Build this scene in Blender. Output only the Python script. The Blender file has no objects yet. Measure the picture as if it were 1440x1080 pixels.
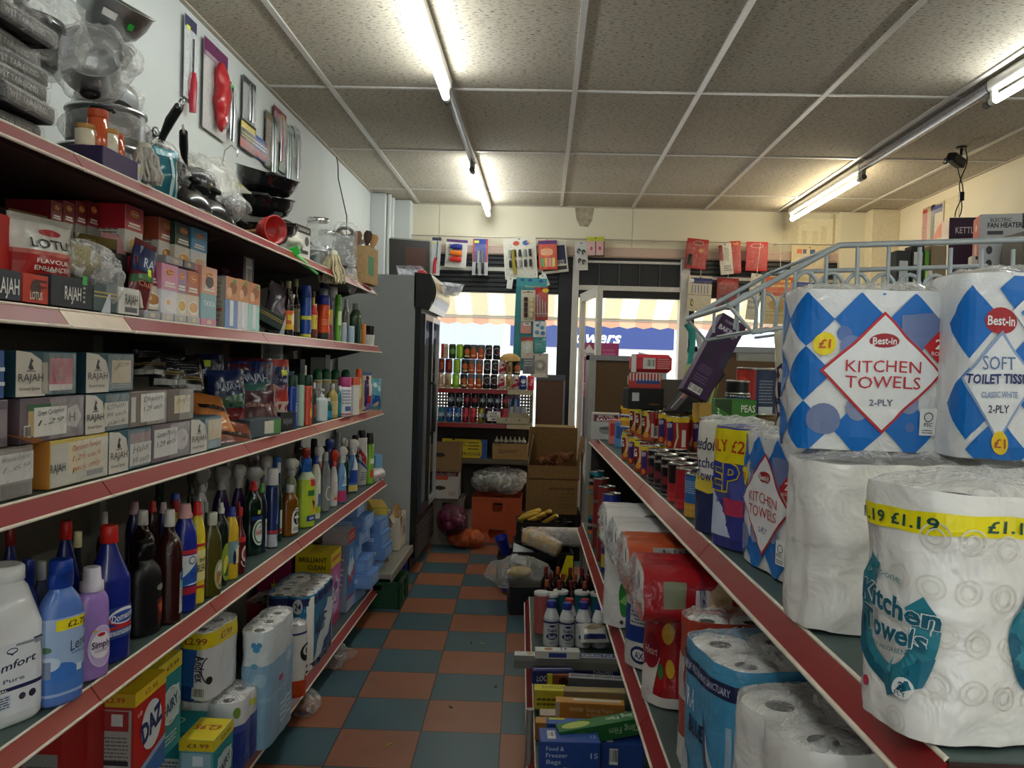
import bpy,bmesh,math,random
from mathutils import Vector,Matrix,Euler,noise
random.seed(7)
C = bpy.context.scene
COL = C.collection
PI = math.pi

# ---------------------------------------------------------------- camera
F_PX = 1189.28
EYE = Vector((0,0,1.4124))
YAW,PITCH,ROLL = 0.0357,-0.0226,0.0286
_f = Vector((-math.sin(YAW)*math.cos(PITCH),math.cos(YAW)*math.cos(PITCH),math.sin(PITCH)))
_r = Vector((math.cos(YAW),math.sin(YAW),0)); _u = _r.cross(_f)
R_,U_ = math.cos(ROLL)*_r + math.sin(ROLL)*_u,-math.sin(ROLL)*_r + math.cos(ROLL)*_u
cd = bpy.data.cameras.new('shop_camera'); cam = bpy.data.objects.new('shop_camera',cd); COL.objects.link(cam)
cd.sensor_width = 36; cd.lens = F_PX*36/1440; cd.clip_start = .02; cd.clip_end = 200
m = Matrix((R_,U_,-_f)).transposed().to_4x4(); m.translation = EYE
cam.matrix_world = m
C.camera = cam

# ---------------------------------------------------------------- exposure, world, sun
C.view_settings.view_transform = 'Standard'; C.view_settings.look = 'None'
C.view_settings.gamma = 1; C.view_settings.exposure = 1.35; C.view_settings.use_curve_mapping = False
C.cycles.use_denoising = True
C.cycles.max_bounces = 8; C.cycles.transparent_max_bounces = 24
C.cycles.sample_clamp_indirect = 6
W = bpy.data.worlds.new('sky'); C.world = W; W.use_nodes = True
_bg = W.node_tree.nodes['Background']
_bg.inputs[0].default_value = (.86,.93,1,1); _bg.inputs[1].default_value = 1.3
_sl = bpy.data.lights.new('sun','SUN'); _sl.energy = 2.4; _sl.angle = .01; _sl.color = (1,.95,.86)
sun = bpy.data.objects.new('sun',_sl); COL.objects.link(sun); sun.rotation_euler = (math.radians(38),0,math.radians(150))
TUBE_COOL,TUBE_WARM,TUBE_POWER = (.95,1,.965),(1,.86,.58),15.0

# ---------------------------------------------------------------- pixel rays to places in the shop
def ray(u,v): return _f + R_*((u-720)/F_PX) - U_*((v-540)/F_PX)
def onz(u,v,z): d = ray(u,v); return EYE + d*((z-EYE.z)/d.z)
def ony(u,v,y): d = ray(u,v); return EYE + d*((y-EYE.y)/d.y)
def onx(u,v,x): d = ray(u,v); return EYE + d*((x-EYE.x)/d.x)
def mpp(p): return (Vector(p)-EYE).dot(_f)/F_PX

# ---------------------------------------------------------------- materials
def lin(h):
 if not isinstance(h,str): return tuple(h[:3])
 h = h.lstrip('#'); h = ''.join(c*2 for c in h) if len(h) == 3 else h; o = []
 for i in (0,2,4):
  c = int(h[i:i+2],16)/255; o.append(c/12.92 if c <= .04045 else ((c+.055)/1.055)**2.4)
 return tuple(o)
_mats = {}
def P(col,rough=.45,metal=0.,coat=0.,trans=0.,emit=0.,var=.07,scale=45.,bump=0.,bscale=None,ior=1.45,alpha=1.):
 key = (col,rough,metal,coat,trans,emit,var,scale,bump,bscale,alpha)
 if key in _mats: return _mats[key]
 m = bpy.data.materials.new('mat_%s' % (str(col).strip('#'))); m.use_nodes = True
 nt = m.node_tree; b = nt.nodes['Principled BSDF']; c = lin(col)
 b.inputs['Base Color'].default_value = (*c,1); b.inputs['Roughness'].default_value = rough
 b.inputs['Metallic'].default_value = metal; b.inputs['Coat Weight'].default_value = coat; b.inputs['Coat Roughness'].default_value = .08
 b.inputs['Transmission Weight'].default_value = trans; b.inputs['IOR'].default_value = ior; b.inputs['Alpha'].default_value = alpha
 if emit: b.inputs['Emission Color'].default_value = (*c,1); b.inputs['Emission Strength'].default_value = emit
 if (var or bump) and not emit:
  tc = nt.nodes.new('ShaderNodeTexCoord'); nz = nt.nodes.new('ShaderNodeTexNoise')
  nt.links.new(tc.outputs['Object'],nz.inputs['Vector']); nz.inputs['Scale'].default_value = scale; nz.inputs['Detail'].default_value = 2
  if var:
   mx = nt.nodes.new('ShaderNodeMix'); mx.data_type = 'RGBA'
   mx.inputs[6].default_value = (*[max(0,x*(1-var*2)) for x in c],1); mx.inputs[7].default_value = (*[min(1,x*(1+var*2)) for x in c],1)
   nt.links.new(nz.outputs['Fac'],mx.inputs[0]); nt.links.new(mx.outputs[2],b.inputs['Base Color'])
  if bump:
   n2 = nt.nodes.new('ShaderNodeTexNoise'); n2.inputs['Scale'].default_value = bscale or scale; n2.inputs['Detail'].default_value = 3
   n2.inputs['Distortion'].default_value = .6
   nt.links.new(tc.outputs['Object'],n2.inputs['Vector'])
   bp = nt.nodes.new('ShaderNodeBump'); bp.inputs['Strength'].default_value = bump; bp.inputs['Distance'].default_value = .01
   nt.links.new(n2.outputs['Fac'],bp.inputs['Height']); nt.links.new(bp.outputs[0],b.inputs['Normal'])
   nt.links.new(bp.outputs[0],b.inputs['Coat Normal'])
 _mats[key] = m; return m
def film(col='#ffffff',lo=.06,hi=.5,rough=.12,scale=30.):  # clear plastic film: mostly see-through, glossy creases
 key = ('film',col,lo,hi,rough,scale)
 if key in _mats: return _mats[key]
 m = bpy.data.materials.new('clear_film'); m.use_nodes = True; nt = m.node_tree; N = nt.nodes; L = nt.links
 b = N['Principled BSDF']; b.inputs['Base Color'].default_value = (*lin(col),1); b.inputs['Roughness'].default_value = rough
 b.inputs['Specular IOR Level'].default_value = .9
 tc = N.new('ShaderNodeTexCoord'); nz = N.new('ShaderNodeTexNoise'); nz.inputs['Scale'].default_value = scale; nz.inputs['Detail'].default_value = 4; nz.inputs['Distortion'].default_value = 1.2
 L.new(tc.outputs['Object'],nz.inputs['Vector'])
 rp = N.new('ShaderNodeValToRGB'); rp.color_ramp.elements[0].position = .46; rp.color_ramp.elements[1].position = .72
 rp.color_ramp.elements[0].color = (lo,lo,lo,1); rp.color_ramp.elements[1].color = (hi,hi,hi,1)
 L.new(nz.outputs['Fac'],rp.inputs[0])
 bp = N.new('ShaderNodeBump'); bp.inputs['Strength'].default_value = .8; bp.inputs['Distance'].default_value = .01
 L.new(nz.outputs['Fac'],bp.inputs['Height']); L.new(bp.outputs[0],b.inputs['Normal'])
 lw = N.new('ShaderNodeLayerWeight'); lw.inputs[0].default_value = .25; L.new(bp.outputs[0],lw.inputs['Normal'])
 ad = N.new('ShaderNodeMath'); ad.operation = 'MAXIMUM'; ml = N.new('ShaderNodeMath'); ml.operation = 'MULTIPLY'; ml.inputs[1].default_value = .7
 L.new(lw.outputs['Facing'],ml.inputs[0]); L.new(ml.outputs[0],ad.inputs[0]); L.new(rp.outputs[0],ad.inputs[1])
 tr = N.new('ShaderNodeBsdfTransparent'); ms = N.new('ShaderNodeMixShader')
 L.new(ad.outputs[0],ms.inputs[0]); L.new(tr.outputs[0],ms.inputs[1]); L.new(b.outputs[0],ms.inputs[2])
 L.new(ms.outputs[0],N['Material Output'].inputs[0])
 _mats[key] = m; return m
def emitter(col,s):
 m = bpy.data.materials.new('lit_tube'); m.use_nodes = True; N = m.node_tree.nodes; N.remove(N['Principled BSDF'])
 e = N.new('ShaderNodeEmission'); e.inputs[0].default_value = (*col,1); e.inputs[1].default_value = s
 m.node_tree.links.new(e.outputs[0],N['Material Output'].inputs[0]); return m
STEEL = P('#b9bcbe',.28,1.); DULL = P('#8f9294',.42,.9); CHROME = P('#d8dadb',.12,1.)
WHITE = P('#e9e8e2',.4); BLACK = P('#121214',.35); CARD = P('#a98a62',.8,var=.1); KRAFT = P('#b39468',.85,var=.12)
INK = P('#17181c',.5); RED = P('#c01f24',.4); YEL = P('#f0d81e',.45); NAVY = P('#1b2560',.4)

# ---------------------------------------------------------------- mesh collector
def rotz(a): return Matrix.Rotation(a,4,'Z')
def sup(t,n):  # unit superellipse point at angle t
 c,s = math.cos(t),math.sin(t); k = (abs(c)**n+abs(s)**n)**(-1/n); return c*k,s*k
def catmull(secs,k=4):
 out = []; n = len(secs)
 for i in range(n-1):
  p0,p1,p2,p3 = secs[max(i-1,0)],secs[i],secs[i+1],secs[min(i+2,n-1)]
  for j in range(k):
   t = j/k; out.append(tuple(min(max(.5*((2*b)+(c-a)*t+(2*a-5*b+4*c-d)*t*t+(3*b-a-3*c+d)*t**3),min(b,c)),max(b,c)) for a,b,c,d in zip(p0,p1,p2,p3)))
 out.append(tuple(secs[-1])); return out
_box_cache = {}
def _bevbox(w,d,h,b,seg):
 k = (round(w,4),round(d,4),round(h,4),b,seg)
 if k not in _box_cache:
  bm = bmesh.new(); bmesh.ops.create_cube(bm,size=1)
  for v in bm.verts: v.co = Vector((v.co.x*w,v.co.y*d,(v.co.z+.5)*h))
  if b > 0: bmesh.ops.bevel(bm,geom=list(bm.edges),offset=min(b,.3*min(w,d,h)),segments=seg,profile=.5,affect='EDGES')
  bm.verts.index_update()
  _box_cache[k] = ([v.co.copy() for v in bm.verts],[[v.index for v in f.verts] for f in bm.faces],[f.normal.copy() for f in bm.faces]); bm.free()
 return _box_cache[k]
class MB:
 def __init__(s): s.v = []; s.f = []; s.mi = []; s.sm = []; s.mats = []
 def m(s,mat):
  if mat not in s.mats: s.mats.append(mat)
  return s.mats.index(mat)
 def add(s,vs,fs,mat,smooth=False,X=None):
  o = len(s.v); i = s.m(mat)
  s.v += [tuple(X @ Vector(v)) if X else tuple(v) for v in vs]
  for f in fs: s.f.append([o+k for k in f]); s.mi.append(i); s.sm.append(smooth)
 def box(s,w,d,h,mat,X=None,b=.0015,seg=1,sides=None):  # base centre at the origin; sides: {'top','front','back','left','right','bottom': material}
  vs,fs,ns = _bevbox(w,d,h,b,seg)
  if not sides: s.add(vs,fs,mat,False,X); return s
  o = len(s.v); s.v += [tuple(X @ v) if X else tuple(v) for v in vs]
  for f,n in zip(fs,ns):
   mm = mat
   for k,ax in (('top',(0,0,1)),('bottom',(0,0,-1)),('front',(0,-1,0)),('back',(0,1,0)),('left',(-1,0,0)),('right',(1,0,0))):
    if k in sides and n.dot(Vector(ax)) > .9: mm = sides[k]
   s.f.append([o+k for k in f]); s.mi.append(s.m(mm)); s.sm.append(False)
  return s
 def cbox(s,x0,y0,z0,x1,y1,z1,mat,X=None,b=.0): 
  T = Matrix.Translation(((x0+x1)/2,(y0+y1)/2,z0)); return s.box(abs(x1-x0),abs(y1-y0),abs(z1-z0),mat,(X @ T) if X else T,b)
 def loft(s,secs,mat,seg=24,caps=(True,True),X=None,disp=None,smooth=True,band=None):  # secs: (z, rx, ry, n, ox, oy)
  vs = []; fs = []
  for q in secs:
   z,rx,ry = q[:3]; n = q[3] if len(q) > 3 else 2; ox = q[4] if len(q) > 4 else 0; oy = q[5] if len(q) > 5 else 0
   for i in range(seg):
    a,c = sup(2*PI*i/seg,n); p = Vector((ox+rx*a,oy+ry*c,z))
    if disp: p = disp(p)
    vs.append(p)
  for j in range(len(secs)-1):
   for i in range(seg):
    k = (i+1) % seg; fs.append([j*seg+i,j*seg+k,(j+1)*seg+k,(j+1)*seg+i])
  s.add(vs,fs,mat,smooth,X)
  if caps[0]: s.add(vs[:seg],[list(range(seg))[::-1]],mat,False,X)
  if caps[1]: s.add(vs[-seg:],[list(range(seg))],mat,False,X)
  return s
 def lathe(s,prof,mat,seg=24,X=None,caps=(True,True),smooth=True):
  return s.loft([(z,max(r,1e-4),max(r,1e-4),2) for r,z in prof],mat,seg,caps,X,smooth=smooth)
 def tube(s,pts,r,mat,seg=8,closed=False,X=None,taper=None):
  pts = [Vector(p) for p in pts]; n = len(pts); vs = []; fs = []; up = None
  for i,p in enumerate(pts):
   a = pts[i-1] if (i or closed) else p; b = pts[(i+1) % n] if (i < n-1 or closed) else p
   t = (b-a).normalized() if (b-a).length > 1e-9 else Vector((0,0,1))
   if up is None: up = Vector((0,0,1)) if abs(t.z) < .9 else Vector((1,0,0))
   x = up.cross(t); x = x.normalized() if x.length > 1e-6 else Vector((1,0,0)).cross(t).normalized(); y = t.cross(x); up = y
   rr = r if not taper else r*taper[i]
   for k in range(seg): vs.append(p+x*rr*math.cos(2*PI*k/seg)+y*rr*math.sin(2*PI*k/seg))
  for j in range(n if closed else n-1):
   for k in range(seg): fs.append([j*seg+k,j*seg+(k+1) % seg,((j+1) % n)*seg+(k+1) % seg,((j+1) % n)*seg+k])
  s.add(vs,fs,mat,True,X)
  if not closed: s.add(vs[:seg],[list(range(seg))[::-1]],mat,False,X); s.add(vs[-seg:],[list(range(seg))],mat,False,X)
  return s
 def prism(s,poly,d0,d1,mat,X=None):  # polygon in x,z extruded along y
  n = len(poly); vs = [(x,d0,z) for x,z in poly]+[(x,d1,z) for x,z in poly]
  fs = [list(range(n)),list(range(n,2*n))[::-1]]+[[i,i+n,(i+1) % n+n,(i+1) % n] for i in range(n)]
  s.add(vs,fs,mat,False,X); return s
 def grid(s,fn,nu,nv,mat,X=None,smooth=True):
  vs = [fn(i/nu,j/nv) for j in range(nv+1) for i in range(nu+1)]
  fs = [[j*(nu+1)+i,j*(nu+1)+i+1,(j+1)*(nu+1)+i+1,(j+1)*(nu+1)+i] for j in range(nv) for i in range(nu)]
  s.add(vs,fs,mat,smooth,X); return s
 def ball(s,c,r,mat,sub=2,sc=(1,1,1),amp=0.,fr=8.,X=None):
  bm = bmesh.new(); bmesh.ops.create_icosphere(bm,subdivisions=sub,radius=1); bm.verts.index_update()
  vs = []
  for q in bm.verts:
   p = Vector((q.co.x*sc[0],q.co.y*sc[1],q.co.z*sc[2]))*r
   if amp: p *= 1+amp*noise.noise((p+Vector(c))*fr)+amp*.5*noise.noise((p+Vector(c))*fr*2.7)
   vs.append(p+Vector(c))
  s.add(vs,[[q.index for q in f.verts] for f in bm.faces],mat,True,X); bm.free(); return s
 # ---- flat print (rectangles, ellipses, outlines, words) laid on a surface S(u, v, d)
 def shape(s,S,pts,mat,d=.0005):
  if S.step: vs,fs = tess(pts,S.step)
  else: vs,fs = [Vector((*p,0)) for p in pts],[list(range(len(pts)))]
  s.add([S(p[0],p[1],d) for p in vs],fs,mat,False)
 def rect(s,S,u,v,w,h,mat,d=.0005,rot=0):
  c,q = math.cos(math.radians(rot)),math.sin(math.radians(rot))
  s.shape(S,[(u+x*c-y*q,v+x*q+y*c) for x,y in ((-w/2,-h/2),(w/2,-h/2),(w/2,h/2),(-w/2,h/2))],mat,d)
 def ell(s,S,u,v,w,h,mat,d=.0005,n=20,rot=0):
  c,q = math.cos(math.radians(rot)),math.sin(math.radians(rot)); pts = [(w/2*math.cos(2*PI*i/n),h/2*math.sin(2*PI*i/n)) for i in range(n)]
  s.shape(S,[(u+x*c-y*q,v+x*q+y*c) for x,y in pts],mat,d)
 def ring(s,S,u,v,w,h,t,mat,d=.0006,n=28,a0=0,a1=360):
  vs = []; k = n+1
  for i in range(k):
   a = math.radians(a0+(a1-a0)*i/n)
   vs += [S(u+w/2*math.cos(a),v+h/2*math.sin(a),d),S(u+(w/2-t)*math.cos(a),v+(h/2-t)*math.sin(a),d)]
  s.add(vs,[[2*i,2*i+2,2*i+3,2*i+1] for i in range(n)],mat)
 def line(s,S,a,b,t,mat,d=.0007):
  a,b = Vector(a),Vector(b); n = (b-a).normalized()*t/2; p = Vector((-n.y,n.x))
  s.shape(S,[tuple(a-n-p),tuple(b+n-p),tuple(b+n+p),tuple(a-n+p)],mat,d)
 def word(s,S,txt,u,v,h,mat,w=None,d=.001,rot=0,bold=.012,shear=0.,align=0):
  vs,fs,(x0,x1) = glyphs(txt,bold,shear); k = h/.7; kx = k if w is None else w/max(x1-x0,1e-6)
  c,q = math.cos(math.radians(rot)),math.sin(math.radians(rot)); off = (x0+x1)/2 if align == 0 else (x0 if align < 0 else x1)
  if S.step: pass
  out = []
  for x,y in vs:
   X,Y = (x-off)*kx,(y-.35)*k; out.append(S(u+X*c-Y*q,v+X*q+Y*c,d))
  s.add(out,fs,mat)
 def scribble(s,S,u,v,w,h,rows,mat,d=.0008,t=None,gap=.25):  # rows of illegible small print as thin dashes
  rnd = random.Random(int(abs(u*9973+v*7919+w*1e4)) % 99991)
  for j in range(rows):
   y = v+h/2-h*(j+.5)/rows; x = u-w/2; tt = t or h/rows*.45
   while x < u+w/2-tt:
    l = min(rnd.uniform(.06,.2)*w,u+w/2-x); s.rect(S,x+l/2,y,l,tt,mat,d); x += l+gap*w*.12
 def build(s,name,parent=None,label=None,cat=None,group=None,kind=None,loc=None,rot=None):
  me = bpy.data.meshes.new(name); me.from_pydata(s.v,[],s.f); 
  for q in s.mats: me.materials.append(q)
  me.polygons.foreach_set('material_index',s.mi); me.polygons.foreach_set('use_smooth',s.sm); me.update()
  o = bpy.data.objects.new(name,me); COL.objects.link(o)
  if parent: o.parent = parent
  if loc is not None: o.location = loc
  if rot is not None: o.rotation_euler = rot if hasattr(rot,'__len__') else (0,0,rot)
  tag(o,label,cat,group,kind); return o
def tess(pts,step):
 bm = bmesh.new(); bm.faces.new([bm.verts.new((p[0],p[1],0)) for p in pts])
 for ax in (0,1):
  lo = min(p[ax] for p in pts); hi = max(p[ax] for p in pts); st = step if ax == 0 else step*2.5; k = math.floor(lo/st)+1
  while k*st < hi-1e-6 and k < 10000:
   no = Vector((1,0,0)) if ax == 0 else Vector((0,1,0))
   bmesh.ops.bisect_plane(bm,geom=list(bm.verts)+list(bm.edges)+list(bm.faces),dist=1e-7,plane_co=no*k*st,plane_no=no); k += 1
 bm.verts.index_update(); r = [v.co.copy() for v in bm.verts],[[v.index for v in f.verts] for f in bm.faces]; bm.free(); return r
_gl = {}
def glyphs(txt,bold=.012,shear=0.):
 k = (txt,bold,shear)
 if k not in _gl:
  cu = bpy.data.curves.new('t','FONT'); cu.body = txt; cu.resolution_u = 2; cu.offset = bold; cu.shear = shear; cu.fill_mode = 'FRONT'
  o = bpy.data.objects.new('t',cu); me = o.to_mesh()
  vs = [(v.co.x,v.co.y) for v in me.vertices]; fs = [list(p.vertices) for p in me.polygons]
  o.to_mesh_clear(); bpy.data.objects.remove(o); bpy.data.curves.remove(cu)
  xs = [v[0] for v in vs] or [0,1]; _gl[k] = (vs,fs,(min(xs),max(xs)))
 return _gl[k]
class Flat:  # a flat face: centre, right, up
 step = 0
 def __init__(s,o,u,v): s.o,s.u,s.v = Vector(o),Vector(u).normalized(),Vector(v).normalized(); s.n = s.u.cross(s.v)
 def __call__(s,u,v,d=0): return s.o+s.u*u+s.v*v+s.n*d
class Wrap:  # around a lofted body: u = distance round from the front (-y), v = height
 def __init__(s,secs,step=.006,ang=0.,disp=None):
  s.secs = secs; s.step = step; s.disp = disp; q = max(secs,key=lambda a: a[1]); n = q[3] if len(q) > 3 else 2; N = 240; s.tab = [(0.,0.)]; L = 0
  for sgn in (1,-1):
   L = 0; pr = None; lst = []
   for i in range(N+1):
    t = -PI/2+ang+sgn*PI*i/N; a,c = sup(t,n); p = Vector((q[1]*a,q[2]*c))
    if pr is not None: L += (p-pr).length
    pr = p; lst.append((sgn*L,t))
   if sgn == 1: s.pos = lst
   else: s.neg = lst
 def th(s,u):
  lst = s.pos if u >= 0 else s.neg; a = abs(u); lo,hi = 0,len(lst)-1
  while hi-lo > 1:
   md = (lo+hi)//2
   if abs(lst[md][0]) <= a: lo = md
   else: hi = md
  a0,a1 = abs(lst[lo][0]),abs(lst[hi][0]); k = 0 if a1 <= a0 else (a-a0)/(a1-a0); return lst[lo][1]+(lst[hi][1]-lst[lo][1])*min(k,1)
 def __call__(s,u,v,d=0):
  S = s.secs; t = s.th(u); j = 0
  while j < len(S)-2 and S[j+1][0] < v: j += 1
  a,b = S[j],S[j+1]; k = 0 if b[0] <= a[0] else max(0,min(1,(v-a[0])/(b[0]-a[0])))
  g = lambda i,df: (a[i]+(b[i]-a[i])*k) if len(a) > i else df
  rx,ry,n,ox,oy = g(1,0),g(2,0),g(3,2),g(4,0),g(5,0)
  cx,sx = sup(t,n); p = Vector((ox+rx*cx,oy+ry*sx,v))
  nn = Vector((math.copysign(abs(cx)**(n-1),cx)/max(rx,1e-5),math.copysign(abs(sx)**(n-1),sx)/max(ry,1e-5),0)).normalized()
  if s.disp: p = s.disp(p)
  return p+nn*d
def tag(o,label=None,cat=None,group=None,kind=None):
 if label: o['label'] = label
 if cat: o['category'] = cat
 if group: o['group'] = group
 if kind: o['kind'] = kind
 return o
def T(name,label,cat,loc=(0,0,0),rot=0,group=None):
 o = bpy.data.objects.new(name,None); COL.objects.link(o); o.location = loc; o.empty_display_size = .05
 o.rotation_euler = rot if hasattr(rot,'__len__') else (0,0,rot); return tag(o,label,cat,group)
def clone(root,loc,rot,label,group=None):
 r = root.copy(); COL.objects.link(r); r.location = loc; r.rotation_euler = rot if hasattr(rot,'__len__') else (0,0,rot); r['label'] = label
 if group: r['group'] = group
 for ch in list(root.children):
  c = ch.copy(); COL.objects.link(c); c.parent = r
  for g in list(ch.children): d = g.copy(); COL.objects.link(d); d.parent = c
 return r
def struct(mb,name,parent=None): return mb.build(name,parent,kind=None if parent else 'structure')
# ================================================================ ROOM
XL,XR,YF,YB,ZC = -1.41,2.84,7.15,-4.6,2.7526
def floor_mat():
 m = bpy.data.materials.new('checker_vinyl'); m.use_nodes = True; nt = m.node_tree; N = nt.nodes; L = nt.links; b = N['Principled BSDF']
 tc = N.new('ShaderNodeTexCoord'); mp = N.new('ShaderNodeMapping'); mp.inputs['Scale'].default_value = (1/.305,1/.305,1); L.new(tc.outputs['Object'],mp.inputs[0])
 ck = N.new('ShaderNodeTexChecker'); ck.inputs['Scale'].default_value = 1
 mp2 = N.new('ShaderNodeMapping'); mp2.inputs['Location'].default_value = (0,0,.5); L.new(mp.outputs[0],mp2.inputs[0]); L.new(mp2.outputs[0],ck.inputs[0])
 nz = N.new('ShaderNodeTexNoise'); nz.inputs['Scale'].default_value = 6; nz.inputs['Detail'].default_value = 6; L.new(tc.outputs['Object'],nz.inputs[0])
 def two(a,c):
  mx = N.new('ShaderNodeMix'); mx.data_type = 'RGBA'; mx.inputs[6].default_value = (*lin(a),1); mx.inputs[7].default_value = (*lin(c),1); L.new(nz.outputs[0],mx.inputs[0]); return mx.outputs[2]
 L.new(two('#85503a','#ab7052'),ck.inputs[2]); L.new(two('#34505c','#50707c'),ck.inputs[1])
 sx = N.new('ShaderNodeSeparateXYZ'); L.new(mp.outputs[0],sx.inputs[0]); es = []
 for i in (0,1):
  f = N.new('ShaderNodeMath'); f.operation = 'FRACT'; L.new(sx.outputs[i],f.inputs[0])
  s = N.new('ShaderNodeMath'); s.operation = 'SUBTRACT'; s.inputs[1].default_value = .5; L.new(f.outputs[0],s.inputs[0])
  a = N.new('ShaderNodeMath'); a.operation = 'ABSOLUTE'; L.new(s.outputs[0],a.inputs[0])
  g = N.new('ShaderNodeMath'); g.operation = 'GREATER_THAN'; g.inputs[1].default_value = .4925; L.new(a.outputs[0],g.inputs[0]); es.append(g)
 mm = N.new('ShaderNodeMath'); mm.operation = 'MAXIMUM'; L.new(es[0].outputs[0],mm.inputs[0]); L.new(es[1].outputs[0],mm.inputs[1])
 mx = N.new('ShaderNodeMix'); mx.data_type = 'RGBA'; L.new(mm.outputs[0],mx.inputs[0]); L.new(ck.outputs[0],mx.inputs[6]); mx.inputs[7].default_value = (*lin('#2a211d'),1)
 L.new(mx.outputs[2],b.inputs['Base Color'])
 rr = N.new('ShaderNodeMapRange'); rr.inputs[3].default_value = .25; rr.inputs[4].default_value = .5; L.new(nz.outputs[0],rr.inputs[0]); L.new(rr.outputs[0],b.inputs['Roughness'])
 return m
fb = MB(); fb.add([(-4,-7,0),(5,-7,0),(5,3.6,0),(-4,3.6,0)],[[0,1,2,3]],floor_mat())
fl = fb.build('floor',kind='structure',loc=(-.7518,4.1036,0),rot=.024)
def tile_mat():
 m = bpy.data.materials.new('fissured_tile'); m.use_nodes = True; nt = m.node_tree; N = nt.nodes; L = nt.links; b = N['Principled BSDF']; b.inputs['Roughness'].default_value = .9
 tc = N.new('ShaderNodeTexCoord'); mp = N.new('ShaderNodeMapping'); mp.inputs['Scale'].default_value = (45,110,45); L.new(tc.outputs['Object'],mp.inputs[0])
 nz = N.new('ShaderNodeTexNoise'); nz.inputs['Scale'].default_value = 1; nz.inputs['Detail'].default_value = 3; nz.inputs['Roughness'].default_value = .7; L.new(mp.outputs[0],nz.inputs[0])
 rp = N.new('ShaderNodeValToRGB'); e = rp.color_ramp.elements; e[0].position = .34; e[0].color = (*lin('#4a443a'),1); e[1].position = .46; e[1].color = (*lin('#beb6a6'),1); L.new(nz.outputs[0],rp.inputs[0])
 n2 = N.new('ShaderNodeTexNoise'); n2.inputs['Scale'].default_value = 1.3; n2.inputs['Detail'].default_value = 3; L.new(tc.outputs['Object'],n2.inputs[0])
 r2 = N.new('ShaderNodeValToRGB'); q = r2.color_ramp.elements; q[0].position = .3; q[0].color = (.86,.84,.8,1); q[1].position = .7; q[1].color = (1,1,1,1); L.new(n2.outputs[0],r2.inputs[0])
 mx = N.new('ShaderNodeMix'); mx.data_type = 'RGBA'; mx.blend_type = 'MULTIPLY'; mx.inputs[0].default_value = 1; L.new(rp.outputs[0],mx.inputs[6]); L.new(r2.outputs[0],mx.inputs[7])
 L.new(mx.outputs[2],b.inputs['Base Color'])
 bp = N.new('ShaderNodeBump'); bp.inputs['Strength'].default_value = .6; bp.inputs['Distance'].default_value = .004; L.new(nz.outputs[0],bp.inputs['Height']); L.new(bp.outputs[0],b.inputs['Normal'])
 return m
cb = MB(); cb.cbox(XL-.1,YB-.1,ZC+.004,XR+.1,YF+.1,ZC+.06,tile_mat())
ceiling = struct(cb,'ceiling')
BAR = P('#cfccc6',.35,.25); gb = MB(); CX0,CY0 = .1165,4.1558
xs = [CX0+.6*k for k in range(-2,5)]; ys = [CY0+1.2*k for k in range(-4,3)]
for x in xs: gb.cbox(x-.0125,YB,ZC-.004,x+.0125,YF,ZC+.004,BAR)
for y in ys: gb.cbox(XL,y-.0095,ZC-.003,XR,y+.0095,ZC+.004,BAR)
ANG = P('#b5ad9d',.6)
gb.cbox(XL,YB,ZC-.004,XL+.02,YF,ZC+.004,ANG); gb.cbox(XR-.02,YB,ZC-.004,XR,YF,ZC+.004,ANG); gb.cbox(XL,YF-.02,ZC-.004,XR,YF,ZC+.004,ANG)
struct(gb,'ceiling_grid',ceiling)
PAINT = P('#c9cecd',.6,var=.04,scale=3); CREAM = P('#dbd5bf',.6,var=.05,scale=2.5)
w = MB(); w.cbox(XL-.12,YB-.1,0,XL,YF+.1,ZC+.01,PAINT); struct(w,'wall_left')
w = MB(); w.cbox(XR,YB-.1,0,XR+.12,YF+.1,ZC+.01,P('#e2d9c2',.6,var=.05,scale=2.5)); struct(w,'wall_right')
w = MB(); w.cbox(XL,YB-.1,0,XR,YB,ZC,PAINT); struct(w,'wall_back')
# front wall: fascia panels over the shopfront, boxed columns at both corners
w = MB(); ZF = 2.42
fx = [XL,XL+.5,ony(890,300,YF).x,ony(1170,300,YF).x,XR]
for a,b_ in zip(fx,fx[1:]): w.cbox(a+.0015,YF,ZF,b_-.0015,YF+.1,ZC,CREAM)
w.cbox(XL,YF+.02,ZF,XR,YF+.11,ZC,P('#7d765f',.8))
st = P('#a59a86',.9,var=.25,scale=30)
S = Flat((0,YF,0),(1,0,0),(0,0,1)); c = ony(823,293,YF)
w.shape(S,[(c.x-.085,ZC-.005),(c.x-.07,ZC-.1),(c.x-.04,ZC-.16),(c.x+.03,ZC-.165),(c.x+.06,ZC-.11),(c.x+.075,ZC-.005)],st,.0015)
w.rect(S,ony(1150,340,YF).x,2.55,.34,.3,P('#e4dcc0',.7),.002); w.rect(S,ony(1172,340,YF).x,2.56,.02,.36,P('#bdb391',.7),.003)
for uu in (1104,1118,1131,1146,1158): w.rect(S,ony(uu,330,YF).x,2.55+.02*(uu % 5-2),.045,.14,P('#d8cfae',.8),.003)
struct(w,'wall_front')
w = MB(); w.cbox(XL,YF-.42,.0,XL+.12,YF,ZC,PAINT,b=.004); w.cbox(XL,YF-.16,0,XL+.28,YF,ZC,PAINT,b=.004)
for yy in (YF-.36,YF-.22): w.tube([(XL+.14,yy,1.9),(XL+.14,yy,ZC)],.018,PAINT)
struct(w,'trim_1')
w = MB(); w.cbox(XR-.42,YF-.05,0,XR,YF,ZC,CREAM,b=.004); w.cbox(XR-.22,YF-.2,0,XR,YF-.05,ZC,P('#d9cfb4',.6),b=.004); struct(w,'trim_2')
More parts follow.
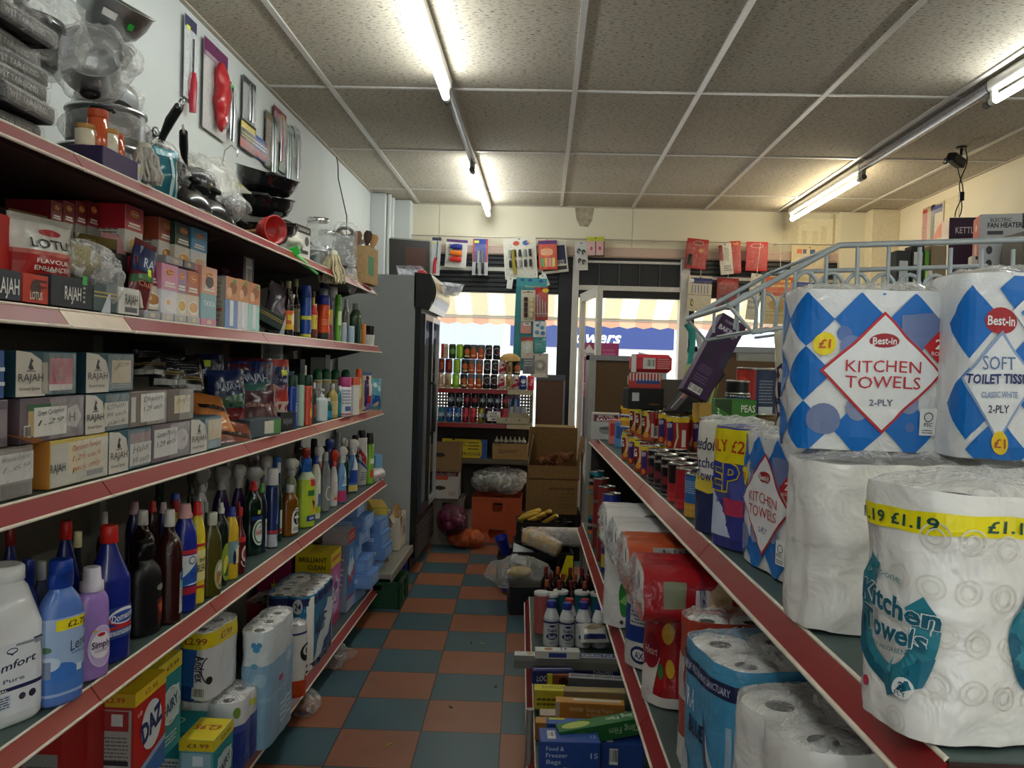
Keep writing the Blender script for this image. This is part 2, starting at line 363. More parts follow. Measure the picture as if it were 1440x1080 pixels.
# ---- shopfront: frames, glass, roller shutter housing
ALU = P('#c9c6bf',.4,.3); DARK = P('#26272a',.45); YW = YF+.06
xm = lambda u: ony(u,450,YW).x
X_A,X_B,X_C,X_D,X_E,X_F,X_G = XL+.28,xm(784),xm(803),xm(812),xm(953),xm(966),XR-.42
w = MB()
w.cbox(XL,YF-.02,2.335,XR,YF+.08,ZF,P('#c9b1a3',.5),b=.012)  # soffit cover
w.cbox(XL,YF+.02,2.02,XR,YF+.1,2.335,DARK)
for k in range(8): w.cbox(XL,YF+.008,2.03+k*.038,X_B,YF+.022,2.062+k*.038,P('#35373a',.4,.5),b=.004); w.cbox(X_F,YF+.008,2.03+k*.038,XR,YF+.022,2.062+k*.038,P('#4a4b4c',.4,.5),b=.004)
w.cbox(XL,YF-.004,2.2,X_B,YF+.02,2.232,ALU); w.cbox(X_F,YF-.004,2.17,XR,YF+.02,2.195,ALU)
w.cbox(X_D,YF-.004,2.29,X_E,YF+.02,2.31,ALU)
for k in range(5): w.cbox(X_D+(X_E-X_D)*k/5-.003,YF+.004,2.09,X_D+(X_E-X_D)*k/5+.003,YF+.03,2.31,P('#55575a',.5))
w.cbox(X_D,YF-.01,2.06,X_E,YF+.05,2.1,ALU); w.cbox(X_D,YF+.0,2.0,X_E,YF+.08,2.06,P('#1c1b1b',.5))
struct(w,'trim_3')
w = MB(); w.cbox(X_B,YF,0,X_C,YF+.12,2.335,DARK); struct(w,'trim_4')
w = MB(); w.cbox(X_C,YF-.03,0,X_D,YF+.1,2.335,ALU,b=.003); struct(w,'trim_5')
w = MB(); w.cbox(X_E,YF-.03,0,X_F,YF+.1,2.335,ALU,b=.003); w.cbox(X_F,YF,0,X_F+.05,YF+.08,2.2,DARK); struct(w,'trim_6')
GL = bpy.data.materials.new('window_glass'); GL.use_nodes = True
_n = GL.node_tree; _g = _n.nodes.new('ShaderNodeBsdfGlossy'); _g.inputs[1].default_value = .02; _t = _n.nodes.new('ShaderNodeBsdfTransparent'); _x = _n.nodes.new('ShaderNodeMixShader'); _x.inputs[0].default_value = .05
_n.links.new(_t.outputs[0],_x.inputs[1]); _n.links.new(_g.outputs[0],_x.inputs[2]); _n.links.new(_x.outputs[0],_n.nodes['Material Output'].inputs[0])
for nm,a,b_ in (('window_1',X_A,X_B),('window_2',X_F+.05,X_G)):
 w = MB(); w.cbox(a,YW,.5,b_,YW+.006,2.05,GL); o = struct(w,nm)
 q = MB(); q.cbox(a,YF,.45,b_,YF+.1,.5,ALU); q.cbox(a,YF,0,b_,YF+.1,.45,P('#d8d2c4',.6)); struct(q,'window_frame',o)
# the open glazed door, hinged on the left post and swung inwards
dl = MB(); wd = .8
for x0,x1,z0,z1 in ((0,.07,0,2.0),(wd-.07,wd,0,2.0),(.07,wd-.07,0,.2),(.07,wd-.07,1.93,2.0)): dl.cbox(x0,-.02,z0+.02,x1,.02,z1+.02,ALU,b=.003)
door = dl.build('door_1',kind='structure',loc=(X_D+.03,YF-.06,0),rot=math.radians(-83))
g = MB(); g.cbox(.07,-.004,.22,wd-.07,.004,1.95,GL); g.build('door_glass',door)
h = MB(); h.tube([(wd-.035,-.02,.95),(wd-.035,-.06,.97),(wd-.035,-.06,1.2),(wd-.035,-.02,1.22)],.009,DARK); h.build('door_handle',door)
# ---- outside: pavement, road, awning over the window, shops across the street
g = MB(); g.cbox(-25,YF+.1,-.12,25,11.5,-.01,P('#b9b6ae',.9,scale=3)); struct(g,'pavement')
g = MB(); g.cbox(-25,11.5,-.2,25,17,-.12,P('#8b8b8a',.9)); g.cbox(-25,17,-.12,25,22.9,-.01,P('#cfcbc2',.9)); struct(g,'road')
aw = T('shop_awning','cream and tan striped awning sloping out over the shop window','awning',(0,YF+.13,0))
a0,a1 = Vector((0,0,2.62)),Vector((0,1.3,1.9))
def cloth(col):
 m = bpy.data.materials.new('awning_cloth'); m.use_nodes = True; N = m.node_tree.nodes; L = m.node_tree.links
 d = N.new('ShaderNodeBsdfDiffuse'); t = N.new('ShaderNodeBsdfTranslucent'); x = N.new('ShaderNodeMixShader'); x.inputs[0].default_value = .6
 for q in (d,t): q.inputs[0].default_value = (*lin(col),1)
 L.new(d.outputs[0],x.inputs[1]); L.new(t.outputs[0],x.inputs[2]); L.new(x.outputs[0],N['Material Output'].inputs[0]); return m
c1,c2 = cloth('#d9cfa4'),cloth('#a3977c'); b1 = MB(); b2 = MB(); k = 0; x = -3.2
while x < 4.2:
 cc = c1 if k % 2 == 0 else c2; b1.add([(x,0,a0.z),(x+.165,0,a0.z),(x+.165,1.3,a1.z),(x,1.3,a1.z)],[[0,1,2,3]],cc)
 b2.add([(x,1.3,a1.z),(x+.165,1.3,a1.z),(x+.165,1.31,a1.z-.07),(x+.08,1.31,a1.z-.09),(x,1.31,a1.z-.07)],[[0,1,2,3,4]],cloth('#b08a74') if k % 2 else cloth('#c0a084')); x += .165; k += 1
b1.build('awning_cloth',aw); b2.build('valance',aw)
b = MB(); b.tube([(-3.2,1.3,a1.z),(4.2,1.3,a1.z)],.018,ALU); b.build('front_rail',aw)
def shop(x0,x1,col,sign,signcol,zs,word=None,name='pale shop across the street'):
 s = T('shop_building',name,'building',((x0+x1)/2,23,0)); w2 = (x1-x0)/2
 b = MB(); b.cbox(-w2,0,0,w2,5,6,P(col,.8,scale=2)); b.build('wall',s)
 b = MB(); b.cbox(-w2+.1,-.12,zs,w2-.1,0,zs+.62,P(sign,.5)); SS = Flat((0,-.12,zs+.3),(1,0,0),(0,0,1))
 if word: b.word(SS,word,0,0,.34,P(signcol,.5),shear=.3,bold=.02,d=.004)
 b.build('shop_sign',s)
 for k in range(3):
  b = MB(); q = -w2+.25+k*(2*w2-.3)/3; b.cbox(q+.5,-.05,1.0,q+(2*w2-.6)/3-.5,0,zs-.35,P('#8d9db0',.15)); f = b.build('window',s)
shop(-9.2,-1.0,'#f1efe8','#aab4c4','#ffffff',1.9,None,'white shopfront across the street seen over the drink cans')
shop(-1.0,3.6,'#e8e6e0','#26386e','#ffffff',1.93,'Flowers','shop across the street with Flowers written on its navy sign')
shop(3.6,11,'#f3efe8','#b9c2cc','#ffffff',2.3,None,'pale shopfront across the street seen past the purple baking box')
# ---- fluorescent battens
def batten(name_label,x,y0,y1,col,lit,toward,group='ceiling fluorescent battens'):
 t = T('fluorescent_light',name_label,'ceiling light',(x,y0,ZC),0,group); L = y1-y0
 b = MB(); b.loft([(0,.022,.028,6),(L,.022,.028,6)],P('#d9d7d0',.35,.2) if lit else P('#a9a9ad',.25,.7),12,X=Matrix.Translation((0,0,-.033)) @ Matrix.Rotation(-PI/2,4,'X')); b.build('batten_body',t)
 for yy in (.02,L-.02):
  q = MB(); q.cbox(-.014,yy-.012,-.115,.014,yy+.012,-.058,P('#cfcdc6',.4) if lit else P('#7d7b78',.5),b=.004)
  q.loft([(yy-.02,.017,.017),(yy+.02,.017,.017)],P('#c9c8c2',.4) if lit else P('#4c4a48',.5),12,X=Matrix.Translation((0,0,-.105)) @ Matrix.Rotation(-PI/2,4,'X')); q.build('lamp_holder',t)
 if lit:
  q = MB(); q.loft([(.03,.0165,.0165),(L-.03,.0165,.0165)],emitter(col,TUBE_POWER),12,X=Matrix.Translation((0,0,-.105)) @ Matrix.Rotation(-PI/2,4,'X')); q.build('tube',t)
 return t
XF1,XF2 = onz(640,150,ZC-.03).x,onz(1350,148,ZC-.03).x
yy1,yy2 = onz(633,140,ZC-.105).y,onz(668,240,ZC-.105).y
ye = onz(690,303,ZC-.105).y
batten('lit cool white fluorescent tube over the aisle, nearer the camera',XF1,yy1-1.85,yy1,TUBE_COOL,True,0)
batten('unlit grey batten between the two lit tubes over the aisle',XF1,yy1+.01,yy2,TUBE_COOL,False,0)
batten('lit cool white fluorescent tube over the aisle by the front wall',XF1,yy2+.01,min(ye,YF-.05),TUBE_COOL,True,0)
batten('unseen added cool white tube overhead behind the camera on the aisle side',XF1,-1.3,.5,TUBE_COOL,True,0)  # unseen pair continuing the row, added to brighten the shelf faces
batten('unseen added cool white tube overhead far behind the camera on the aisle side',XF1,-3.6,-1.8,TUBE_COOL,True,0)
r1,r2,r3 = onz(1362,143,ZC-.105).y,onz(1182,250,ZC-.105).y,onz(1092,309,ZC-.105).y
batten('lit cool white fluorescent tube at the upper right corner',XF2,r1-1.85,r1,TUBE_COOL,True,0)
batten('unlit grey batten between the lit tubes on the right',XF2,r1+.01,r2,TUBE_COOL,False,0)
batten('lit warm yellow fluorescent tube on the right by the front wall',XF2,r2+.01,min(r3,YF-.06),TUBE_WARM,True,0)
batten('unseen added cool white tube overhead behind the camera on the right side',XF2,-1.3,.5,TUBE_COOL,True,0)  # this pair is out of view too, added as extra light on the shelves
batten('unseen added cool white tube overhead far behind the camera on the right side',XF2,-3.6,-1.8,TUBE_COOL,True,0)
# security camera hanging from the ceiling and its leads
p = onz(1352,207,ZC); t = T('security_camera','small black security camera on a bracket under the ceiling at right','camera',p)
b = MB(); b.lathe([(.03,-.008),(.03,0)],BLACK); b.tube([(0,0,-.005),(.0,0,-.045),(-.03,-.02,-.06)],.008,BLACK); b.build('bracket',t)
b = MB(); b.box(.11,.06,.055,BLACK,Matrix.Translation((-.06,-.05,-.115)) @ Matrix.Rotation(.35,4,'Y') @ rotz(.5),b=.01,seg=2); b.build('camera_body',t)
b = MB(); b.lathe([(.018,0),(.018,.01)],P('#303338',.1),X=Matrix.Translation((-.115,-.07,-.1)) @ Matrix.Rotation(-1.57,4,'Y')); b.build('lens',t)
for i,(lab,dx) in enumerate((('black lead dangling from the security camera, nearer the wall',.035),('thin black lead dangling from the security camera, under the lens',.0))):
 p0 = p+Vector((dx,.0,0)); q = ony(1350+i*6,305,p.y); b = MB(); pts = []
 for k in range(14): t_ = k/13; pts.append((dx*(1-t_)*.7+.018*math.sin(t_*9+i*2),.01*math.cos(t_*7),-(ZC-q.z)*t_))
 b.tube(pts,.0035,BLACK,6); b.cbox(pts[9][0]-.008,pts[9][1]-.008,pts[9][2]-.03,pts[9][0]+.008,pts[9][1]+.008,pts[9][2]+.02,BLACK)
 b.build('hanging_lead',None,lab,'cable',loc=p0-Vector((dx,0,0)))
# ================================================================ BUILDERS
def slot(u0,v0,u1,v1,z):  # where a thing standing at height z must be, and how big, to show at these pixels
 um = (u0+u1)/2-.0143*(v1-v0); n = onz(um,v1,z); w = (u1-u0)*mpp(n); dh = Vector((n.x-EYE.x,n.y-EYE.y,0)).normalized()
 c = n+dh*w/2; w = (u1-u0)*mpp(c); c = n+dh*w/2; d = ray(um,v0); s = math.hypot(c.x-EYE.x,c.y-EYE.y)/math.hypot(d.x,d.y)
 return c+Vector((0,0,.0012)),w,EYE.z+d.z*s-z
def deep(u0,v0,u1,z,x=None,y=None):  # the same from its top edge and its distance, when the base is hidden
 um = (u0+u1)/2; p = onx(um,v0,x) if x is not None else ony(um,v0,y)
 return Vector((p.x,p.y,z+.0012)),(u1-u0)*mpp(p),p.z-z
def box_faces(w,d,h):
 return {'front': Flat((0,-d/2,0),(1,0,0),(0,0,1)),'back': Flat((0,d/2,0),(-1,0,0),(0,0,1)),'left': Flat((-w/2,0,0),(0,-1,0),(0,0,1)),
   'right': Flat((w/2,0,0),(0,1,0),(0,0,1)),'top': Flat((0,-d/2,h),(1,0,0),(0,1,0))}
def vclip(pts):  # keep a printed outline within the face's height
 for sg,lim in ((1,.004),(-1,-.996)):
  out = []
  for (a,b),(c,d) in zip(pts,pts[1:]+pts[:1]):
   p,q = sg*b-lim,sg*d-lim
   if p >= 0: out.append((a,b))
   if p*q < 0: t = p/(p-q); out.append((a+(c-a)*t,b+(d-b)*t))
  pts = out
 return pts
def extent(q,w,h):
 if q[0] == 'p': return min(a for a,b in q[1]),max(a for a,b in q[1]),min(b for a,b in q[1]),max(b for a,b in q[1])
 if q[0] == 't': u,v,b = q[2],q[3],q[4]*.75; a = q[6]/2 if len(q) > 6 and q[6] else len(q[1])*.4*q[4]*h/w
 else: u,v,a,b = q[1],q[2],q[3]/2,q[4]/2
 if q[0] == 't' and len(q) > 7 and abs(q[7]) > 45: a,b = b*h/w,a*w/h
 return u-a,u+a,v-b,v+b
def pr(mb,S,specs,w,h,d0=.0006,gloss=.4,ds=.00022):  # printed marks, in fractions of the face: u from its centre, v from its foot
 done = []
 for q in specs:  # a mark lies a hair above those it covers
  k = q[0]; e = extent(q,w,h); n_ = 1+max([l for f,l in done if e[0] < f[1] and f[0] < e[1] and e[2] < f[3] and f[2] < e[3]] or [-1]); done.append((e,n_)); dd = d0+ds*n_
  col = lambda c: c if not isinstance(c,str) else P(c,gloss,var=.03)
  if k == 'r': mb.rect(S,q[1]*w,q[2]*h,q[3]*w,q[4]*h,col(q[5]),dd,q[6] if len(q) > 6 else 0)
  elif k == 'e': mb.ell(S,q[1]*w,q[2]*h,q[3]*w,q[4]*h,col(q[5]),dd)
  elif k == 'o': mb.ring(S,q[1]*w,q[2]*h,q[3]*w,q[4]*h,q[5]*h,col(q[6]),dd+.0001,a0=q[7] if len(q) > 7 else 0,a1=q[8] if len(q) > 8 else 360)
  elif k == 'p':
   c_ = vclip(q[1])
   if len(c_) > 2: mb.shape(S,[(a*w,b*h) for a,b in c_],col(q[2]),dd)
  elif k == 't': mb.word(S,q[1],q[2]*w,q[3]*h,q[4]*h,col(q[5]),(q[6]*w if len(q) > 6 and q[6] else None),dd+.0006,q[7] if len(q) > 7 else 0,shear=q[8] if len(q) > 8 else 0,bold=q[9] if len(q) > 9 else .012)
  elif k == 's': mb.scribble(S,q[1]*w,q[2]*h,q[3]*w,q[4]*h,q[5],col(q[6]),dd)
  elif k == 'b':  # bar code
   mb.rect(S,q[1]*w,q[2]*h,q[3]*w,q[4]*h,WHITE,dd); n = 9; rr = random.Random(int(q[1]*1000+q[2]*77))
   for j in range(n): mb.rect(S,(q[1]-q[3]*.42+q[3]*.84*j/(n-1))*w,(q[2]+.06*q[4])*h,q[3]*w*rr.choice((.03,.05,.07)),q[4]*h*.74,INK,dd+.0003)
def carton(label,loc,rot,w,d,h,body,cat='box',name='carton',faces=None,sides=None,rough=.5,group=None,b=.0015,wrap=None):
 mb = MB(); mb.box(w,d,h,P(body,rough,var=.05),b=b,sides={k: P(v,rough,var=.05) for k,v in (sides or {}).items()})
 F = box_faces(w,d,h)
 for k,sp in (faces or {}).items(): pr(mb,F[k],sp,d if k in ('left','right') else w,d if k == 'top' else h)
 o = mb.build(name,None,label,cat,group,None,loc,rot)
 if wrap:
  f = MB(); f.box(w+.006,d+.006,h+.004,film(*wrap) if isinstance(wrap,tuple) else film(),b=.003); f.build('film_wrap',o)
 return o
STY = {  # body (z, r), roundness, depth ratio, cap (z, r)
 'softener': ([(0,.86),(.02,.97),(.3,1),(.56,1),(.64,.96),(.72,.8),(.79,.5),(.82,.47)],2.6,.62,[(.80,.52),(.81,.58),(.9,.58),(.905,.5),(.99,.47),(1,.42)]),
 'lilac': ([(0,.86),(.02,.97),(.2,1),(.5,.98),(.68,.95),(.76,.75),(.80,.5),(.82,.47)],2.6,.6,[(.79,.62),(.87,.62),(.875,.5),(.99,.45),(1,.42)]),
 'cleaner': ([(0,.9),(.015,1),(.5,1),(.59,.98),(.62,.93),(.82,.42),(.875,.3)],2.4,.72,[(.87,.36),(.875,.4),(.985,.36),(1,.32)]),
 'bleach': ([(0,.92),(.02,1),(.55,1),(.66,1),(.76,.86),(.84,.6),(.88,.5)],2.2,.8,[(.87,.58),(.9,.58),(.91,.5),(.98,.44),(1,.38)]),
 'round': ([(0,.92),(.02,1),(.56,1),(.64,.98),(.72,.84),(.8,.45),(.86,.36)],2,1,[(.85,.4),(.86,.42),(.985,.38),(1,.34)]),
 'flask': ([(0,.86),(.02,.98),(.3,1),(.58,.98),(.7,.9),(.78,.66),(.83,.5),(.86,.42)],2.4,.6,[(.85,.44),(.86,.46),(.985,.44),(1,.4)]),
 'sauce': ([(0,.92),(.02,1),(.5,1),(.58,.94),(.68,.55),(.76,.38),(.88,.34)],2,1,[(.87,.42),(.875,.44),(.99,.44),(1,.4)]),
 'dish': ([(0,.8),(.02,.92),(.25,1),(.45,.94),(.62,1),(.74,.88),(.84,.42),(.88,.32)],2.3,.62,[(.87,.38),(.93,.38),(.935,.28),(1,.22)]),
 'spray': ([(0,.92),(.02,1),(.3,1),(.5,.92),(.62,.7),(.7,.42),(.74,.34)],2.3,.7,None),
 'aerosol': ([(0,.95),(.01,1),(.76,1),(.785,.93),(.8,.9)],2,1,[(.79,.95),(.8,.97),(.96,.95),(1,.82)]),
 'dome': ([(0,.95),(.01,1),(.74,1),(.77,.93)],2,1,[(.76,.97),(.78,.98),(.9,.95),(.97,.7),(1,.35)]),
 'jar': ([(0,.9),(.03,1),(.68,1),(.76,.86)],2,1,[(.75,.92),(.76,.95),(.97,.95),(1,.9)]),
 'pump': ([(0,.92),(.02,1),(.6,1),(.68,.9),(.74,.4)],3,.7,[(.74,.42),(.82,.42),(.83,.14),(.93,.14),(.935,.5),(1,.45)]),
 'salt': ([(0,.9),(.02,1),(.56,1),(.64,.97),(.82,.62),(.86,.55)],2,1,[(.85,.6),(.86,.62),(.97,.62),(1,.54)]),
}
def bottle(label,loc,rot,w,h,style,body,cap,prints=(),cat='bottle',name='bottle',group=None,rough=.22,coat=.4,capname='cap',ang=0.):
 S,n,dr,K = STY[style]; al = math.atan2(EYE.y-loc[1],EYE.x-loc[0])-(rot if not hasattr(rot,'__len__') else 0)+PI/2
 w /= max(.7,math.hypot(math.cos(al),dr*math.sin(al)))  # w is the width seen from the aisle end
 t = T(name,label,cat,loc,rot,group)
 secs = catmull([(z*h,r*w/2,r*w/2*dr,n) for z,r in S],3)
 mb = MB(); mb.loft(secs,P(body,rough,coat=coat,var=.05) if isinstance(body,str) else body,24); mb.build('bottle_body',t)
 if K:
  mb = MB(); mb.loft([(z*h,r*w/2,r*w/2*(dr if style in ('softener','pump') and r > .5 else 1)) for z,r in K],P(cap,.35) if isinstance(cap,str) else cap,20); mb.build(capname,t)
 else:
  mb = MB(); c = P(cap,.3,coat=.3) if isinstance(cap,str) else cap; r = w*.2; z = .71*h; q = min(w,h*.36)
  mb.loft([(z,r,r,2),(z+.05*h,r*1.02,r,2),(z+.055*h,r*.85,r*.8,2),(.83*h,q*.26,q*.2,3,q*.02),(.86*h,q*.46,q*.23,4,q*.1),(.94*h,q*.46,q*.24,4,q*.08),(.985*h,q*.38,q*.2,3,q*.02),(h,q*.24,q*.12,3,-q*.02)],c,16)
  mb.loft([(q*.5,q*.12,q*.12),(q*.66,q*.12,q*.12)],c,10,X=Matrix.Translation((0,0,.9*h)) @ Matrix.Rotation(PI/2,4,'Y'))
  mb.tube([(q*.3,0,.86*h),(q*.42,0,.8*h),(q*.36,0,.73*h),(q*.28,0,.7*h)],q*.08,c,8)
  mb.build('trigger_head',t)
 if prints:
  mb = MB(); pr(mb,Wrap(secs,step=max(.004,w*.07),ang=ang),prints,w,h,.0009); mb.build('label',t)
 return t
RIM = P('#b9b7b0',.25,.9)
def tin(label,loc,rot,r,h,body,prints=(),cat='tin',name='food_tin',group=None,rough=.35,lid=None):
 t = T(name,label,cat,loc,rot,group)
 mb = MB(); mb.lathe([(r*.98,0),(r*1.02,.001),(r*1.02,.004),(r*.99,.006),(r*.99,h-.006),(r*1.02,h-.004),(r*1.02,h-.0005),(r*.97,h),(r*.95,h-.004),(r*.7,h-.0045),(r*.68,h-.0035),(0,h-.004)],RIM if not lid else P(lid,.4),24,caps=(True,False)); mb.build('tin_body',t)
 secs = [(.0055,r,r),(h-.0055,r,r)]; mb = MB(); mb.loft(secs,P(body,rough,coat=.15,var=.05),28,caps=(False,False))
 pr(mb,Wrap(secs,step=r*.2),prints,r*2,h,.0006); mb.build('paper_label',t); return t
def drink(label,loc,rot,r,h,body,prints=(),group=None,tall=False):
 t = T('drink_can',label,'drink can',loc,rot,group); mb = MB()
 secs = [(.0,r*.78,r*.78),(.006,r*.98,r*.98),(.01,r,r),(h-.016,r,r),(h-.004,r*.82,r*.82)]
 mb.loft(secs,P(body,.28,.35,coat=.3,var=.03),16); pr(mb,Wrap(secs[2:4],step=r*.3),prints,r*2,h,.0006); mb.build('can_body',t)
 mb = MB(); mb.lathe([(r*.82,h-.004),(r*.85,h-.002),(r*.85,h),(r*.78,h),(r*.74,h-.004)],RIM,16); mb.build('can_lid',t); return t
def crinkle(amp,fr,seed=0.):
 o = Vector((seed*3.1,seed*1.7,seed))
 def f(p):
  q = (p+o)*fr; a = 1-abs(noise.noise(q)); b_ = 1-abs(noise.noise(q*2.3+Vector((5,1,2))))
  return p*(1+0)+Vector((noise.noise(q),noise.noise(q+Vector((9,4,7))),noise.noise(q+Vector((2,8,3)))))*amp+Vector((p.x,p.y,0)).normalized()*((a*a*a)*amp*.8-b_*b_*amp*.3) if p.length > 1e-6 else p
 return f
PAPER = P('#efeeea',.85,var=.02,bump=.25,bscale=90)
def rollpack(label,loc,rot,nx,ny,nz,R,H,body,prints=(),cat='paper roll pack',name='paper_roll_pack',group=None,amp=.003,seed=1.,top=True,bands=(),film_col=None,n=4.5,paper=None,lobe=.05,gloss=.3):
 # nx x ny rolls on end, nz layers; a printed or clear film wrapper, gathered clear film over the tops
 t = T(name,label,cat,loc,rot,group); w,d,h = 2*R*nx,2*R*ny,H*nz; cr = crinkle(amp,22,seed)
 def disp(p):
  q = Vector(p); a = abs(math.sin(PI*nx*(q.x/w+.5))) if nx > 1 else 1; b_ = abs(math.sin(PI*ny*(q.y/d+.5))) if ny > 1 else 1
  if abs(q.y) > d*.3: q.y *= 1-lobe*(1-a)**2
  if abs(q.x) > w*.3: q.x *= 1-lobe*(1-b_)**2
  q = cr(q); q.z = max(q.z,.0008); return q
 pm = paper or PAPER; CORE = P('#4a443c',.9)
 for i in range(nx):
  for j in range(ny):
   mb = MB(); x,y = (i-(nx-1)/2)*2*R,(j-(ny-1)/2)*2*R
   rr = R*.955; mb.lathe([(rr,.003),(rr,h-.008),(rr*.96,h-.003),(R*.42,h-.005),(R*.36,h-.006)],pm,28,Matrix.Translation((x,y,0)),caps=(True,False))
   mb.lathe([(R*.36,h-.006),(R*.34,h-.05),(0,h-.05)],CORE,20,Matrix.Translation((x,y,0)),caps=(False,False))
   mb.build('paper_roll',t)
 e = .004; secs = [(z,(w/2+e)*s_,(d/2+e)*s_,n if n else 4) for z,s_ in [(0,.985)]+[(h*k/14,1) for k in range(1,14)]+[(h-.004,1),(h+.004,.985)]]
 secs[0] = (0.001,)+secs[0][1:]
 mb = MB(); mt = P(body,gloss,coat=.55,var=.02,bump=.5,bscale=28) if isinstance(body,str) else body
 mb.loft(secs,mt,96,caps=(False,False),disp=disp)
 pr(mb,Wrap(secs,step=.008,disp=disp),prints,w,h,.0013,gloss,.00045); mb.build('wrapper',t)
 if top:
  fb_ = MB(); ft = film('#ffffff',.10,.62,.1,24) if film_col is None else film_col
  def cap(i,j):
   ca,sa = sup(2*PI*i,n); s_ = 1-j*.98; p = Vector((ca*(w/2+e)*s_,sa*(d/2+e)*s_,h+.004)); q = disp(p); z = h+.0045+(.008*math.sin(j*PI))+abs(noise.noise(p*55+Vector((seed,0,0))))*.012*math.sin(min(1,j*3)*PI/2)
   return (q.x if j < .05 else p.x,q.y if j < .05 else p.y,(q.z if j < .05 else z))
  fb_.grid(cap,72,10,ft); fb_.build('film_top',t)
 return t
def pouch(label,loc,rot,w,h,t,col,prints=(),cat='packet',name='pouch',group=None,top=None,amp=.004,seed=1.,back=None,rough=.25,flare=.0,nv=18):
 o = Vector((seed*2.3,seed,0)); mb = MB(); mt = P(col,rough,coat=.4,var=.06) if isinstance(col,str) else col
 def prof(a,b):
  e = (max(0,math.sin(PI*min(max(b,.0),1)))**.6)*(max(0,1-abs(2*a-1)**3))**.6; return t/2*e
 def S0(a,b,sg):
  x = (a-.5)*w*(1+flare*(2*b-1)-.06*math.sin(PI*b)); z = b*h; p = Vector((x,0,z)); e = prof(a,b)
  k = noise.noise((p+o)*28)*amp+noise.noise((p+o)*70)*amp*.5
  return Vector((x+noise.noise((p+o)*20+Vector((4,4,4)))*amp*.8,sg*(e+max(k,-e*.7) if e > .002 else .0004)+noise.noise((p+o)*12)*amp,z))
 mb.grid(lambda a,b: S0(a,b,-1),14,nv,mt); mb.grid(lambda a,b: S0(1-a,b,1),14,nv,P(back,rough) if back else mt)
 class SP:
  step = max(w,h)/16
  def __call__(s,u,v,d=0): q = S0(min(max(u/w+.5,0),1),min(max(v/h,0),1),-1); return q+Vector((0,-d*2.2,0))
 pr(mb,SP(),prints,w,h,.0008,rough)
 if top: pr(mb,SP(),[('r',0,.965,1,.07,top)],w,h,.0012)
 return mb.build(name,None,label,cat,group,None,loc,rot)
def crumple(mb,c,sc,mat,seed=1.,amp=.28,fr=9.,sub=4,flat=None,X=None):  # a crumpled bag
 bm = bmesh.new(); bmesh.ops.create_icosphere(bm,subdivisions=sub,radius=1); bm.verts.index_update(); vs = []
 o = Vector((seed*5.1,seed*2.2,seed*3.3)); m_ = max(sc)
 for q in bm.verts:
  p = Vector((q.co.x*sc[0],q.co.y*sc[1],q.co.z*sc[2])); k = (p/m_*fr*.25+o)
  a = noise.noise(k); b_ = 1-abs(noise.noise(k*2.4)); p *= 1+amp*a+amp*.55*(b_-.6)+amp*.2*noise.noise(k*6)
  if flat is not None: p.z = max(p.z,-sc[2]*flat)
  vs.append(p+Vector(c))
 mb.add(vs,[[q.index for q in f.verts] for f in bm.faces],mat,True,X); bm.free(); return mb
def open_box(label,loc,rot,w,d,h,mat,inner=None,name='cardboard_box',cat='box',t=.004,flaps=(),prints=None,slots=True,group=None):
 r = T(name,label,cat,loc,rot,group); mb = MB(); mi = inner or mat
 mb.cbox(-w/2,-d/2,0,w/2,d/2,t,mi); F = box_faces(w,d,h)
 mb.cbox(-w/2,-d/2,0,w/2,-d/2+t,h,mat); mb.cbox(-w/2,d/2-t,0,w/2,d/2,h,mat); mb.cbox(-w/2,-d/2+t,0,-w/2+t,d/2-t,h,mat); mb.cbox(w/2-t,-d/2+t,0,w/2,d/2-t,h,mat)
 for k,sp in (prints or {}).items(): pr(mb,F[k],sp,d if k in ('left','right') else w,h)
 mb.build('box_body',r)
 for k,ang,ln in flaps:
  f = MB(); W2 = w if k in ('front','back') else d; f.cbox(-W2/2+.004,0,0,W2/2-.004,t*.8,ln,mat)
  f.build('flap',r,loc={'front': (0,-d/2,h),'back': (0,d/2-t,h),'left': (-w/2+t,0,h),'right': (w/2,0,h)}[k],rot=Euler((math.radians(ang if k == 'front' else -ang) if k in ('front','back') else 0,math.radians(ang if k == 'right' else -ang) if k in ('left','right') else 0,0)) if k in ('front','back') else (Matrix.Rotation(math.radians(ang if k == 'right' else -ang),3,'Y') @ Matrix.Rotation(PI/2,3,'Z')).to_euler())
 return r
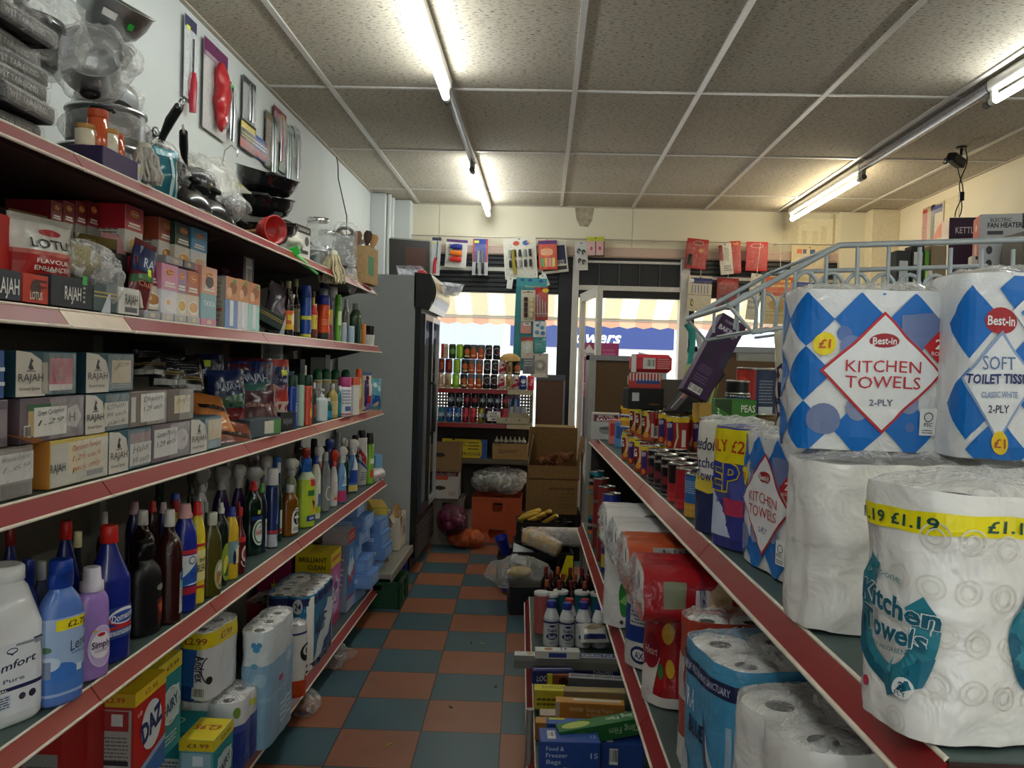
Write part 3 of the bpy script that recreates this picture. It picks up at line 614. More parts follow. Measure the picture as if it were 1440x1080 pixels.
def crate(label,loc,rot,w,d,h,col,holes,name='plastic_crate',cat='crate',group=None,ribs=True):
 # open-topped crate; holes: list of (u0, u1, v0, v1) fractions cut through the front and back
 r = T(name,label,cat,loc,rot,group); mat = P(col,.5,var=.06); mb = MB(); t = .008
 us = sorted({-.5,.5,*[a for q in holes for a in q[:2]]}); vs = sorted({0,1,*[a for q in holes for a in q[2:]]})
 for y0,y1 in ((-d/2,-d/2+t),(d/2-t,d/2)):
  for a,b_ in zip(us,us[1:]):
   for c_,e in zip(vs,vs[1:]):
    mu,mv = (a+b_)/2,(c_+e)/2
    if any(q[0] < mu < q[1] and q[2] < mv < q[3] for q in holes): continue
    mb.cbox(a*w,y0,c_*h,b_*w,y1,e*h,mat)
 for x0,x1 in ((-w/2,-w/2+t),(w/2-t,w/2)):
  mb.cbox(x0,-d/2,0,x1,d/2,h*.66,mat); mb.cbox(x0,-d/2,h*.86,x1,d/2,h,mat); mb.cbox(x0,-d/2,h*.66,x1,-d*.2,h*.86,mat); mb.cbox(x0,d*.2,h*.66,x1,d/2,h*.86,mat)
 mb.cbox(-w/2,-d/2,0,w/2,d/2,.006,mat); mb.build('crate_body',r)
 if ribs:
  q = MB()
  for z in (0.0,h-.02): q.cbox(-w/2-.006,-d/2-.008,z,w/2+.006,d/2+.008,z+.006,mat); 
  q = MB()
  for z in (.0,h-.018):
   for a in (-1,1): q.cbox(-w/2-.008,a*d/2-.006,z,w/2+.008,a*d/2+.006,z+.018,mat); q.cbox(a*w/2-.006,-d/2,z,a*w/2+.006,d/2,z+.018,mat)
  for a in (-.5,-.26,.26,.5): q.cbox(a*w-.008,-d/2-.007,0,a*w+.008,-d/2,h,mat)
  q.build('rim_and_ribs',r)
 return r
def card_pack(label,loc,rot,w,h,col,prints=(),items=(),cat='blister pack',name='blister_pack',group=None,hole=True,bubble=True,t=.0015):
 # a printed backing card hanging by its top; items: list of functions adding goods to a mesh; a clear bubble over them
 r = T(name,label,cat,loc,rot,group); mb = MB(); mb.box(w,t,h,P(col,.45,var=.04),Matrix.Translation((0,0,-h)),b=0)
 S = Flat((0,-t/2,-h),(1,0,0),(0,0,1)); pr(mb,S,prints,w,h,.0005)
 if hole: mb.ell(S,0,h-.012,.02,.008,P('#3a3a3c',.6),.0012)
 mb.build('backing_card',r)
 if items:
  q = MB(); [f(q) for f in items]; q.build('goods',r)
 if bubble:
  q = MB(); q.grid(lambda a,b: ((a-.5)*w*.92,-t/2-.012*min(1,8*min(a,1-a,b,1-b))-.001,-h*.96+b*h*.82),10,10,film('#ffffff',.05,.3,.08,40)); q.build('plastic_bubble',r)
 return r
# ================================================================ LEFT SHELVING
SX = -.90; Z1,Z2,Z3,Z4,Z5 = 1.803,1.497,1.147,.72,.13
DECK = P('#4d5f5c',.45,.3,var=.12,scale=8); UNDER = P('#3b2420',.6); STRIP = P('#8e181d',.38,coat=.12,var=.06,scale=12); EDGE = P('#e9ddcc',.35); METAL = P('#9c9a93',.45,.4)
PEG = P('#6d675c',.7)
rack = T('shelving_unit','long metal wall shelving with red price strips along the left wall','shelving',(XL,0,0))
b = MB(); b.cbox(.005,-.6,0,.03,4.752,1.95,PEG); b.build('back_panel',rack)
for y in (-.6,.45,1.5,2.55,3.6,4.72): q = MB(); q.cbox(.03,y,0,.06,y+.035,1.98,METAL); q.build('upright',rack)
def strip(par,x,z,y0,y1,s=1,mat=None,dx=0.):
 # slanting ticket strip: foot at x, head leaning back by .025
 q = MB(); e = .003; sg = s
 A,B,Cc,D = (x,z),(x-sg*.025,z+.033),(x-sg*.031,z+.031),(x-sg*.006,z-.002)
 q.prism([(A[0],A[1]),(B[0],B[1]),(Cc[0],Cc[1]),(D[0],D[1])],y0,y1,mat or STRIP)
 for c_,r_ in ((A,.0035),(B,.003)): q.tube([(c_[0],y0,c_[1]),(c_[0],y1,c_[1])],r_,EDGE,8)
 if dx: q.v = [(vx+dx*vy,vy,vz) for vx,vy,vz in q.v]
 return q.build('price_strip',par)
CRM = P('#d9bfa0',.35,coat=.3)
for i,(z,y1,dep) in enumerate(((Z1,4.52,.44),(Z2,4.7,.46),(Z3,4.8,.46),(Z4,4.95,.47),(Z5,4.73,.5))):
 s = MB(); s.cbox(.04,-.6,z-.03,min(.04+dep-.02,.482),y1,z-.003,UNDER); s.cbox(.04,-.6,z-.003,.484,y1,z-.0015,DECK,b=0)
 sh = s.build('shelf',rack)
 cuts = {0: [-.6,.4,1.62,2.15,2.9,3.7,4.52],1: [-.6,1.58,1.83,2.75,3.7,4.7],2: [-.6,1.75,2.6,3.4,4.1,4.8],3: [-.6,1.72,2.35,3.2,4.95],4: [-.6,2.3,4.73]}[i]
 for k,(a,c) in enumerate(zip(cuts,cuts[1:])): strip(sh,.51,z-.036,a+.002,c-.002,1,CRM if (i == 1 and k == 1) else None)
 for y in (1.5,2.55,3.6,y1-.03):
  q = MB(); q.prism([(.06,z-.003),(.42,z-.006),(.42,z-.03),(.1,z-.12),(.06,z-.12)],y,y+.004,P('#4a4844',.5,.3)); q.build('bracket',sh)
b = MB(); b.cbox(.1,-.6,0,.42,4.7,Z5-.03,P('#1d1a18',.7)); b.build('plinth',rack)
RL = PI/2  # fronts face the aisle
# ---------------------------------------------------------------- fourth shelf: cleaners and detergents, front row
G4 = 'bottles on the cleaning shelf'
def B4(u0,v0,u1,v1,style,body,cap,prints,label,rot=RL-.35,group=G4,z=Z4,**k):
 c,w,h = slot(u0,v0,u1,v1,z); return bottle(label,c,rot,w,h,style,body,cap,prints,group=group,**k)
# the five litre jug
c,w,h = slot(-38,800,58,1034,Z4); c -= R_*.042; c.z = Z4
t = T('detergent_jug','large white fabric softener jug with handle at the near end of the bottle shelf','bottle',c,RL-.42,G4); w = .17; hh = h
jm = P('#e8eaee',.35,coat=.3,trans=.0,var=.03)
secs = [(0,w/2*.94,w*.36,5),(.01,w/2,w*.4,5),(.2*hh,w/2,w*.4,5),(.62*hh,w/2,w*.4,5),(.7*hh,w/2*.95,w*.37,4,0,0),(.86*hh,w/2*.55,w*.24,3,.025,0),(.9*hh,w*.19,w*.17,2,.035,0)]
b = MB(); b.loft(secs,jm,40); b.build('jug_body',t)
b = MB(); pr(b,Wrap(secs,.01),[('r',.0,.31,.9,.46,'#dfe3ea'),('p',[(-.46,.26),(.45,.26),(.45,.235),(-.46,.235)],'#232a55'),('r',-.2,.17,.5,.09,'#c9d2e0'),('s',-.2,.17,.46,.08,5,'#3a4468'),('e',.3,.18,.09,.05,'#23243a'),('e',.18,.18,.08,.045,'#3a3b52'),
 ('t','Comfort',.03,.4,.05,'#2b3050',.62,6,.2,.016),('t','Pure',.08,.305,.026,'#4b5270',.24),('t','PROFESSIONAL',-.2,.2475,.014,'#ffffff',.42),('o',.06,.49,.13,.04,.006,'#2b3050'),('p',[(.0,.49),(.06,.46),(.12,.49),(.06,.475)],'#2b3050'),('r',.38,.53,.14,.022,'#232a55'),('r',.38,.505,.12,.012,'#8d95b0'),
 ('p',[(.1,.53),(.42,.53),(.47,.4),(.47,.27),(.445,.27),(.445,.4),(.4,.51),(.1,.515)],'#8f95a2'),('r',-.33,.68,.2,.03,'#d9f020')],w,hh); b.build('label',t)
b = MB(); b.lathe([(w*.2,.895*hh),(w*.22,.9*hh),(w*.215,.985*hh),(w*.18,hh)],P('#f0f1f2',.35),24,Matrix.Translation((.035,0,0))); b.build('cap',t)
b = MB(); b.tube([(-.03,0,.86*hh),(-.07,0,.84*hh),(-.083,0,.76*hh),(-.08,0,.66*hh)],.014,jm,10); b.build('handle',t)
B4(57,787,114,996,'softener','#5a7fc9','#173f9e',[('r',-.05,.34,1.75,.54,'#9fb8dd'),('r',-.1,.17,1.5,.16,'#4a7cc8'),('e',-.2,.23,.8,.14,'#3f78cc'),('e',-.45,.3,.5,.1,'#c9d8ee'),('r',.2,.56,1.0,.075,'#f2e12a'),('t','£2.75',.2,.56,.04,'#20201c',.5),('t','Lenor',.3,.42,.075,'#1a2140',.62,12,.3,.0),('o',.4,.52,.1,.045,.006,'#26305c'),('e',-.5,.4,.25,.045,'#4f7a58'),('r',-.5,.26,.22,.12,'#7f8fae'),('s',.3,.35,.5,.02,2,'#4b5880'),('r',.25,.24,.14,.05,'#dbe4f2')],
 'big blue fabric conditioner bottle with yellow £2.75 band beside the white jug',rot=RL-.42)
B4(107,798,151,960,'lilac','#a583cf','#cfc8d6',[('e',.1,.29,.82,.38,'#cbb4e4'),('e',.1,.3,.7,.24,'#f2ecf5'),('t','Simply',.1,.31,.06,'#4b2c58',.62,0,0,.02),('e',.1,.395,.26,.035,'#b81e2c'),('s',.1,.25,.4,.03,2,'#8b6a9c'),('o',.1,.29,.82,.38,.014,'#d8c8ea'),('e',-.1,.435,.18,.02,'#e8d23a')],
 'lilac fabric softener bottle with clear cap beside the big blue one',rot=RL-.42)
B4(125,739,181,936,'cleaner','#1a2a86','#d22a20',[('r',.08,.29,1.15,.23,'#27448e'),('e',.12,.335,.8,.12,'#f0f2f8'),('e',.12,.33,.74,.085,'#2a56b0'),('t','Domestos',.12,.335,.05,'#ffffff',.7,6,.2),('o',.12,.33,.82,.13,.012,'#c4242c',180,300),('r',.08,.255,1.1,.024,'#c03038'),('r',.08,.215,1.1,.04,'#7d8fb4'),('s',.08,.215,.9,.03,2,'#dfe4ee')],
 'navy bleach bottle with tall shoulders and red cap beside the lilac bottle',rot=RL-.35)
B4(179,762,225,897,'softener','#101013','#0d0d0f',[('p',[(.15,.36),(.62,.4),(.62,.12),(.2,.1)],'#5c2a20'),('p',[(.2,.3),(.58,.36),(.5,.24),(.3,.2)],'#c05a34'),('r',.55,.25,.06,.3,'#d8d3c8'),('e',.3,.49,.3,.07,'#8a9088'),('r',.45,.5,.15,.035,'#3be04a')],
 'matt black detergent bottle with green price dot in the front row',rough=.4,coat=.1)
B4(220,717,256,879,'round','#331311','#dedad4',[('p',[(.15,.44),(.8,.5),(.8,.1),(.12,.08)],'#c9cbc8'),('p',[(.18,.3),(.2,.44),(.8,.5),(.8,.32)],'#58c0b8'),('p',[(.16,.38),(.2,.45),(.45,.47),(.4,.36)],'#2c4a9c'),('s',.45,.22,.5,.14,7,'#5a5a5a'),('b',.6,.15,.2,.06)],
 'dark brown disinfectant bottle with white cap and teal label, front row',rot=RL-.5)
B4(243,709,276,863,'bleach','#1b2c92','#d9a0a0',[('r',.15,.56,1.2,.04,'#c22838'),('r',.15,.39,1.2,.28,'#dfe4ea'),('p',[(-.4,.32),(.75,.54),(.75,.28),(-.4,.25)],'#2b5db8'),('o',.05,.48,.34,.08,.012,'#6b7280'),('r',.15,.2,1.2,.07,'#b02438'),('t','BLEACH',.25,.35,.05,'#1d3f94',.5,8)],
 'navy bleach bottle with pale pink cap beside the brown bottle',rot=RL-.45)
B4(266,706,288,851,'bleach','#ead33a','#d1242a',[('r',.15,.58,1.2,.03,'#c8302c'),('r',.15,.38,1.1,.3,'#f2ea9c'),('t','BLEACH',.15,.36,.07,'#3c3a34',.85,6,.2),('t','thick',.1,.44,.045,'#3c3a34',.5,8),('r',.15,.17,1.2,.025,'#c8302c')],
 'yellow bleach bottle with red cap in the front row',rot=RL-.45)
B4(285,721,311,841,'flask','#4d4a16','#b9bcae',[('e',.25,.25,.7,.36,'#a9ad7e'),('e',.3,.26,.5,.26,'#d8d5c0'),('t','olive',.3,.28,.06,'#3d4a20',.4,50),('p',[(.1,.1),(.5,.2),(.55,.1)],'#5b7a30'),('e',.12,.22,.2,.16,'#c07838')],
 'olive green soap bottle with clear cap in the front row',rot=RL-.45)
B4(300,707,321,826,'dish','#15201a','#d5d4cc',[('e',.2,.28,.8,.46,'#93ad3c'),('e',.2,.24,.5,.24,'#e2d860'),('p',[(.0,.12),(.4,.3),(.5,.1)],'#3d6b28')],
 'black-green dishwash bottle with white cap and leafy label',rot=RL-.45)
B4(315,713,335,816,'bleach','#e3bb30','#2a3a9c',[('r',.15,.38,1.2,.3,'#7fa5a8'),('e',.2,.32,.7,.22,'#efe6c4'),('t','Clean',.2,.45,.05,'#ffffff',.6),('e',-.05,.3,.25,.2,'#1d2c50'),('e',.35,.28,.2,.1,'#d8a040')],
 'amber yellow cleaner bottle with blue cap in the front row',rot=RL-.45)
B4(330,714,345,808,'sauce','#5c1014','#cf2a2c',[('r',.1,.52,1.2,.08,'#c83038'),('e',.2,.3,.8,.24,'#d9c4bc'),('e',.2,.3,.5,.14,'#a02428'),('o',.2,.2,.9,.2,.015,'#d8d0c8',180,360)],
 'thin dark red bottle with red cap in front of the green dish soap',rot=RL-.45)
B4(344,677,368,782,'dish','#0b2a20','#d0242a',[('e',.2,.3,.95,.36,'#e9efe9'),('o',.2,.3,.8,.3,.02,'#2a7a4a'),('t','FAIRY',.2,.3,.06,'#c2382e',.55,4),('r',.15,.5,.95,.055,'#2a3c8c'),('r',.12,.58,.2,.055,'#d8ea30'),('p',[(.15,.36),(.3,.4),(.28,.36)],'#2c8a48')],
 'dark green dish soap bottle with red cap and white oval label',rot=RL-.5)
B4(361,680,375,778,'dish','#1c2a38','#5fb83c',[('r',.4,.28,.4,.4,'#cfd6da'),('r',.4,.4,.4,.06,'#d8c040')],
 'clear grey dish soap bottle with bright green cap',rot=RL-.5)
B4(374,659,391,771,'aerosol','#23366f','#dfe0df',[('r',0,.2,3,.04,'#b03040'),('r',0,.09,3,.16,'#b9bec8'),('p',[(.0,.3),(.4,.6),(.45,.3)],'#4a6cb8'),('r',.3,.12,.3,.08,'#3a3f50')],
 'navy polish spray with white cap and silver foot',rot=RL-.5)
B4(386,651,397,762,'sauce','#16362a','#e4e4e0',[('r',.2,.25,.6,.3,'#c3cfc0'),('r',.2,.14,.6,.05,'#c04038')],
 'slim dark green bottle with white cap beside the navy polish spray',rot=RL-.5)
B4(396,682,419,755,'flask','#7a4a14','#e8e6e0',[('e',.22,.3,.72,.5,'#e8e4dc'),('r',.22,.2,.72,.3,'#e8e4dc'),('e',.22,.34,.5,.26,'#1a1e22'),('r',.22,.34,.05,.2,'#f0f0ee'),('r',.22,.36,.36,.045,'#f0f0ee'),('t','Antiseptic',.22,.51,.04,'#2c3c6c',.5),('s',.22,.13,.5,.08,3,'#3b3b3b')],
 'small amber antiseptic bottle with white cap and cross on label',rot=RL-.5)
B4(418,645,443,743,'softener','#b7cf3e','#2f6fc8',[('r',.2,.66,.36,.12,'#c8343c'),('r',.05,.5,.4,.08,'#3a7a3c'),('p',[(.05,.45),(.5,.4),(.45,.15),(.0,.2)],'#d8c040'),('p',[(.1,.4),(.3,.36),(.25,.24)],'#25302a'),('r',.15,.13,.7,.08,'#1d3f8c'),('t','NEW',.1,.13,.04,'#ffffff',.3),('r',-.2,.8,1.8,.2,'#c4d6b0')],
 'lime green cleaner bottle with wide blue cap in the front row',rot=RL-.55)
B4(437,641,451,731,'bleach','#e4e6d4','#25419c',[('p',[(-.5,.1),(.6,.5),(.6,.1)],'#b9c838'),('r',.2,.3,.5,.2,'#5a6a9c')],
 'white and lime cleaner bottle with navy cap behind the lime green one',rot=RL-.55)
B4(451,636,464,720,'flask',P('#8d9190',.1,coat=.6),'#bfc3c4',[('o',.2,.3,.8,.24,.02,'#d6d8d4')],
 'clear colourless bottle with grey cap past the lime cleaner',rot=RL-.55)
B4(463,633,475,713,'spray','#d7d4d0','#c8321f',[('p',[(-.3,.12),(.5,.3),(.5,.1)],'#e07040'),('o',0,.3,.9,.28,.03,'#c9b8a8')],
 'white spray bottle with orange red trigger',rot=RL-.55,name='spray_bottle',cat='spray bottle')
B4(473,628,487,708,'spray','#6f9fcf','#e6e6e2',[('r',0,.12,2,.2,'#b83a6c'),('p',[(-.2,.3),(.3,.66),(.5,.3)],'#cfe0f0'),('s',.1,.4,.5,.14,4,'#21408c')],
 'pale blue spray bottle with white trigger and pink foot',rot=RL-.55,name='spray_bottle',cat='spray bottle')
B4(482,618,491,696,'sauce','#123224','#d9d8d0',[('r',.3,.45,.6,.3,'#3b8a4c')],
 'thin dark green bottle with pale cap between two blue sprays',rot=RL-.55)
B4(487,618,503,693,'spray','#4f86c6','#eceae6',[('r',0,.3,2.4,.24,'#2447a0'),('p',[(-.3,.42),(.1,.7),(.5,.42)],'#d8e8f6'),('r',.1,.08,1.8,.12,'#e0c468')],
 'bright blue window spray with white trigger at the far end',rot=RL-.55,name='spray_bottle',cat='spray bottle')
c,w,h = slot(500,616,517,684,Z4)
pouch('white and red foil refill pouch standing past the blue window spray',c,RL-.7,w*1.05,h,.05,'#d8d5d0',[('p',[(-.5,.6),(.5,.35),(.5,.5),(-.4,.8)],'#b83238'),('p',[(-.5,.5),(.5,.28),(.5,.33),(-.5,.58)],'#3a5a9c'),('s',.05,.2,.6,.2,4,'#5a6a70')],group=G4,seed=3)
c,w,h = slot(515,609,525,681,Z4)
bottle('slim apple green spray tube at the far end of the bottle shelf',c,RL-.6,w*1.15,h,'aerosol','#86bf3c','#3c3d40',[('r',.1,.2,.8,.16,'#c8542c'),('r',.1,.45,.8,.1,'#e6e8c8')],group=G4)
c,w,h = slot(527,645,551,668,Z4); c.y = 4.84; b = MB(); crumple(b,(0,0,h*.4),(.06,.1,h*.45),P('#e6dcdc',.3,coat=.5,var=.12),4.); b.build('plastic_packet',None,'crumpled white and pink plastic packet at the end of the bottle shelf','packet',loc=c)
c,w,h = slot(531,629,552,648,Z4+.075); carton('small sky blue carton on the packets at the end of the bottle shelf',(c.x,4.86,Z4+.0012),RL-.4,.07,w,h+.07,'#5d93bd')
c,w,h = slot(519,615,545,630,Z4+.13); carton('black shallow tray on top of the packets by the fridge',(c.x-.12,4.84,Z4+.0012),RL-.2,.1,w,h+.13,'#1d1e20',cat='tray',name='tray')
# ---------------------------------------------------------------- rows behind
G4b = 'bottles at the back of the cleaning shelf'
def K4(u0,v0,u1,x,style,body,cap,prints,label,**k):
 c,w,h = deep(u0,v0,u1,Z4,x=x); return bottle(label,c,RL-.3,w,h,style,body,cap,prints,group=G4b,**k)
K4(183,718,219,-1.08,'round','#2c1512','#d6d2cc',[('r',.5,.3,.5,.3,'#5a4a44')],'brown disinfectant bottle with white cap behind the matt black one')
K4(137,720,158,-1.16,'round','#20120f','#cfccc6',[],'brown bottle with slanted white cap behind the navy bleach bottle')
K4(74,733,112,-1.05,'cleaner','#18246c','#b8231c',[],'navy bleach bottle with red cap behind the big blue softener')
K4(97,748,122,-1.06,'sauce','#1a1a2c','#d8d2a0',[],'dark bottle with white and yellow cap between two navy bleach bottles')
K4(0,738,30,-1.08,'cleaner','#151f5c','#7c1c1c',[],'navy bleach bottle with shade-darkened red cap behind the white jug')  # navy and red darkened to stand for the shade back here
K4(26,787,54,-1.02,'softener','#16307c','#16307c',[],'blue softener bottle half hidden between the jug and the blue one')
K4(46,790,70,-1.03,'flask','#3c4660','#a4a6ac',[],'clear capped bottle half hidden behind the big blue softener')
for i,(u0,v0,u1,x,st,bd,cp,lb) in enumerate([
 (178,706,200,-1.16,'bleach','#1a2050','#c8a0a4','navy bottle with frosted pink cap deep behind the brown bottles'),
 (206,705,224,-1.15,'bleach','#301018','#c02a24','bottle with scarlet cap behind the white capped brown bottle'),
 (222,707,238,-1.13,'bleach','#1c2458','#d4bcbc','navy bottle with whitish pink cap behind the brown bottles'),
 (238,704,256,-1.13,'flask','#b89c28','#b42820','yellow bottle with red collar behind the pink capped navy bottle'),
 (284,707,296,-1.03,'sauce','#3a4038','#b9bab4','dark bottle with grey flip cap behind the olive soap'),
 (322,712,331,-1.0,'dish','#54101a','#b82430','maroon bottle with red cap behind the amber cleaner'),
 (331,706,341,-1.02,'dish','#641420','#a8202c','maroon bottle with ruby cap behind the thin red bottle')]):
 K4(u0,v0,u1,x,st,bd,cp,[],lb)
c,w,h = deep(236,694,258,Z4,x=-1.15); bottle('yellow toilet cleaner with royal blue angled spout at the back',c,RL-.3,w,h,'bleach','#c8a828','#24409c',[],group=G4b)
GT = 'spray bottles with frosted triggers'
for i,(u0,v0,u1,x,bd,cp,lb) in enumerate([
 (272,655,295,-1.16,'#b9bcba','#a9aaa6','white spray bottle with frosted trigger, nearest the camera of the sprays'),
 (299,655,324,-1.14,'#2c184c','#a09f9b','purple spray bottle with frosted trigger beside the white bodied one'),
 (326,653,346,-1.1,'#331a58','#b5b4b0','purple spray bottle with bright frosted trigger behind the maroon bottles'),
 (345,657,369,-1.06,'#2a2438','#aaa9a4','spray bottle with frosted trigger behind the green dish soap'),
 (262,660,276,-1.22,'#1a1c22','#55544f','dark spray bottle deep in the shelf behind the frosted triggers'),
 (345,638,364,-1.22,'#3c3a48','#8e8d88','grey spray bottle in the deepest row above the frosted triggers'),
 (363,641,385,-1.16,'#8b8d94','#cfcec8','spray bottle with large white hooked trigger behind the navy polish spray'),
 (399,645,420,-1.08,'#9aa87c','#dcdbd4','pale green spray bottle with white trigger behind the amber antiseptic'),
 (412,628,428,-1.2,'#3a5468','#4a4c50','grey trigger spray in the back row behind the lime cleaner'),
 (423,630,437,-1.16,'#c8ccd4','#c23830','spray bottle with red and white trigger in the back row'),
 (441,628,456,-1.1,'#a83028','#e2ded8','red spray bottle with white topped trigger behind the clear bottle'),
 (456,617,470,-1.14,'#1d2c6c','#2a4a9c','blue trigger spray in the back row past the red spray'),
 (478,616,488,-1.04,'#c8ccc8','#e4e4e0','white spray bottle behind the pale blue one')]):
 c,w,h = deep(u0,v0,u1,Z4,x=x); bottle(lb,c,RL-.3,w*.95,h,'spray',bd,cp,[],cat='spray bottle',name='spray_bottle',group=GT)
for i,(u0,v0,u1,x,bd,lb) in enumerate([
 (384,643,396,-1.12,'#2a62b0','bottle with bright blue collar behind the slim dark green bottle'),
 (495,612,506,-1.02,'#25262a','black aerosol at the far back behind the foil pouch'),
 (503,605,516,-1.05,'#2a2c2c','tall black aerosol behind the white and red pouch'),
 (437,617,447,-1.22,'#1c3a2c','dark green capped aerosol in the deepest row'),
 (470,608,479,-1.15,'#8f9598','silver aerosol in the back row behind the pale blue spray'),
 (219,672,232,-1.28,'#24402c','dim green bottle deep at the back left of the frosted sprays')]):
 c,w,h = deep(u0,v0,u1,Z4,x=x); bottle(lb,c,0,w,h,'aerosol',bd,bd,[],group='aerosols at the back of the cleaning shelf',cat='aerosol',name='aerosol_can')
# ---------------------------------------------------------------- bottom shelf: washing powder, toilet rolls, cartons
G5 = 'washing powder boxes on the bottom shelf'
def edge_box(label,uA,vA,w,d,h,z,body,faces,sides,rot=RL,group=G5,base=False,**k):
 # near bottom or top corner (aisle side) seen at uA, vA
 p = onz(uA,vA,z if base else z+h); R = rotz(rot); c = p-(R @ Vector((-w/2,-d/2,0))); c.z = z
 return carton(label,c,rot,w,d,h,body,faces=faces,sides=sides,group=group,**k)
DAZF = [('p',[(-.5,0),(.5,0),(.5,.28),(-.5,.12)],'#3a6cb0'),('p',[(-.5,.1),(.5,.26),(.5,.32),(-.5,.16)],'#9cc0e4'),('e',.03,.55,.66,.5,'#eef0f4'),('t','DAZ',.03,.57,.2,'#1d3570',.66,16,0,.05),('r',0,.93,1,.14,'#f0d628'),('t','£2.95',0,.93,.05,'#b8282c',.4),('t','x10',-.36,.76,.05,'#ffffff',.14)]
DAZL = [('r',0,.93,1,.14,'#c8a828'),('t','£2.99',0,.93,.05,'#b03028',.5),('r',0,.43,.84,.8,'#a9a8a4'),('r',0,.72,.7,.2,'#9c3236'),('r',.05,.73,.3,.12,'#c8cacc'),('s',0,.42,.7,.3,8,'#6b6b68'),('r',0,.3,.7,.05,'#2a2c30'),('r',0,.16,.7,.14,'#8d9088')]
DAZT = [('s',0,.5,.5,.2,2,'#b0442c')]
daz = dict(faces={'front': DAZF,'left': DAZL,'top': DAZT},sides={'top': '#e3c61e','front': '#c8241e','left': '#a8322c'})
FAF = [('r',0,.92,1,.16,'#ecd52a'),('t','£3.99',.1,.92,.05,'#5a4a20',.5),('r',.05,.5,.7,.34,'#d6e4e4'),('t','FAIRY',.05,.5,.12,'#1d5a78',.6,14,0,.03),('o',.05,.5,.8,.4,.02,'#e6f0f0'),('s',0,.15,.6,.12,3,'#cfe4e4')]
FAL = [('r',0,.92,1,.16,'#d8bd24'),('t','£3.99',.05,.92,.055,'#6b2a20',.62),('r',0,.7,.84,.22,'#8fb4c4'),('r',.05,.7,.3,.14,'#d4e2ea'),('r',0,.3,.84,.46,'#a9b6ba'),('s',0,.3,.74,.4,9,'#5e6b70'),('p',[(-.05,.44),(.1,.52),(.25,.44),(.1,.36)],'#d05038'),('p',[(0,.44),(.1,.495),(.2,.44),(.1,.385)],'#e9e4e0')]
fai = dict(faces={'front': FAF,'left': FAL,'top': [('s',0,.5,.5,.2,2,'#8a7420')]},sides={'top': '#dcc322','front': '#159098','left': '#5f9aa0'})
edge_box('red washing powder box with white disc and yellow top, upper one',190,976,.17,.095,.245,Z5+.215,'#c8241e',**daz)
edge_box('teal washing powder box with yellow top standing behind the red one',222,940,.15,.11,.26,Z5+.195,'#159098',**fai)
edge_box('teal washing powder box laid under the upper teal box',222,1022,.16,.13,.19,Z5,'#1a8a92',**fai)
edge_box('red washing powder box, lower one showing only its yellow top',187,1048,.17,.12,.21,Z5,'#c8241e',**daz)
edge_box('teal powder box with plain teal lid in the lowest row',262,1030,.15,.105,.2,Z5,'#14858c',faces={'front': FAF[2:],'left': [('r',0,.36,.7,.5,'#b9c4c6'),('s',0,.36,.6,.44,8,'#56646a')],'top': [('e',0,.5,.3,.3,'#c9dcdc'),('e',0,.5,.2,.2,'#3b8c94')]},sides={'top': '#13878e'})
edge_box('teal powder box with £3.99 on its yellow lid in the lowest row',301,1042,.15,.1,.2,Z5,'#159098',faces={'front': FAF,'left': FAL,'top': [('t','£2.95',.05,.5,.3,'#b8342c',.5,90),('r',-.1,.8,.2,.12,'#e8f03a')]},sides={'top': '#ecd52a','front': '#159098','left': '#5f9aa0'})
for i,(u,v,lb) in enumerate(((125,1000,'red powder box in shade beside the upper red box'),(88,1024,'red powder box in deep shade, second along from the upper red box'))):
 edge_box(lb,u,v,.16,.1,.245,Z5+.2,'#a01f1c',faces={'left': [('r',0,.4,.8,.7,'#8c8a86'),('s',0,.5,.6,.3,6,'#55534f'),('r',0,.3,.7,.05,'#222')],'front': [('p',[(-.5,0),(.5,0),(.5,.2),(-.5,.1)],'#3a6cb0')]},sides={'top': '#9c2a1e'})  # darker red and dull greys carry the shade on these copies
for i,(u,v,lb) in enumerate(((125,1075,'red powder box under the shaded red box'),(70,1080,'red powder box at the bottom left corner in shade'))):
 edge_box(lb,u,v,.17,.1,.195,Z5,'#8c1c1a',faces={'left': [('r',0,.4,.8,.7,'#77746e')]},sides={})  # reds darkened further, the shade is in the colour
# paper roll packs on the bottom shelf
GR = 'toilet and kitchen roll packs on the bottom shelf'
def corner(u,v,z,w,d,rot): p = onz(u,v,z); c = p-(rotz(rot) @ Vector((-w/2,-d/2,0))); c.z = z+.001; return c
def R5(u,v,vtop,nx,ny,nz,R,body,prints,label,z=Z5,rot=RL,**k):
 c = corner(u,v,z,2*R*nx,2*R*ny,rot); p = onz(u,v,z); d = ray(u,vtop); s_ = math.hypot(p.x,p.y)/math.hypot(d.x,d.y); H = EYE.z+d.z*s_-z
 return c,H,rollpack(label,c,rot,nx,ny,nz,R,H/nz,body,prints,group=GR,**k)
c,H,_ = R5(334,1090,993,2,2,1,.05,'#e6e7e8',[('r',0,.3,4,.6,'#2a3c8c'),('r',0,.62,4,.1,'#4a5aa8'),('e',-.45,.86,.12,.16,'#7a9a40'),('r',.1,.85,.2,.1,'#d8d840')],'white and navy toilet roll pack under the yellow banded pack',seed=2)
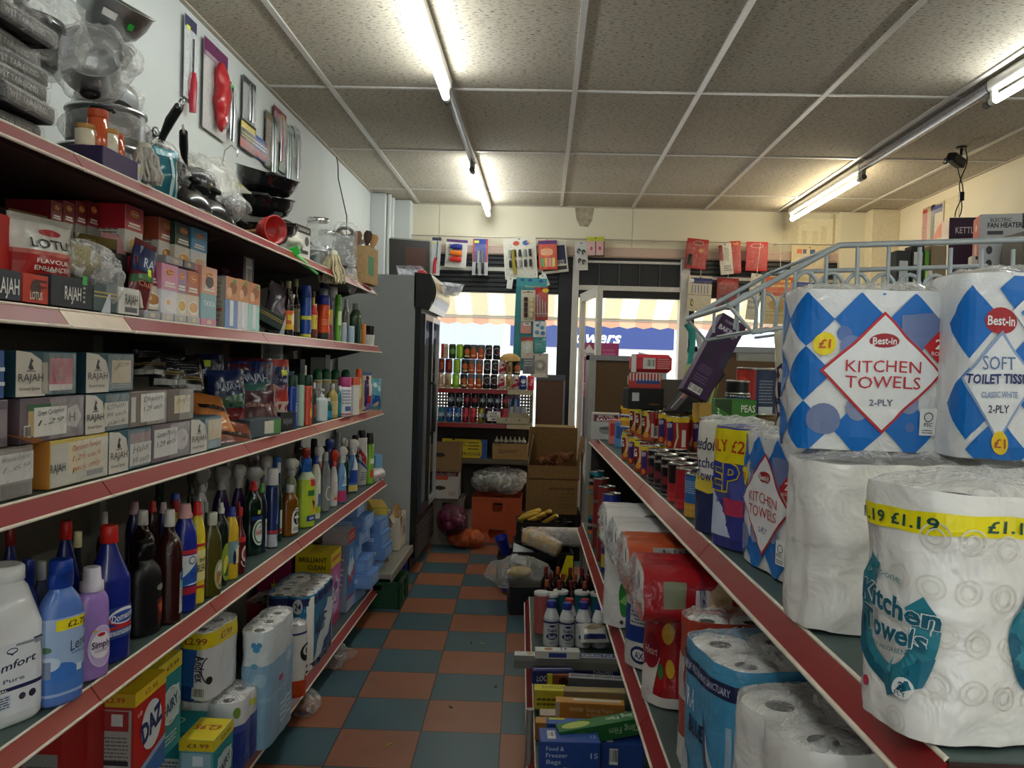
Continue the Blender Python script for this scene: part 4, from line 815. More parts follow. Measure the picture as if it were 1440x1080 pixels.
rollpack('toilet roll pack with yellow £2.99 band stacked on another pack',(c.x-.03,c.y-.01,Z5+H+.014),RL-.12,2,1,2,.05,.105,'#e9eaec',[('r',0,.88,4.4,.24,'#efd92a'),('t','£2.99',-.66,.88,.1,'#b04a28',.36),('t','£2.99',-1.1,.88,.1,'#b04a28',.36),('t','£2.99',0,.88,.1,'#b04a28',.36),('r',-1.0,.38,.6,.76,'#2c68b8'),('r',-1.0,.1,.6,.2,'#1d4a98'),('p',[(-.7,.76),(-.62,.76),(-.66,.5),(-.68,.2),(-.66,0),(-.72,0)],'#2c68b8'),('t','Andrex',-.58,.48,.13,'#1f2430',.42,-90),('o',-.46,.45,.2,.4,.02,'#3a3c44',100,260),('b',-.6,.12,.2,.16),('e',-.45,.3,.1,.12,'#24262c')],group=GR,seed=5)
R5(375,1056,892,3,1,2,.049,'#dfe8ee',[('r',0,.36,6,.72,'#8fb6d4'),('r',0,.42,6,.04,'#9ec2dc'),('e',-.6,.86,.08,.05,'#4a9cd0'),('e',-.57,.9,.06,.05,'#4a9cd0'),('e',-.63,.9,.06,.05,'#4a9cd0'),('e',-.62,.72,.08,.05,'#6aa6cc'),('e',-.55,.6,.15,.12,'#a8cade'),('e',-.1,.52,.14,.06,'#c04a80'),('e',.2,.64,.2,.1,'#b4d0e0'),('s',.1,.2,.4,.2,4,'#e6eef4')],'tall blue and white toilet roll pack with a flower print on the bottom shelf',seed=7)
c,w,h = slot(400,878,429,982,Z5)
rollpack('single white kitchen roll with orange foot and black eye logo',c,RL-.45,1,1,1,w/2,h,'#eceae4',[('r',0,.12,4,.24,'#c8481e'),('e',.2,.26,.3,.1,'#d86a30'),('e',.2,.62,.8,.26,'#24262c'),('e',.2,.64,.5,.14,'#eceae4'),('e',.22,.63,.2,.1,'#24262c'),('r',0,.9,4,.03,'#2c3a7c')],group=GR,seed=9,n=2)
R5(436,947,842,4,2,1,.05,'#2a7fb0',[('r',0,.93,9,.1,'#2a3468'),('e',-.58,.88,.1,.2,'#e6ecf2'),('t','24',-.58,.88,.09,'#23305c',.06),('p',[(-.4,.1),(.1,.8),(.5,.7),(.0,.05)],'#d8e6f0'),('p',[(-.3,.05),(.5,.5),(.5,.3),(.1,0)],'#1c4f88'),('t','BLUE',-.15,.55,.22,'#1b2f5c',.4,-4,.3),('r',0,.06,9,.06,'#1d2a50')],'large blue wrapped pack of white rolls beside the magenta boxes',seed=11)
c,w,h = deep(362,838,408,Z5,x=-1.16); rollpack('red and white roll pack with navy edge behind the tall blue one',c,RL,2,2,1,.048,h-.012,'#b3242c',[('r',.5,.5,.9,1,'#e6e4e2'),('r',-.2,.9,1.2,.1,'#2a3470'),('e',-.62,.7,.2,.25,'#222428')],group=GR,seed=13)
c,w,h = deep(205,905,262,Z5,x=-1.27); rollpack('shrink wrapped roll pack in shade behind the teal boxes',c,RL,2,2,2,.05,(h-.02)/2,'#a9a6a4',[],group=GR,seed=14)
c,w,h = deep(252,990,285,Z5,x=-1.2); rollpack('white roll pack low behind the yellow banded pack',c+Vector((0,.1,0)),RL,1,1,1,.055,.2,'#dedddb',[('r',0,.2,4,.3,'#8f9496')],group=GR,seed=16)
# big detergent boxes
SURF = [('r',0,.9,1,.2,'#efd824'),('t','Surf',.05,.42,.2,'#e8d8e8',.8,70,0,.03),('e',-.1,.55,.7,.4,'#d884b8'),('e',.0,.35,.7,.4,'#cfa4d8'),('e',0,.42,.6,.3,'#7a58a8'),('t','Surf',0,.42,.2,'#f4eef4',.62,0,0,.03),('r',0,.9,.8,.05,'#d86a3c'),('r',0,.06,1,.12,'#b02868')]
def flower(u,v,r,hw): return [('p',[(u+r*(1 if k % 2 == 0 else .55)*math.cos(k*PI/8)*hw,v+r*(1 if k % 2 == 0 else .55)*math.sin(k*PI/8)) for k in range(16)],'#e8c822'),('e',u,v,r*.7*hw,r*.7,'#d8a01c')]
sl = [('r',0,.86,1,.28,'#e6c81e'),('t','BRILLIANT',.0,.92,.06,'#3c2c18',.78,0,0,.02),('t','CLEAN',.1,.82,.06,'#3c2c18',.5,0,0,.02)]+flower(-.05,.5,.2,.62)
p = onz(463,886,Z5); dpt = .155
edge_box('magenta washing powder box with yellow BRILLIANT CLEAN band',463,886,.2,.17,.36,Z5,'#a81f5e',{'front': SURF,'left': sl,'top': [('s',0,.5,.7,.4,3,'#b09a20')]},{'top': '#dcc41e','front': '#cf6ab0'},base=True)
c0 = onz(463,886,Z5); carton('second magenta powder box behind the one with the yellow band',(c0.x-.27,c0.y+.1,Z5),RL,.2,.16,.34,'#8c1c50',faces={'left': flower(0,.5,.2,.62)},group=G5)
PER = [('p',[(-.5,.0),(.5,.0),(.5,.14),(-.5,.14)],'#b8c8dc'),('r',0,.16,1,.03,'#c43a4c'),('r',0,.92,1,.16,'#c4423a'),('s',0,.92,.8,.08,2,'#f0d8c8'),('e',.0,.62,.5,.3,'#8fc0e6'),('e',0,.5,.84,.3,'#dce8f2'),('t','Persil',.0,.42,.16,'#c0283c',.8,18,0,.035),('p',[(-.02,.6),(.02,.6),(.1,.72),(.03,.66),(0,.78),(-.03,.66),(-.1,.7)],'#2c4a5c'),('s',0,.28,.5,.06,2,'#7a8ca0')]
edge_box('tall blue washing powder box with red top edge beside the magenta one',487,862,.17,.13,.41,Z5,'#3f86c8',{'front': PER,'left': [('r',0,.92,1,.16,'#b8b0b0'),('s',0,.5,.7,.5,8,'#d8e4ee')]},{'top': '#c8c2c4','left': '#8d9ab0'},base=True)
# ---------------------------------------------------------------- low plank past the shelves, and what stands on it
pk0,pk1 = 4.76,6.0; PZ = .20; xf = onz(545,815,PZ).x
plank = MB(); plank.cbox(XL+.07,pk0,PZ-.03,xf,pk1-.45,PZ,P('#8d8a80',.6,var=.1),b=.004); plank.cbox(xf-.006,pk0,PZ-.045,xf+.006,pk1-.45,PZ+.004,P('#a8a59a',.35,.4),b=.003)
plank.build('plank_shelf',None,'grey plank laid on crates between the shelving and the fridge','shelf')
HB = [(-.42,-.1,.55,.85),(.1,.42,.55,.85),(-.42,-.1,.12,.45),(.1,.42,.12,.45)]
e = onz(552,872,0)
crate('dark green bottle crate under the near end of the grey plank',(e.x-.17,pk0+.15,0),RL,.28,.34,PZ-.046,'#1d4a30',HB)
e = onz(578,832,0)
crate('royal blue bottle crate under the plank behind the green crate',(xf-.18,pk0+.46,0),RL,.28,.34,PZ-.047,'#2a3a9c',HB)
# stack of light blue cartons standing on the deck end
GC = 'stack of small light blue cartons'
BL = '#6f97cf'
cs = [(528,728,'topmost light blue carton of the near column'),(540,757,'light blue carton second from the top of the near column'),(536,785,'light blue carton third from the top of the near column'),(530,808,'light blue carton fourth from the top of the near column, set back'),(548,812,'light blue carton jutting out low in the near column'),(540,835,'light blue carton jutting out near the foot of the column'),(528,852,'lowest light blue carton at the foot of the near column')]
z0 = Z5; hh = .53/7; yb = 4.5
xs_ = [-.055,-.01,-.03,-.06,.0,.03,-.045]
lb7 = ['lowest','second from the bottom','third from the bottom','fourth from the bottom','fifth from the bottom','sixth from the bottom','topmost']
for k in range(7):
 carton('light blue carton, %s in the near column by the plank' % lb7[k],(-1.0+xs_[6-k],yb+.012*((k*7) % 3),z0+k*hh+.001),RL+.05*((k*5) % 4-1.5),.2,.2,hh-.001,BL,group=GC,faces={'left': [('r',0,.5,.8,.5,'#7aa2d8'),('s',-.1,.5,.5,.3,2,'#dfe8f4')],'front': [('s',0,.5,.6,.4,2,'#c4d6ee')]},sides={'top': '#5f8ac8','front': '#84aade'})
ef = onz(553,760,PZ+.1); 
for k in range(4):
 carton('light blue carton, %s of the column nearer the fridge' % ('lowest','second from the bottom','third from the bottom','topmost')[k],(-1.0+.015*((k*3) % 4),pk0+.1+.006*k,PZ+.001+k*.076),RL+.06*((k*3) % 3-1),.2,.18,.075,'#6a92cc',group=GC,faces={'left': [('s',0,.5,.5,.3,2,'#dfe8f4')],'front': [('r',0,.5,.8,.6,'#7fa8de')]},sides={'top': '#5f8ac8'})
# opened boxes on the plank
q = onz(546,792,PZ); open_box('opened cardboard tray with printed grey end on the plank',(q.x-.11,q.y+.1,PZ),RL,.12,.2,.27,P('#a89f90',.7),CARD,prints={'left': [('r',0,.5,.8,.7,'#b8ab98')],'front': [('r',0,.5,.9,.8,'#c8c2b8'),('s',0,.5,.7,.6,5,'#6d6a68')]},flaps=[('front',150,.05)])
q = onz(573,768,PZ); open_box('opened white snack box with torn front on the plank by the fridge',(q.x-.14,q.y-.03,PZ+.001),RL,.25,.22,.21,P('#d9d2c4',.6),CARD,prints={'front': [('s',.15,.6,.4,.5,5,'#7a3040'),('p',[(-.4,1),(-.25,.55),(-.1,1)],'#3a2c20'),('e',.25,.5,.16,.3,'#8a3a50')]},flaps=[('right',60,.08)])
for i,(u,v,rr,lb) in enumerate(((575,728,.3,'cream foil snack packet sticking out of the white box'),(585,735,-.4,'orange tan snack packet at the far side of the white box'),(566,722,.1,'folded cardboard flap standing in the white box'))):
 s_ = onz(573,768,PZ); pouch(lb,(s_.x-.11+.02*i,s_.y+.03+.05*i,PZ+.02),RL+rr,.1,.26-.02*i,.02,('#d8d3c0','#c89a58','#c4a268')[i],seed=20+i)
p = onx(535,745,-.98); 
carton('yellow biscuit carton lying on the opened tray',(p.x-.0,pk0+.33,PZ+.275),RL+.3,.3,.09,.075,'#c9a830',faces={'left': [('r',0,.5,.9,.8,'#d8c04a')],'front': [('r',-.3,.5,.4,.9,'#d6d0c0'),('r',-.3,.5,.34,.4,'#22242c')]},sides={'top': '#b8963c'})
for i,(dx,dz,cl,lb) in enumerate(((0,0,'#b09a80','tan packet heap at the back of the plank'),(.05,.07,'#7c1c2c','dark red packet lying behind the yellow carton'),(.0,.12,'#c8c0bc','silver striped packet on top of the dark red one'),(.1,.16,'#8c2434','red foil packet highest behind the light blue cartons'))):
 pouch(lb,(-1.2+dx,pk0+.3+dx*.6,PZ+.1+dz),Euler((-1.3,0,RL+.3*i)),.24,.2,.07,cl,[('r',0,.5,.8,.2,'#d8d4d0'),('s',0,.3,.6,.2,3,'#5a2a30')],seed=30+i)
carton('cardboard base carton holding up the packets on the plank',(-1.2,pk0+.4,PZ),RL,.3,.3,.11,'#8d7350')
# litter below the bottom shelf
q = onz(430,1000,0); t = T('snack_bag','clear bag of brown snacks lying on the floor under the shelf','bag',(q.x-.02,q.y+.02,0),.5)
b = MB(); crumple(b,(0,0,.03),(.05,.085,.026),P('#7a4a26',.6,var=.25,scale=60),6.,.15); b.build('snacks',t); b = MB(); crumple(b,(0,0,.038),(.07,.12,.042),film('#ffffff',.08,.5,.1,26),7.,.2,flat=.85); b.build('clear_wrapper',t)
q = onz(492,912,0); t = T('plastic_bottle','black cola bottle lying on its side under the shelf in torn film','bottle',(q.x-.06,q.y+.05,.034),Euler((PI/2,0,-1.1)))
b = MB(); b.loft(catmull([(0,.03,.03,2),(.01,.033,.033,2),(.12,.033,.033,2),(.17,.02,.02,2),(.19,.013,.013,2)],3),P('#17110f',.1,coat=.8),20); b.build('bottle_body',t); b = MB(); b.lathe([(.0325,-.001),(.0335,.004),(.03,.006)],RIM,20,X=Matrix.Translation((0,0,-.003))); b.build('metal_end',t)
q = onz(478,935,0); b = MB(); crumple(b,(0,0,.045),(.11,.09,.045),film('#dfe6e8',.12,.5,.1,22),8.,.4,flat=.9); b.build('plastic_film',None,'torn crumpled clear film on the floor beside the cola bottle','plastic film',loc=(q.x-.06,q.y+.0,0))
# ---------------------------------------------------------------- third shelf: spice boxes with handwritten bag fronts, pouches, toiletries
G3 = 'spice boxes stacked on the third shelf'
TEALB,CREMB,PLUM = '#2f5560','#c9c4ba','#6d6168'
HAND = '#3a3c44'
def rajah(wl=.42):
 return [('p',[(-.5,0),(-.5,1),(-.5+wl*.5,.96),(-.5+wl*.86,.8),(-.5+wl,.45),(-.5+wl,0)],'#d3cdc2'),('t','RAJAH',-.5+wl*.5,.42,.17,'#34383c',wl*.85,0,0,.0),('t','Ground Spices',-.5+wl*.45,.18,.07,'#4a4c4c',wl*.7),
   ('p',[(-.5+wl*.4,.62),(-.5+wl*.5,.85),(-.5+wl*.58,.78),(-.5+wl*.52,.72),(-.5+wl*.6,.6),(-.5+wl*.48,.58)],'#3a4044'),('r',-.5+wl*.5,.56,wl*.3,.02,'#3a4044')]
def note(u,v,w,h,ink,lines,paper='#dcdad2'):
 o = [('r',u,v,w,h,paper)]
 for i,l in enumerate(lines): o.append(('t',l,u,v+h*(.5-(i+.5)/len(lines)),h/len(lines)*.55,ink,w*.8,3,.25,0))
 return o
def FB(label,u0,u1,z,h,body,prints,xf=-.936,dep=.2,left=None,top=None,name='spice_box',film_=True):
 y0,y1 = onx(u0,600,xf).y,onx(u1,600,xf).y; w = y1-y0-.003
 o = carton(label,(xf-dep/2,(y0+y1)/2,z+.001),RL,w,dep,h-.002,body,faces={'front': prints,'left': left or []},sides={'top': top or body},group=G3,name=name,cat='spice box')
 if film_:
  f = MB(); S = Flat((0,-dep/2,0),(1,0,0),(0,0,1)); f.grid(lambda a,b: tuple(S((a-.5)*w*.55+w*.18,h*(.04+.9*b),.002+.008*abs(noise.noise(Vector((a*4+u0,b*3,1)))))),14,10,film('#ffffff',.02,.3,.1,14)); f.build('clear_bags',o)
 return o
za,zb,zc = Z3,Z3+.095,Z3+.181
FB('teal and white spice box with pink label, topmost row nearest the camera',20,107,zc,.086,TEALB,rajah(.45)+[('r',.22,.5,.4,.7,'#b9485a'),('r',.22,.62,.4,.3,'#a83a50'),('t','Hot',.2,.4,.14,'#5c1820',.2),('r',.22,.18,.4,.14,'#d8d0cc'),('r',-.06,.4,.1,.7,'#b0a694')],left=[('r',0,.5,1,1,'#22404a')])
FB('teal and white spice box with tan bag label, second in the topmost row',119,187,zc,.086,TEALB,rajah(.45)+note(.22,.52,.42,.6,'#7a6a4a',['P',''],'#c2b08c')+[('s',.22,.14,.4,.12,2,'#9aa4a6')],left=[('r',0,.5,1,1,'#22404a')])
FB('blue and white striped packet at the edge of the topmost row',-30,6,zc,.086,'#3f62a0',[('r',0,.3,1,.08,'#dfe4ee'),('r',0,.6,1,.08,'#dfe4ee')],film_=False)
FB('plum coloured spice box at the camera end of the middle row',-40,12,zb,.085,PLUM,[('r',.2,.5,.5,.6,'#8d8288')],film_=False)
FB('plum spice box with blank white handwritten note, middle row',27,119,zb,.085,PLUM,[('r',-.34,.5,.1,.7,'#c0a878'),('r',-.2,.78,.4,.14,'#3c6a48')]+note(-.06,.45,.5,.66,HAND,['Green Cardamom','1.29',' '])+[('p',[(.2,.3),(.36,.22),(.44,.5),(.36,.8),(.2,.7)],'#b8b2ae'),('t','H',.28,.5,.2,'#3c3a40',.1),('b',-.4,.25,.1,.3)],left=[('r',0,.5,1,1,'#55484f')])
FB('teal and white spice box with 99p note, middle row',119,182,zb,.085,TEALB,rajah(.42)+note(.18,.45,.56,.62,HAND,['Chilli','99 each','pack'],'#c9c6b4'))
FB('brown spice box with torn silver handwritten bag, middle row',182,234,zb,.085,'#7d726a',note(.1,.52,.66,.8,HAND,['Dhaniya','1.29 each',' '],'#d6d4cc')+[('r',-.42,.5,.12,.7,'#c9c5bc')])
FB('brown spice box with small cream note at the end of the middle row',234,272,zb,.085,'#6f645c',note(.05,.52,.6,.55,'#8a7a58',['Jeera',' '],'#cfc4a0'))
FB('spice box with white paper note at the camera end of the bottom row',-40,48,za,.095,'#837c74',note(.2,.6,.6,.55,'#8d8f90',['Whole Spices','1.69',' '],'#cfcecb')+[('r',.2,.16,.5,.24,'#5e5a54')])
FB('yellow edged spice box with red handwriting Cinnamon 1.29, bottom row',70,153,za,.095,'#cdb65a',[('r',0,.47,.98,.9,'#c9c6bc'),('t','RAJAH',-.38,.42,.17,'#4a4a48',.24),('r',.25,.16,.3,.12,'#8a8c90')]+note(.1,.58,.62,.66,'#c23a28',['Cinnamon Powder','1.29 each','pack only'],'#d9cfae'),left=[('r',0,.5,1,1,'#c8863c')],top='#c9a83c')
FB('teal and white spice box with 99p handwritten bag, bottom row',153,213,za,.095,TEALB,rajah(.44)+[('r',.22,.75,.5,.24,'#8c6a70')]+note(.24,.35,.52,.55,HAND,['Haldi','99 each'],'#cfcdc6'))
FB('plum spice box with white 1.29 note and ornate badge, bottom row',214,268,za,.095,'#71636a',[('e',.26,.5,.36,.6,'#b4acac'),('t','H',.3,.5,.16,'#3c3a40',.08)]+note(-.16,.5,.6,.74,HAND,['Garam Masala','1.29 each',' '],'#d2d1ce'))
FB('cream and teal spice box at the aisle end of the bottom row',268,312,za,.095,TEALB,rajah(.5)+[('r',.26,.6,.44,.6,'#c4b184'),('r',.26,.16,.4,.2,'#4a7480')])
b = MB(); y0 = onx(50,600,-.93).y; b.add([(-.93,y0,za+.096),(-1.1,y0,za+.098),(-1.1,y0+.035,za+.1),(-.93,y0+.03,za+.1),(-.9,y0-.06,za+.112),(-.95,y0-.07,za+.118)],[[0,1,2,3],[0,3,4,5]],P('#d08a4c',.7))
b.build('card_flap',None,'orange open lid flap lying over the bottom row of spice boxes','box flap')
# pouches
G3p = 'spice pouches on the third shelf'
def pch(u0,v0,u1,v1,z,x,label,col,prints=(),rot=RL-.4,th=.04,tilt=0.,name='spice_pouch',**k):
 um = (u0+u1)/2; p = onx(um,v1,x); w = (u1-u0)*mpp(p); h = (v1-v0)*mpp(p); zz = z if z is not None else max(p.z,Z3+.006)
 k.setdefault('amp',.009); return pouch(label,(p.x,p.y,zz),Euler((tilt,0,rot)),w*1.1,h,th,col,prints,group=G3p,name=name,**k)
RJ = [('t','RAJAH',0,.72,.1,'#b9c4d8',.6),('p',[(-.5,.5),(.5,.62),(.5,.4),(-.5,.3)],'#3f6a48'),('r',0,.18,1,.36,'#7a2028'),('t','Chilli Powder',0,.25,.05,'#d8b0a0',.6)]
YT = [('r',.2,.82,.2,.1,'#d8ee30')]
pch(328,515,392,622,None,-.98,'maroon spice pouch leaning forward with blue and green print','#4c1a28',RJ[:1]+[('r',-.05,.62,.6,.14,'#2a6a60'),('t','Chilli Powder',.05,.36,.05,'#c8a090',.6),('r',0,.8,1,.3,'#1f2c58')],rot=RL-.75,seed=2,tilt=-.2)
pch(348,510,388,600,None,-1.05,'red topped spice pouch behind the leaning maroon one','#b9402e',RJ[:1]+YT+[('r',0,.45,1,.4,'#22305c')],rot=RL-.7,seed=3)
pch(296,520,345,605,None,-1.02,'navy and green spice pouch beside the leaning maroon one','#22305c',RJ,rot=RL-.8,seed=4,tilt=-.15)
pch(272,498,312,590,None,-1.1,'navy spice pouch with lime price tag standing behind the boxes','#1c2650',RJ[:1]+[('r',-.1,.86,.22,.1,'#d8ee30'),('r',0,.25,1,.5,'#2c6a38')],rot=RL-.8,seed=5)
pch(378,524,404,622,None,-.96,'tall red and silver pouch with lime tag by the clear jar','#b03a34',[('r',0,.2,.9,.4,'#c8b8ac'),('p',[(-.4,.5),(.4,.62),(.4,.9),(-.4,.9)],'#27305c'),('r',.1,.8,.3,.1,'#e0f040'),('t','RAJAH',0,.7,.06,'#c9d0dc',.5)],rot=RL-.7,seed=6)
pch(392,545,412,600,Z3+.07,-.96,'teal spice pouch in a black tray below the white tub','#2a6a74',[('r',0,.1,1,.3,'#b8c8cc'),('r',0,.85,1,.2,'#2a2450'),('t','RAJAH',0,.8,.1,'#c8d0dc',.7)],rot=RL-.7,seed=7)
y_ = onx(398,612,-.95).y; carton('small black display tray at the foot of the teal pouch',(-.96,y_,Z3+.001),RL-.3,.09,.06,.068,'#1f2124',faces={'left': [('t','RAJAH',0,.5,.3,'#8d9498',.6)],'front': [('t','RAJAH',0,.5,.3,'#8d9498',.6)]},cat='tray',name='display_tray')
y_ = onx(356,612,-.95).y; carton('grey display tray holding the leaning maroon pouch',(-.955,y_+.06,Z3+.001),RL-.2,.2,.06,.06,'#46525a',faces={'left': [('t','RAJAH',0,.5,.3,'#aeb6ba',.6)],'front': [('r',.3,.5,.4,.8,'#4a8a3c'),('r',.1,.5,.3,.7,'#d0ccc0')]},cat='tray',name='display_tray')
for i,(u,v,w_,h_,cl,lb) in enumerate(((332,606,.1,.13,'#b4622e','orange brown foil packet drooping over the shelf edge'),(318,590,.1,.14,'#c47a3c','orange foil packet lying above the drooping one'),(338,622,.12,.11,'#7c3a26','dark rust packet hanging lowest over the shelf edge'))):
 p = onx(u,v,-.94); pouch(lb,(p.x-.04+.012*i,p.y,p.z-.03),Euler((-.9+.2*i,.2,RL-.5)),w_*1.4,h_,.035,cl,[('r',0,.5,.8,.12,'#2c1c18')],seed=10+i,group='orange packets at the shelf edge')
for i,(u0,v0,u1,v1,cl,lb) in enumerate(((188,478,236,530,'#1a1b1f','black glossy spice pouch slumped behind the second teal box'),(214,486,262,545,'#202226','black spice pouch with gold lines behind the torn silver bag'),(244,496,285,552,'#24221f','black pouch with red edge leaning at the back of the spice boxes'))):
 pch(u0,v0,u1,v1,None,-1.12+.04*i,lb,cl,[('r',0,.35,1,.03,'#a08a50'),('r',0,.3,1,.02,'#a08a50'),('r',0,.12,.8,.14,'#bcbcb8'),('s',0,.6,.6,.2,3,'#5c6068')],seed=14+i,rot=RL-.9,tilt=-.35)
# toiletries
GT3 = 'toiletries at the far end of the third shelf'
def B3(u0,v0,u1,v1,style,body,cap,prints,label,rot=RL-.6,**k):
 c,w,h = slot(u0,v0,u1,v1,Z3); k.setdefault('name','toiletry_bottle'); return bottle(label,c,rot,w,h,style,body,cap,prints,group=GT3,**k)
p = onx(396,541,-1.0); t = T('plastic_tub','white lidded plastic tub stacked over the teal pouch','tub',(p.x-.04,p.y,Z3+.11),0)
b = MB(); b.lathe([(.036,0),(.044,.01),(.048,.075),(.05,.08)],P('#d9d8cf',.4),24); b.build('tub_body',t); b = MB(); b.lathe([(.053,.08),(.055,.085),(.055,.1),(.05,.104)],P('#e8e7e2',.35),24); b.build('lid',t)
b = MB(); b.lathe([(.026,-.11),(.026,-.005),(.03,0)],P('#d0d2d0',.4),16); b.build('lower_tub',t)
t = T('clear_jar','clear plastic tube jar standing on the white tub','jar',(p.x-.04,p.y,Z3+.2155),0); b = MB(); b.lathe([(.04,0),(.04,.11)],film('#dfe6e4',.16,.35,.05,20),24,caps=(True,False)); b.build('jar_wall',t)
b = MB(); b.lathe([(.034,.002),(.034,.05)],P('#3c4a40',.4),16); b.build('jar_contents',t)
B3(401,528,418,604,'aerosol','#24449a','#15402e',[('t','FRESH',.25,.4,.09,'#b9c8e8',.7,90),('r',.5,.4,.1,.7,'#dfe4ec')],'blue deodorant can with dark green cap beside the clear jar',cat='aerosol')
B3(416,526,428,600,'aerosol','#b4d0be','#1d4a36',[('r',.4,.4,.2,.6,'#e2ece4')],'mint green deodorant can with dark green cap',cat='aerosol')
B3(426,528,439,599,'aerosol','#d0523a','#183c2c',[('e',.2,.25,.5,.2,'#d8a040'),('t','HAIR',.2,.5,.08,'#5c1c18',.5,90)],'coral red deodorant can with dark green cap',cat='aerosol')
B3(438,538,445,596,'flask','#3c4a40','#e0e0da',[('r',.2,.3,.8,.3,'#9a4a4c')],'thin bottle with white cap beside the coral can')
B3(443,547,460,593,'pump','#ccd8d8','#e4e6e2',[('r',.6,.25,.3,.2,'#d8e840')],'small white pump bottle in front of the green domed cans')
B3(456,560,467,590,'flask','#1e6a6c','#dfe8e4',[('r',0,.2,2.4,.4,'#2a90b8'),('r',0,.5,2,.1,'#1c5a40')],'tiny teal bottle with white cap beside the pump bottle')
B3(459,540,475,588,'round','#b9a35c','#c8c8c4',[('r',0,.3,2.6,.4,'#c8b47a')],'squat gold liquid bottle with silver cap')
B3(473,543,482,586,'flask','#1f7c88','#d8dee0',[('r',.2,.3,.8,.3,'#3a9aa8')],'slim teal mouthwash bottle with white cap')
B3(475,531,494,586,'jar','#e2e2e4','#c04a80',[('s',-.1,.5,.8,.4,5,'#8a90a8'),('r',0,.2,.6,.12,'#5a6ca8'),('r',0,.06,1.6,.03,'#b03a48')],'white tub bottle with pink rim below the green domes')
c,w,h = slot(492,531,502,584,Z3); carton('white and orange toiletry carton beside the white tub bottle',(c.x,c.y,Z3+.001),RL-.3,.06,w,h,'#d9d9d6',faces={'left': [('r',0,.9,1,.2,'#cf4a20'),('s',0,.5,.6,.4,5,'#6a78a0')],'front': [('r',0,.9,1,.2,'#cf4a20')]},group=GT3)
B3(500,519,508,581,'aerosol','#e8b030','#d8501e',[('r',.2,.5,.9,.3,'#d8d040'),('r',.2,.2,.9,.2,'#d06a28')],'slim orange and yellow air freshener can',cat='aerosol')
for i,(u0,v0,u1,x) in enumerate(((440,519,453,-1.06),(451,519,466,-1.05),(464,520,480,-1.04),(479,520,494,-1.02))):
 c,w,h = deep(u0,v0,u1,Z3,x=x); bottle('antiperspirant can with green domed cap, %s from the clear jar in its row' % ('first','second','third','fourth')[i],c,RL,w,h,'dome','#cfcfca','#1a5a34',[('r',0,.72,3,.04,'#c8b040')],group='antiperspirants with green domes',cat='aerosol',name='antiperspirant_can')
c,w,h = slot(508,524,523,579,Z3); pouch('white wipes packet with red and navy print past the air freshener',c+Vector((0,0,.001)),RL-.7,w*1.1,h,.04,'#d9c8b4',[('r',-.2,.4,.4,.8,'#3c2a5c'),('r',.1,.3,.5,.2,'#b02c40'),('r',.1,.12,.6,.16,'#7a6cb0'),('e',-.1,.85,.4,.12,'#5c1c30'),('r',0,.97,1,.1,'#3c5a7c')],seed=40,group=GT3)
c,w,h = slot(518,533,537,578,Z3); pouch('turquoise patterned wipes packet at the very end of the third shelf',c+Vector((0,0,.001)),RL-.7,w*1.1,h,.05,'#5aa0b4',[('p',[(-.4,.5),(.2,.45),(.25,.1),(-.4,.2)],'#2a5aa8'),('e',.1,.7,.3,.2,'#a0d4d8'),('e',-.2,.8,.3,.15,'#c4dcdc'),('r',.4,.5,.14,.9,'#3a6a88'),('p',[(-.3,.2),(.1,.3),(.2,0),(-.3,0)],'#c8b090')],seed=41,group=GT3)
c,w,h = deep(410,505,422,Z3,x=-1.2); carton('tall dark carton at the back behind the deodorants',c,RL,.08,.07,h,'#20282a')
c,w,h = deep(434,499,463,Z3,x=-1.2); carton('black and white hair dye carton standing at the back',c,RL,.1,.1,h,'#2a2c30',faces={'left': [('r',.1,.5,.8,.9,'#c8ccd0'),('e',.0,.5,.4,.3,'#3a3c44')]})
# ---------------------------------------------------------------- second shelf: spice mixes, tea cartons, sauces, sprays
G2 = 'spice mix boxes on the second shelf'
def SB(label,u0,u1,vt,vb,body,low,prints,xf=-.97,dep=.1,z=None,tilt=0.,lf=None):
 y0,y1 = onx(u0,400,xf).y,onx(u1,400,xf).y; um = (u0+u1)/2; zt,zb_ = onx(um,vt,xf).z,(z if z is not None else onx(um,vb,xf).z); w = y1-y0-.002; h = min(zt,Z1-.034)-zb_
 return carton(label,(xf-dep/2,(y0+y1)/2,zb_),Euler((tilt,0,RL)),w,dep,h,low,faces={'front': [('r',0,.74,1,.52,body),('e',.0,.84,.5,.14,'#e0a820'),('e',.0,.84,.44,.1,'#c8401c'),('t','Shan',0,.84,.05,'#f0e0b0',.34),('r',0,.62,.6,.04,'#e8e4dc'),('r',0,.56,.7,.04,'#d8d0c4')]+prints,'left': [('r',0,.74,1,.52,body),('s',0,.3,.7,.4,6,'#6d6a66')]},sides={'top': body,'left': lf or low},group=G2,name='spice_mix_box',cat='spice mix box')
food = lambda c_,d_='#e6e2d8': [('e',.05,.2,.8,.3,d_),('e',.05,.21,.66,.22,c_),('e',-.08,.23,.22,.1,'#e0b060')]
SB('crimson spice mix box on the raised back row',174,200,285,346,'#a81f2a','#d6d2c8',food('#d8b050'),xf=-1.0,z=1.655)
SB('russet spice mix box on the raised back row',222,243,296,353,'#a04a34','#d4cfc8',food('#b06a30'),xf=-1.0,z=1.655)
SB('dark green spice mix box on the raised back row',245,268,303,365,'#1c3a28','#d0ccc0',food('#c88a30'),xf=-.985,z=1.65)
SB('sky blue spice mix box at the end of the raised back row',268,290,304,372,'#3f88b4','#d6d8d8',food('#d8b8a0'),xf=-.98,z=1.65)
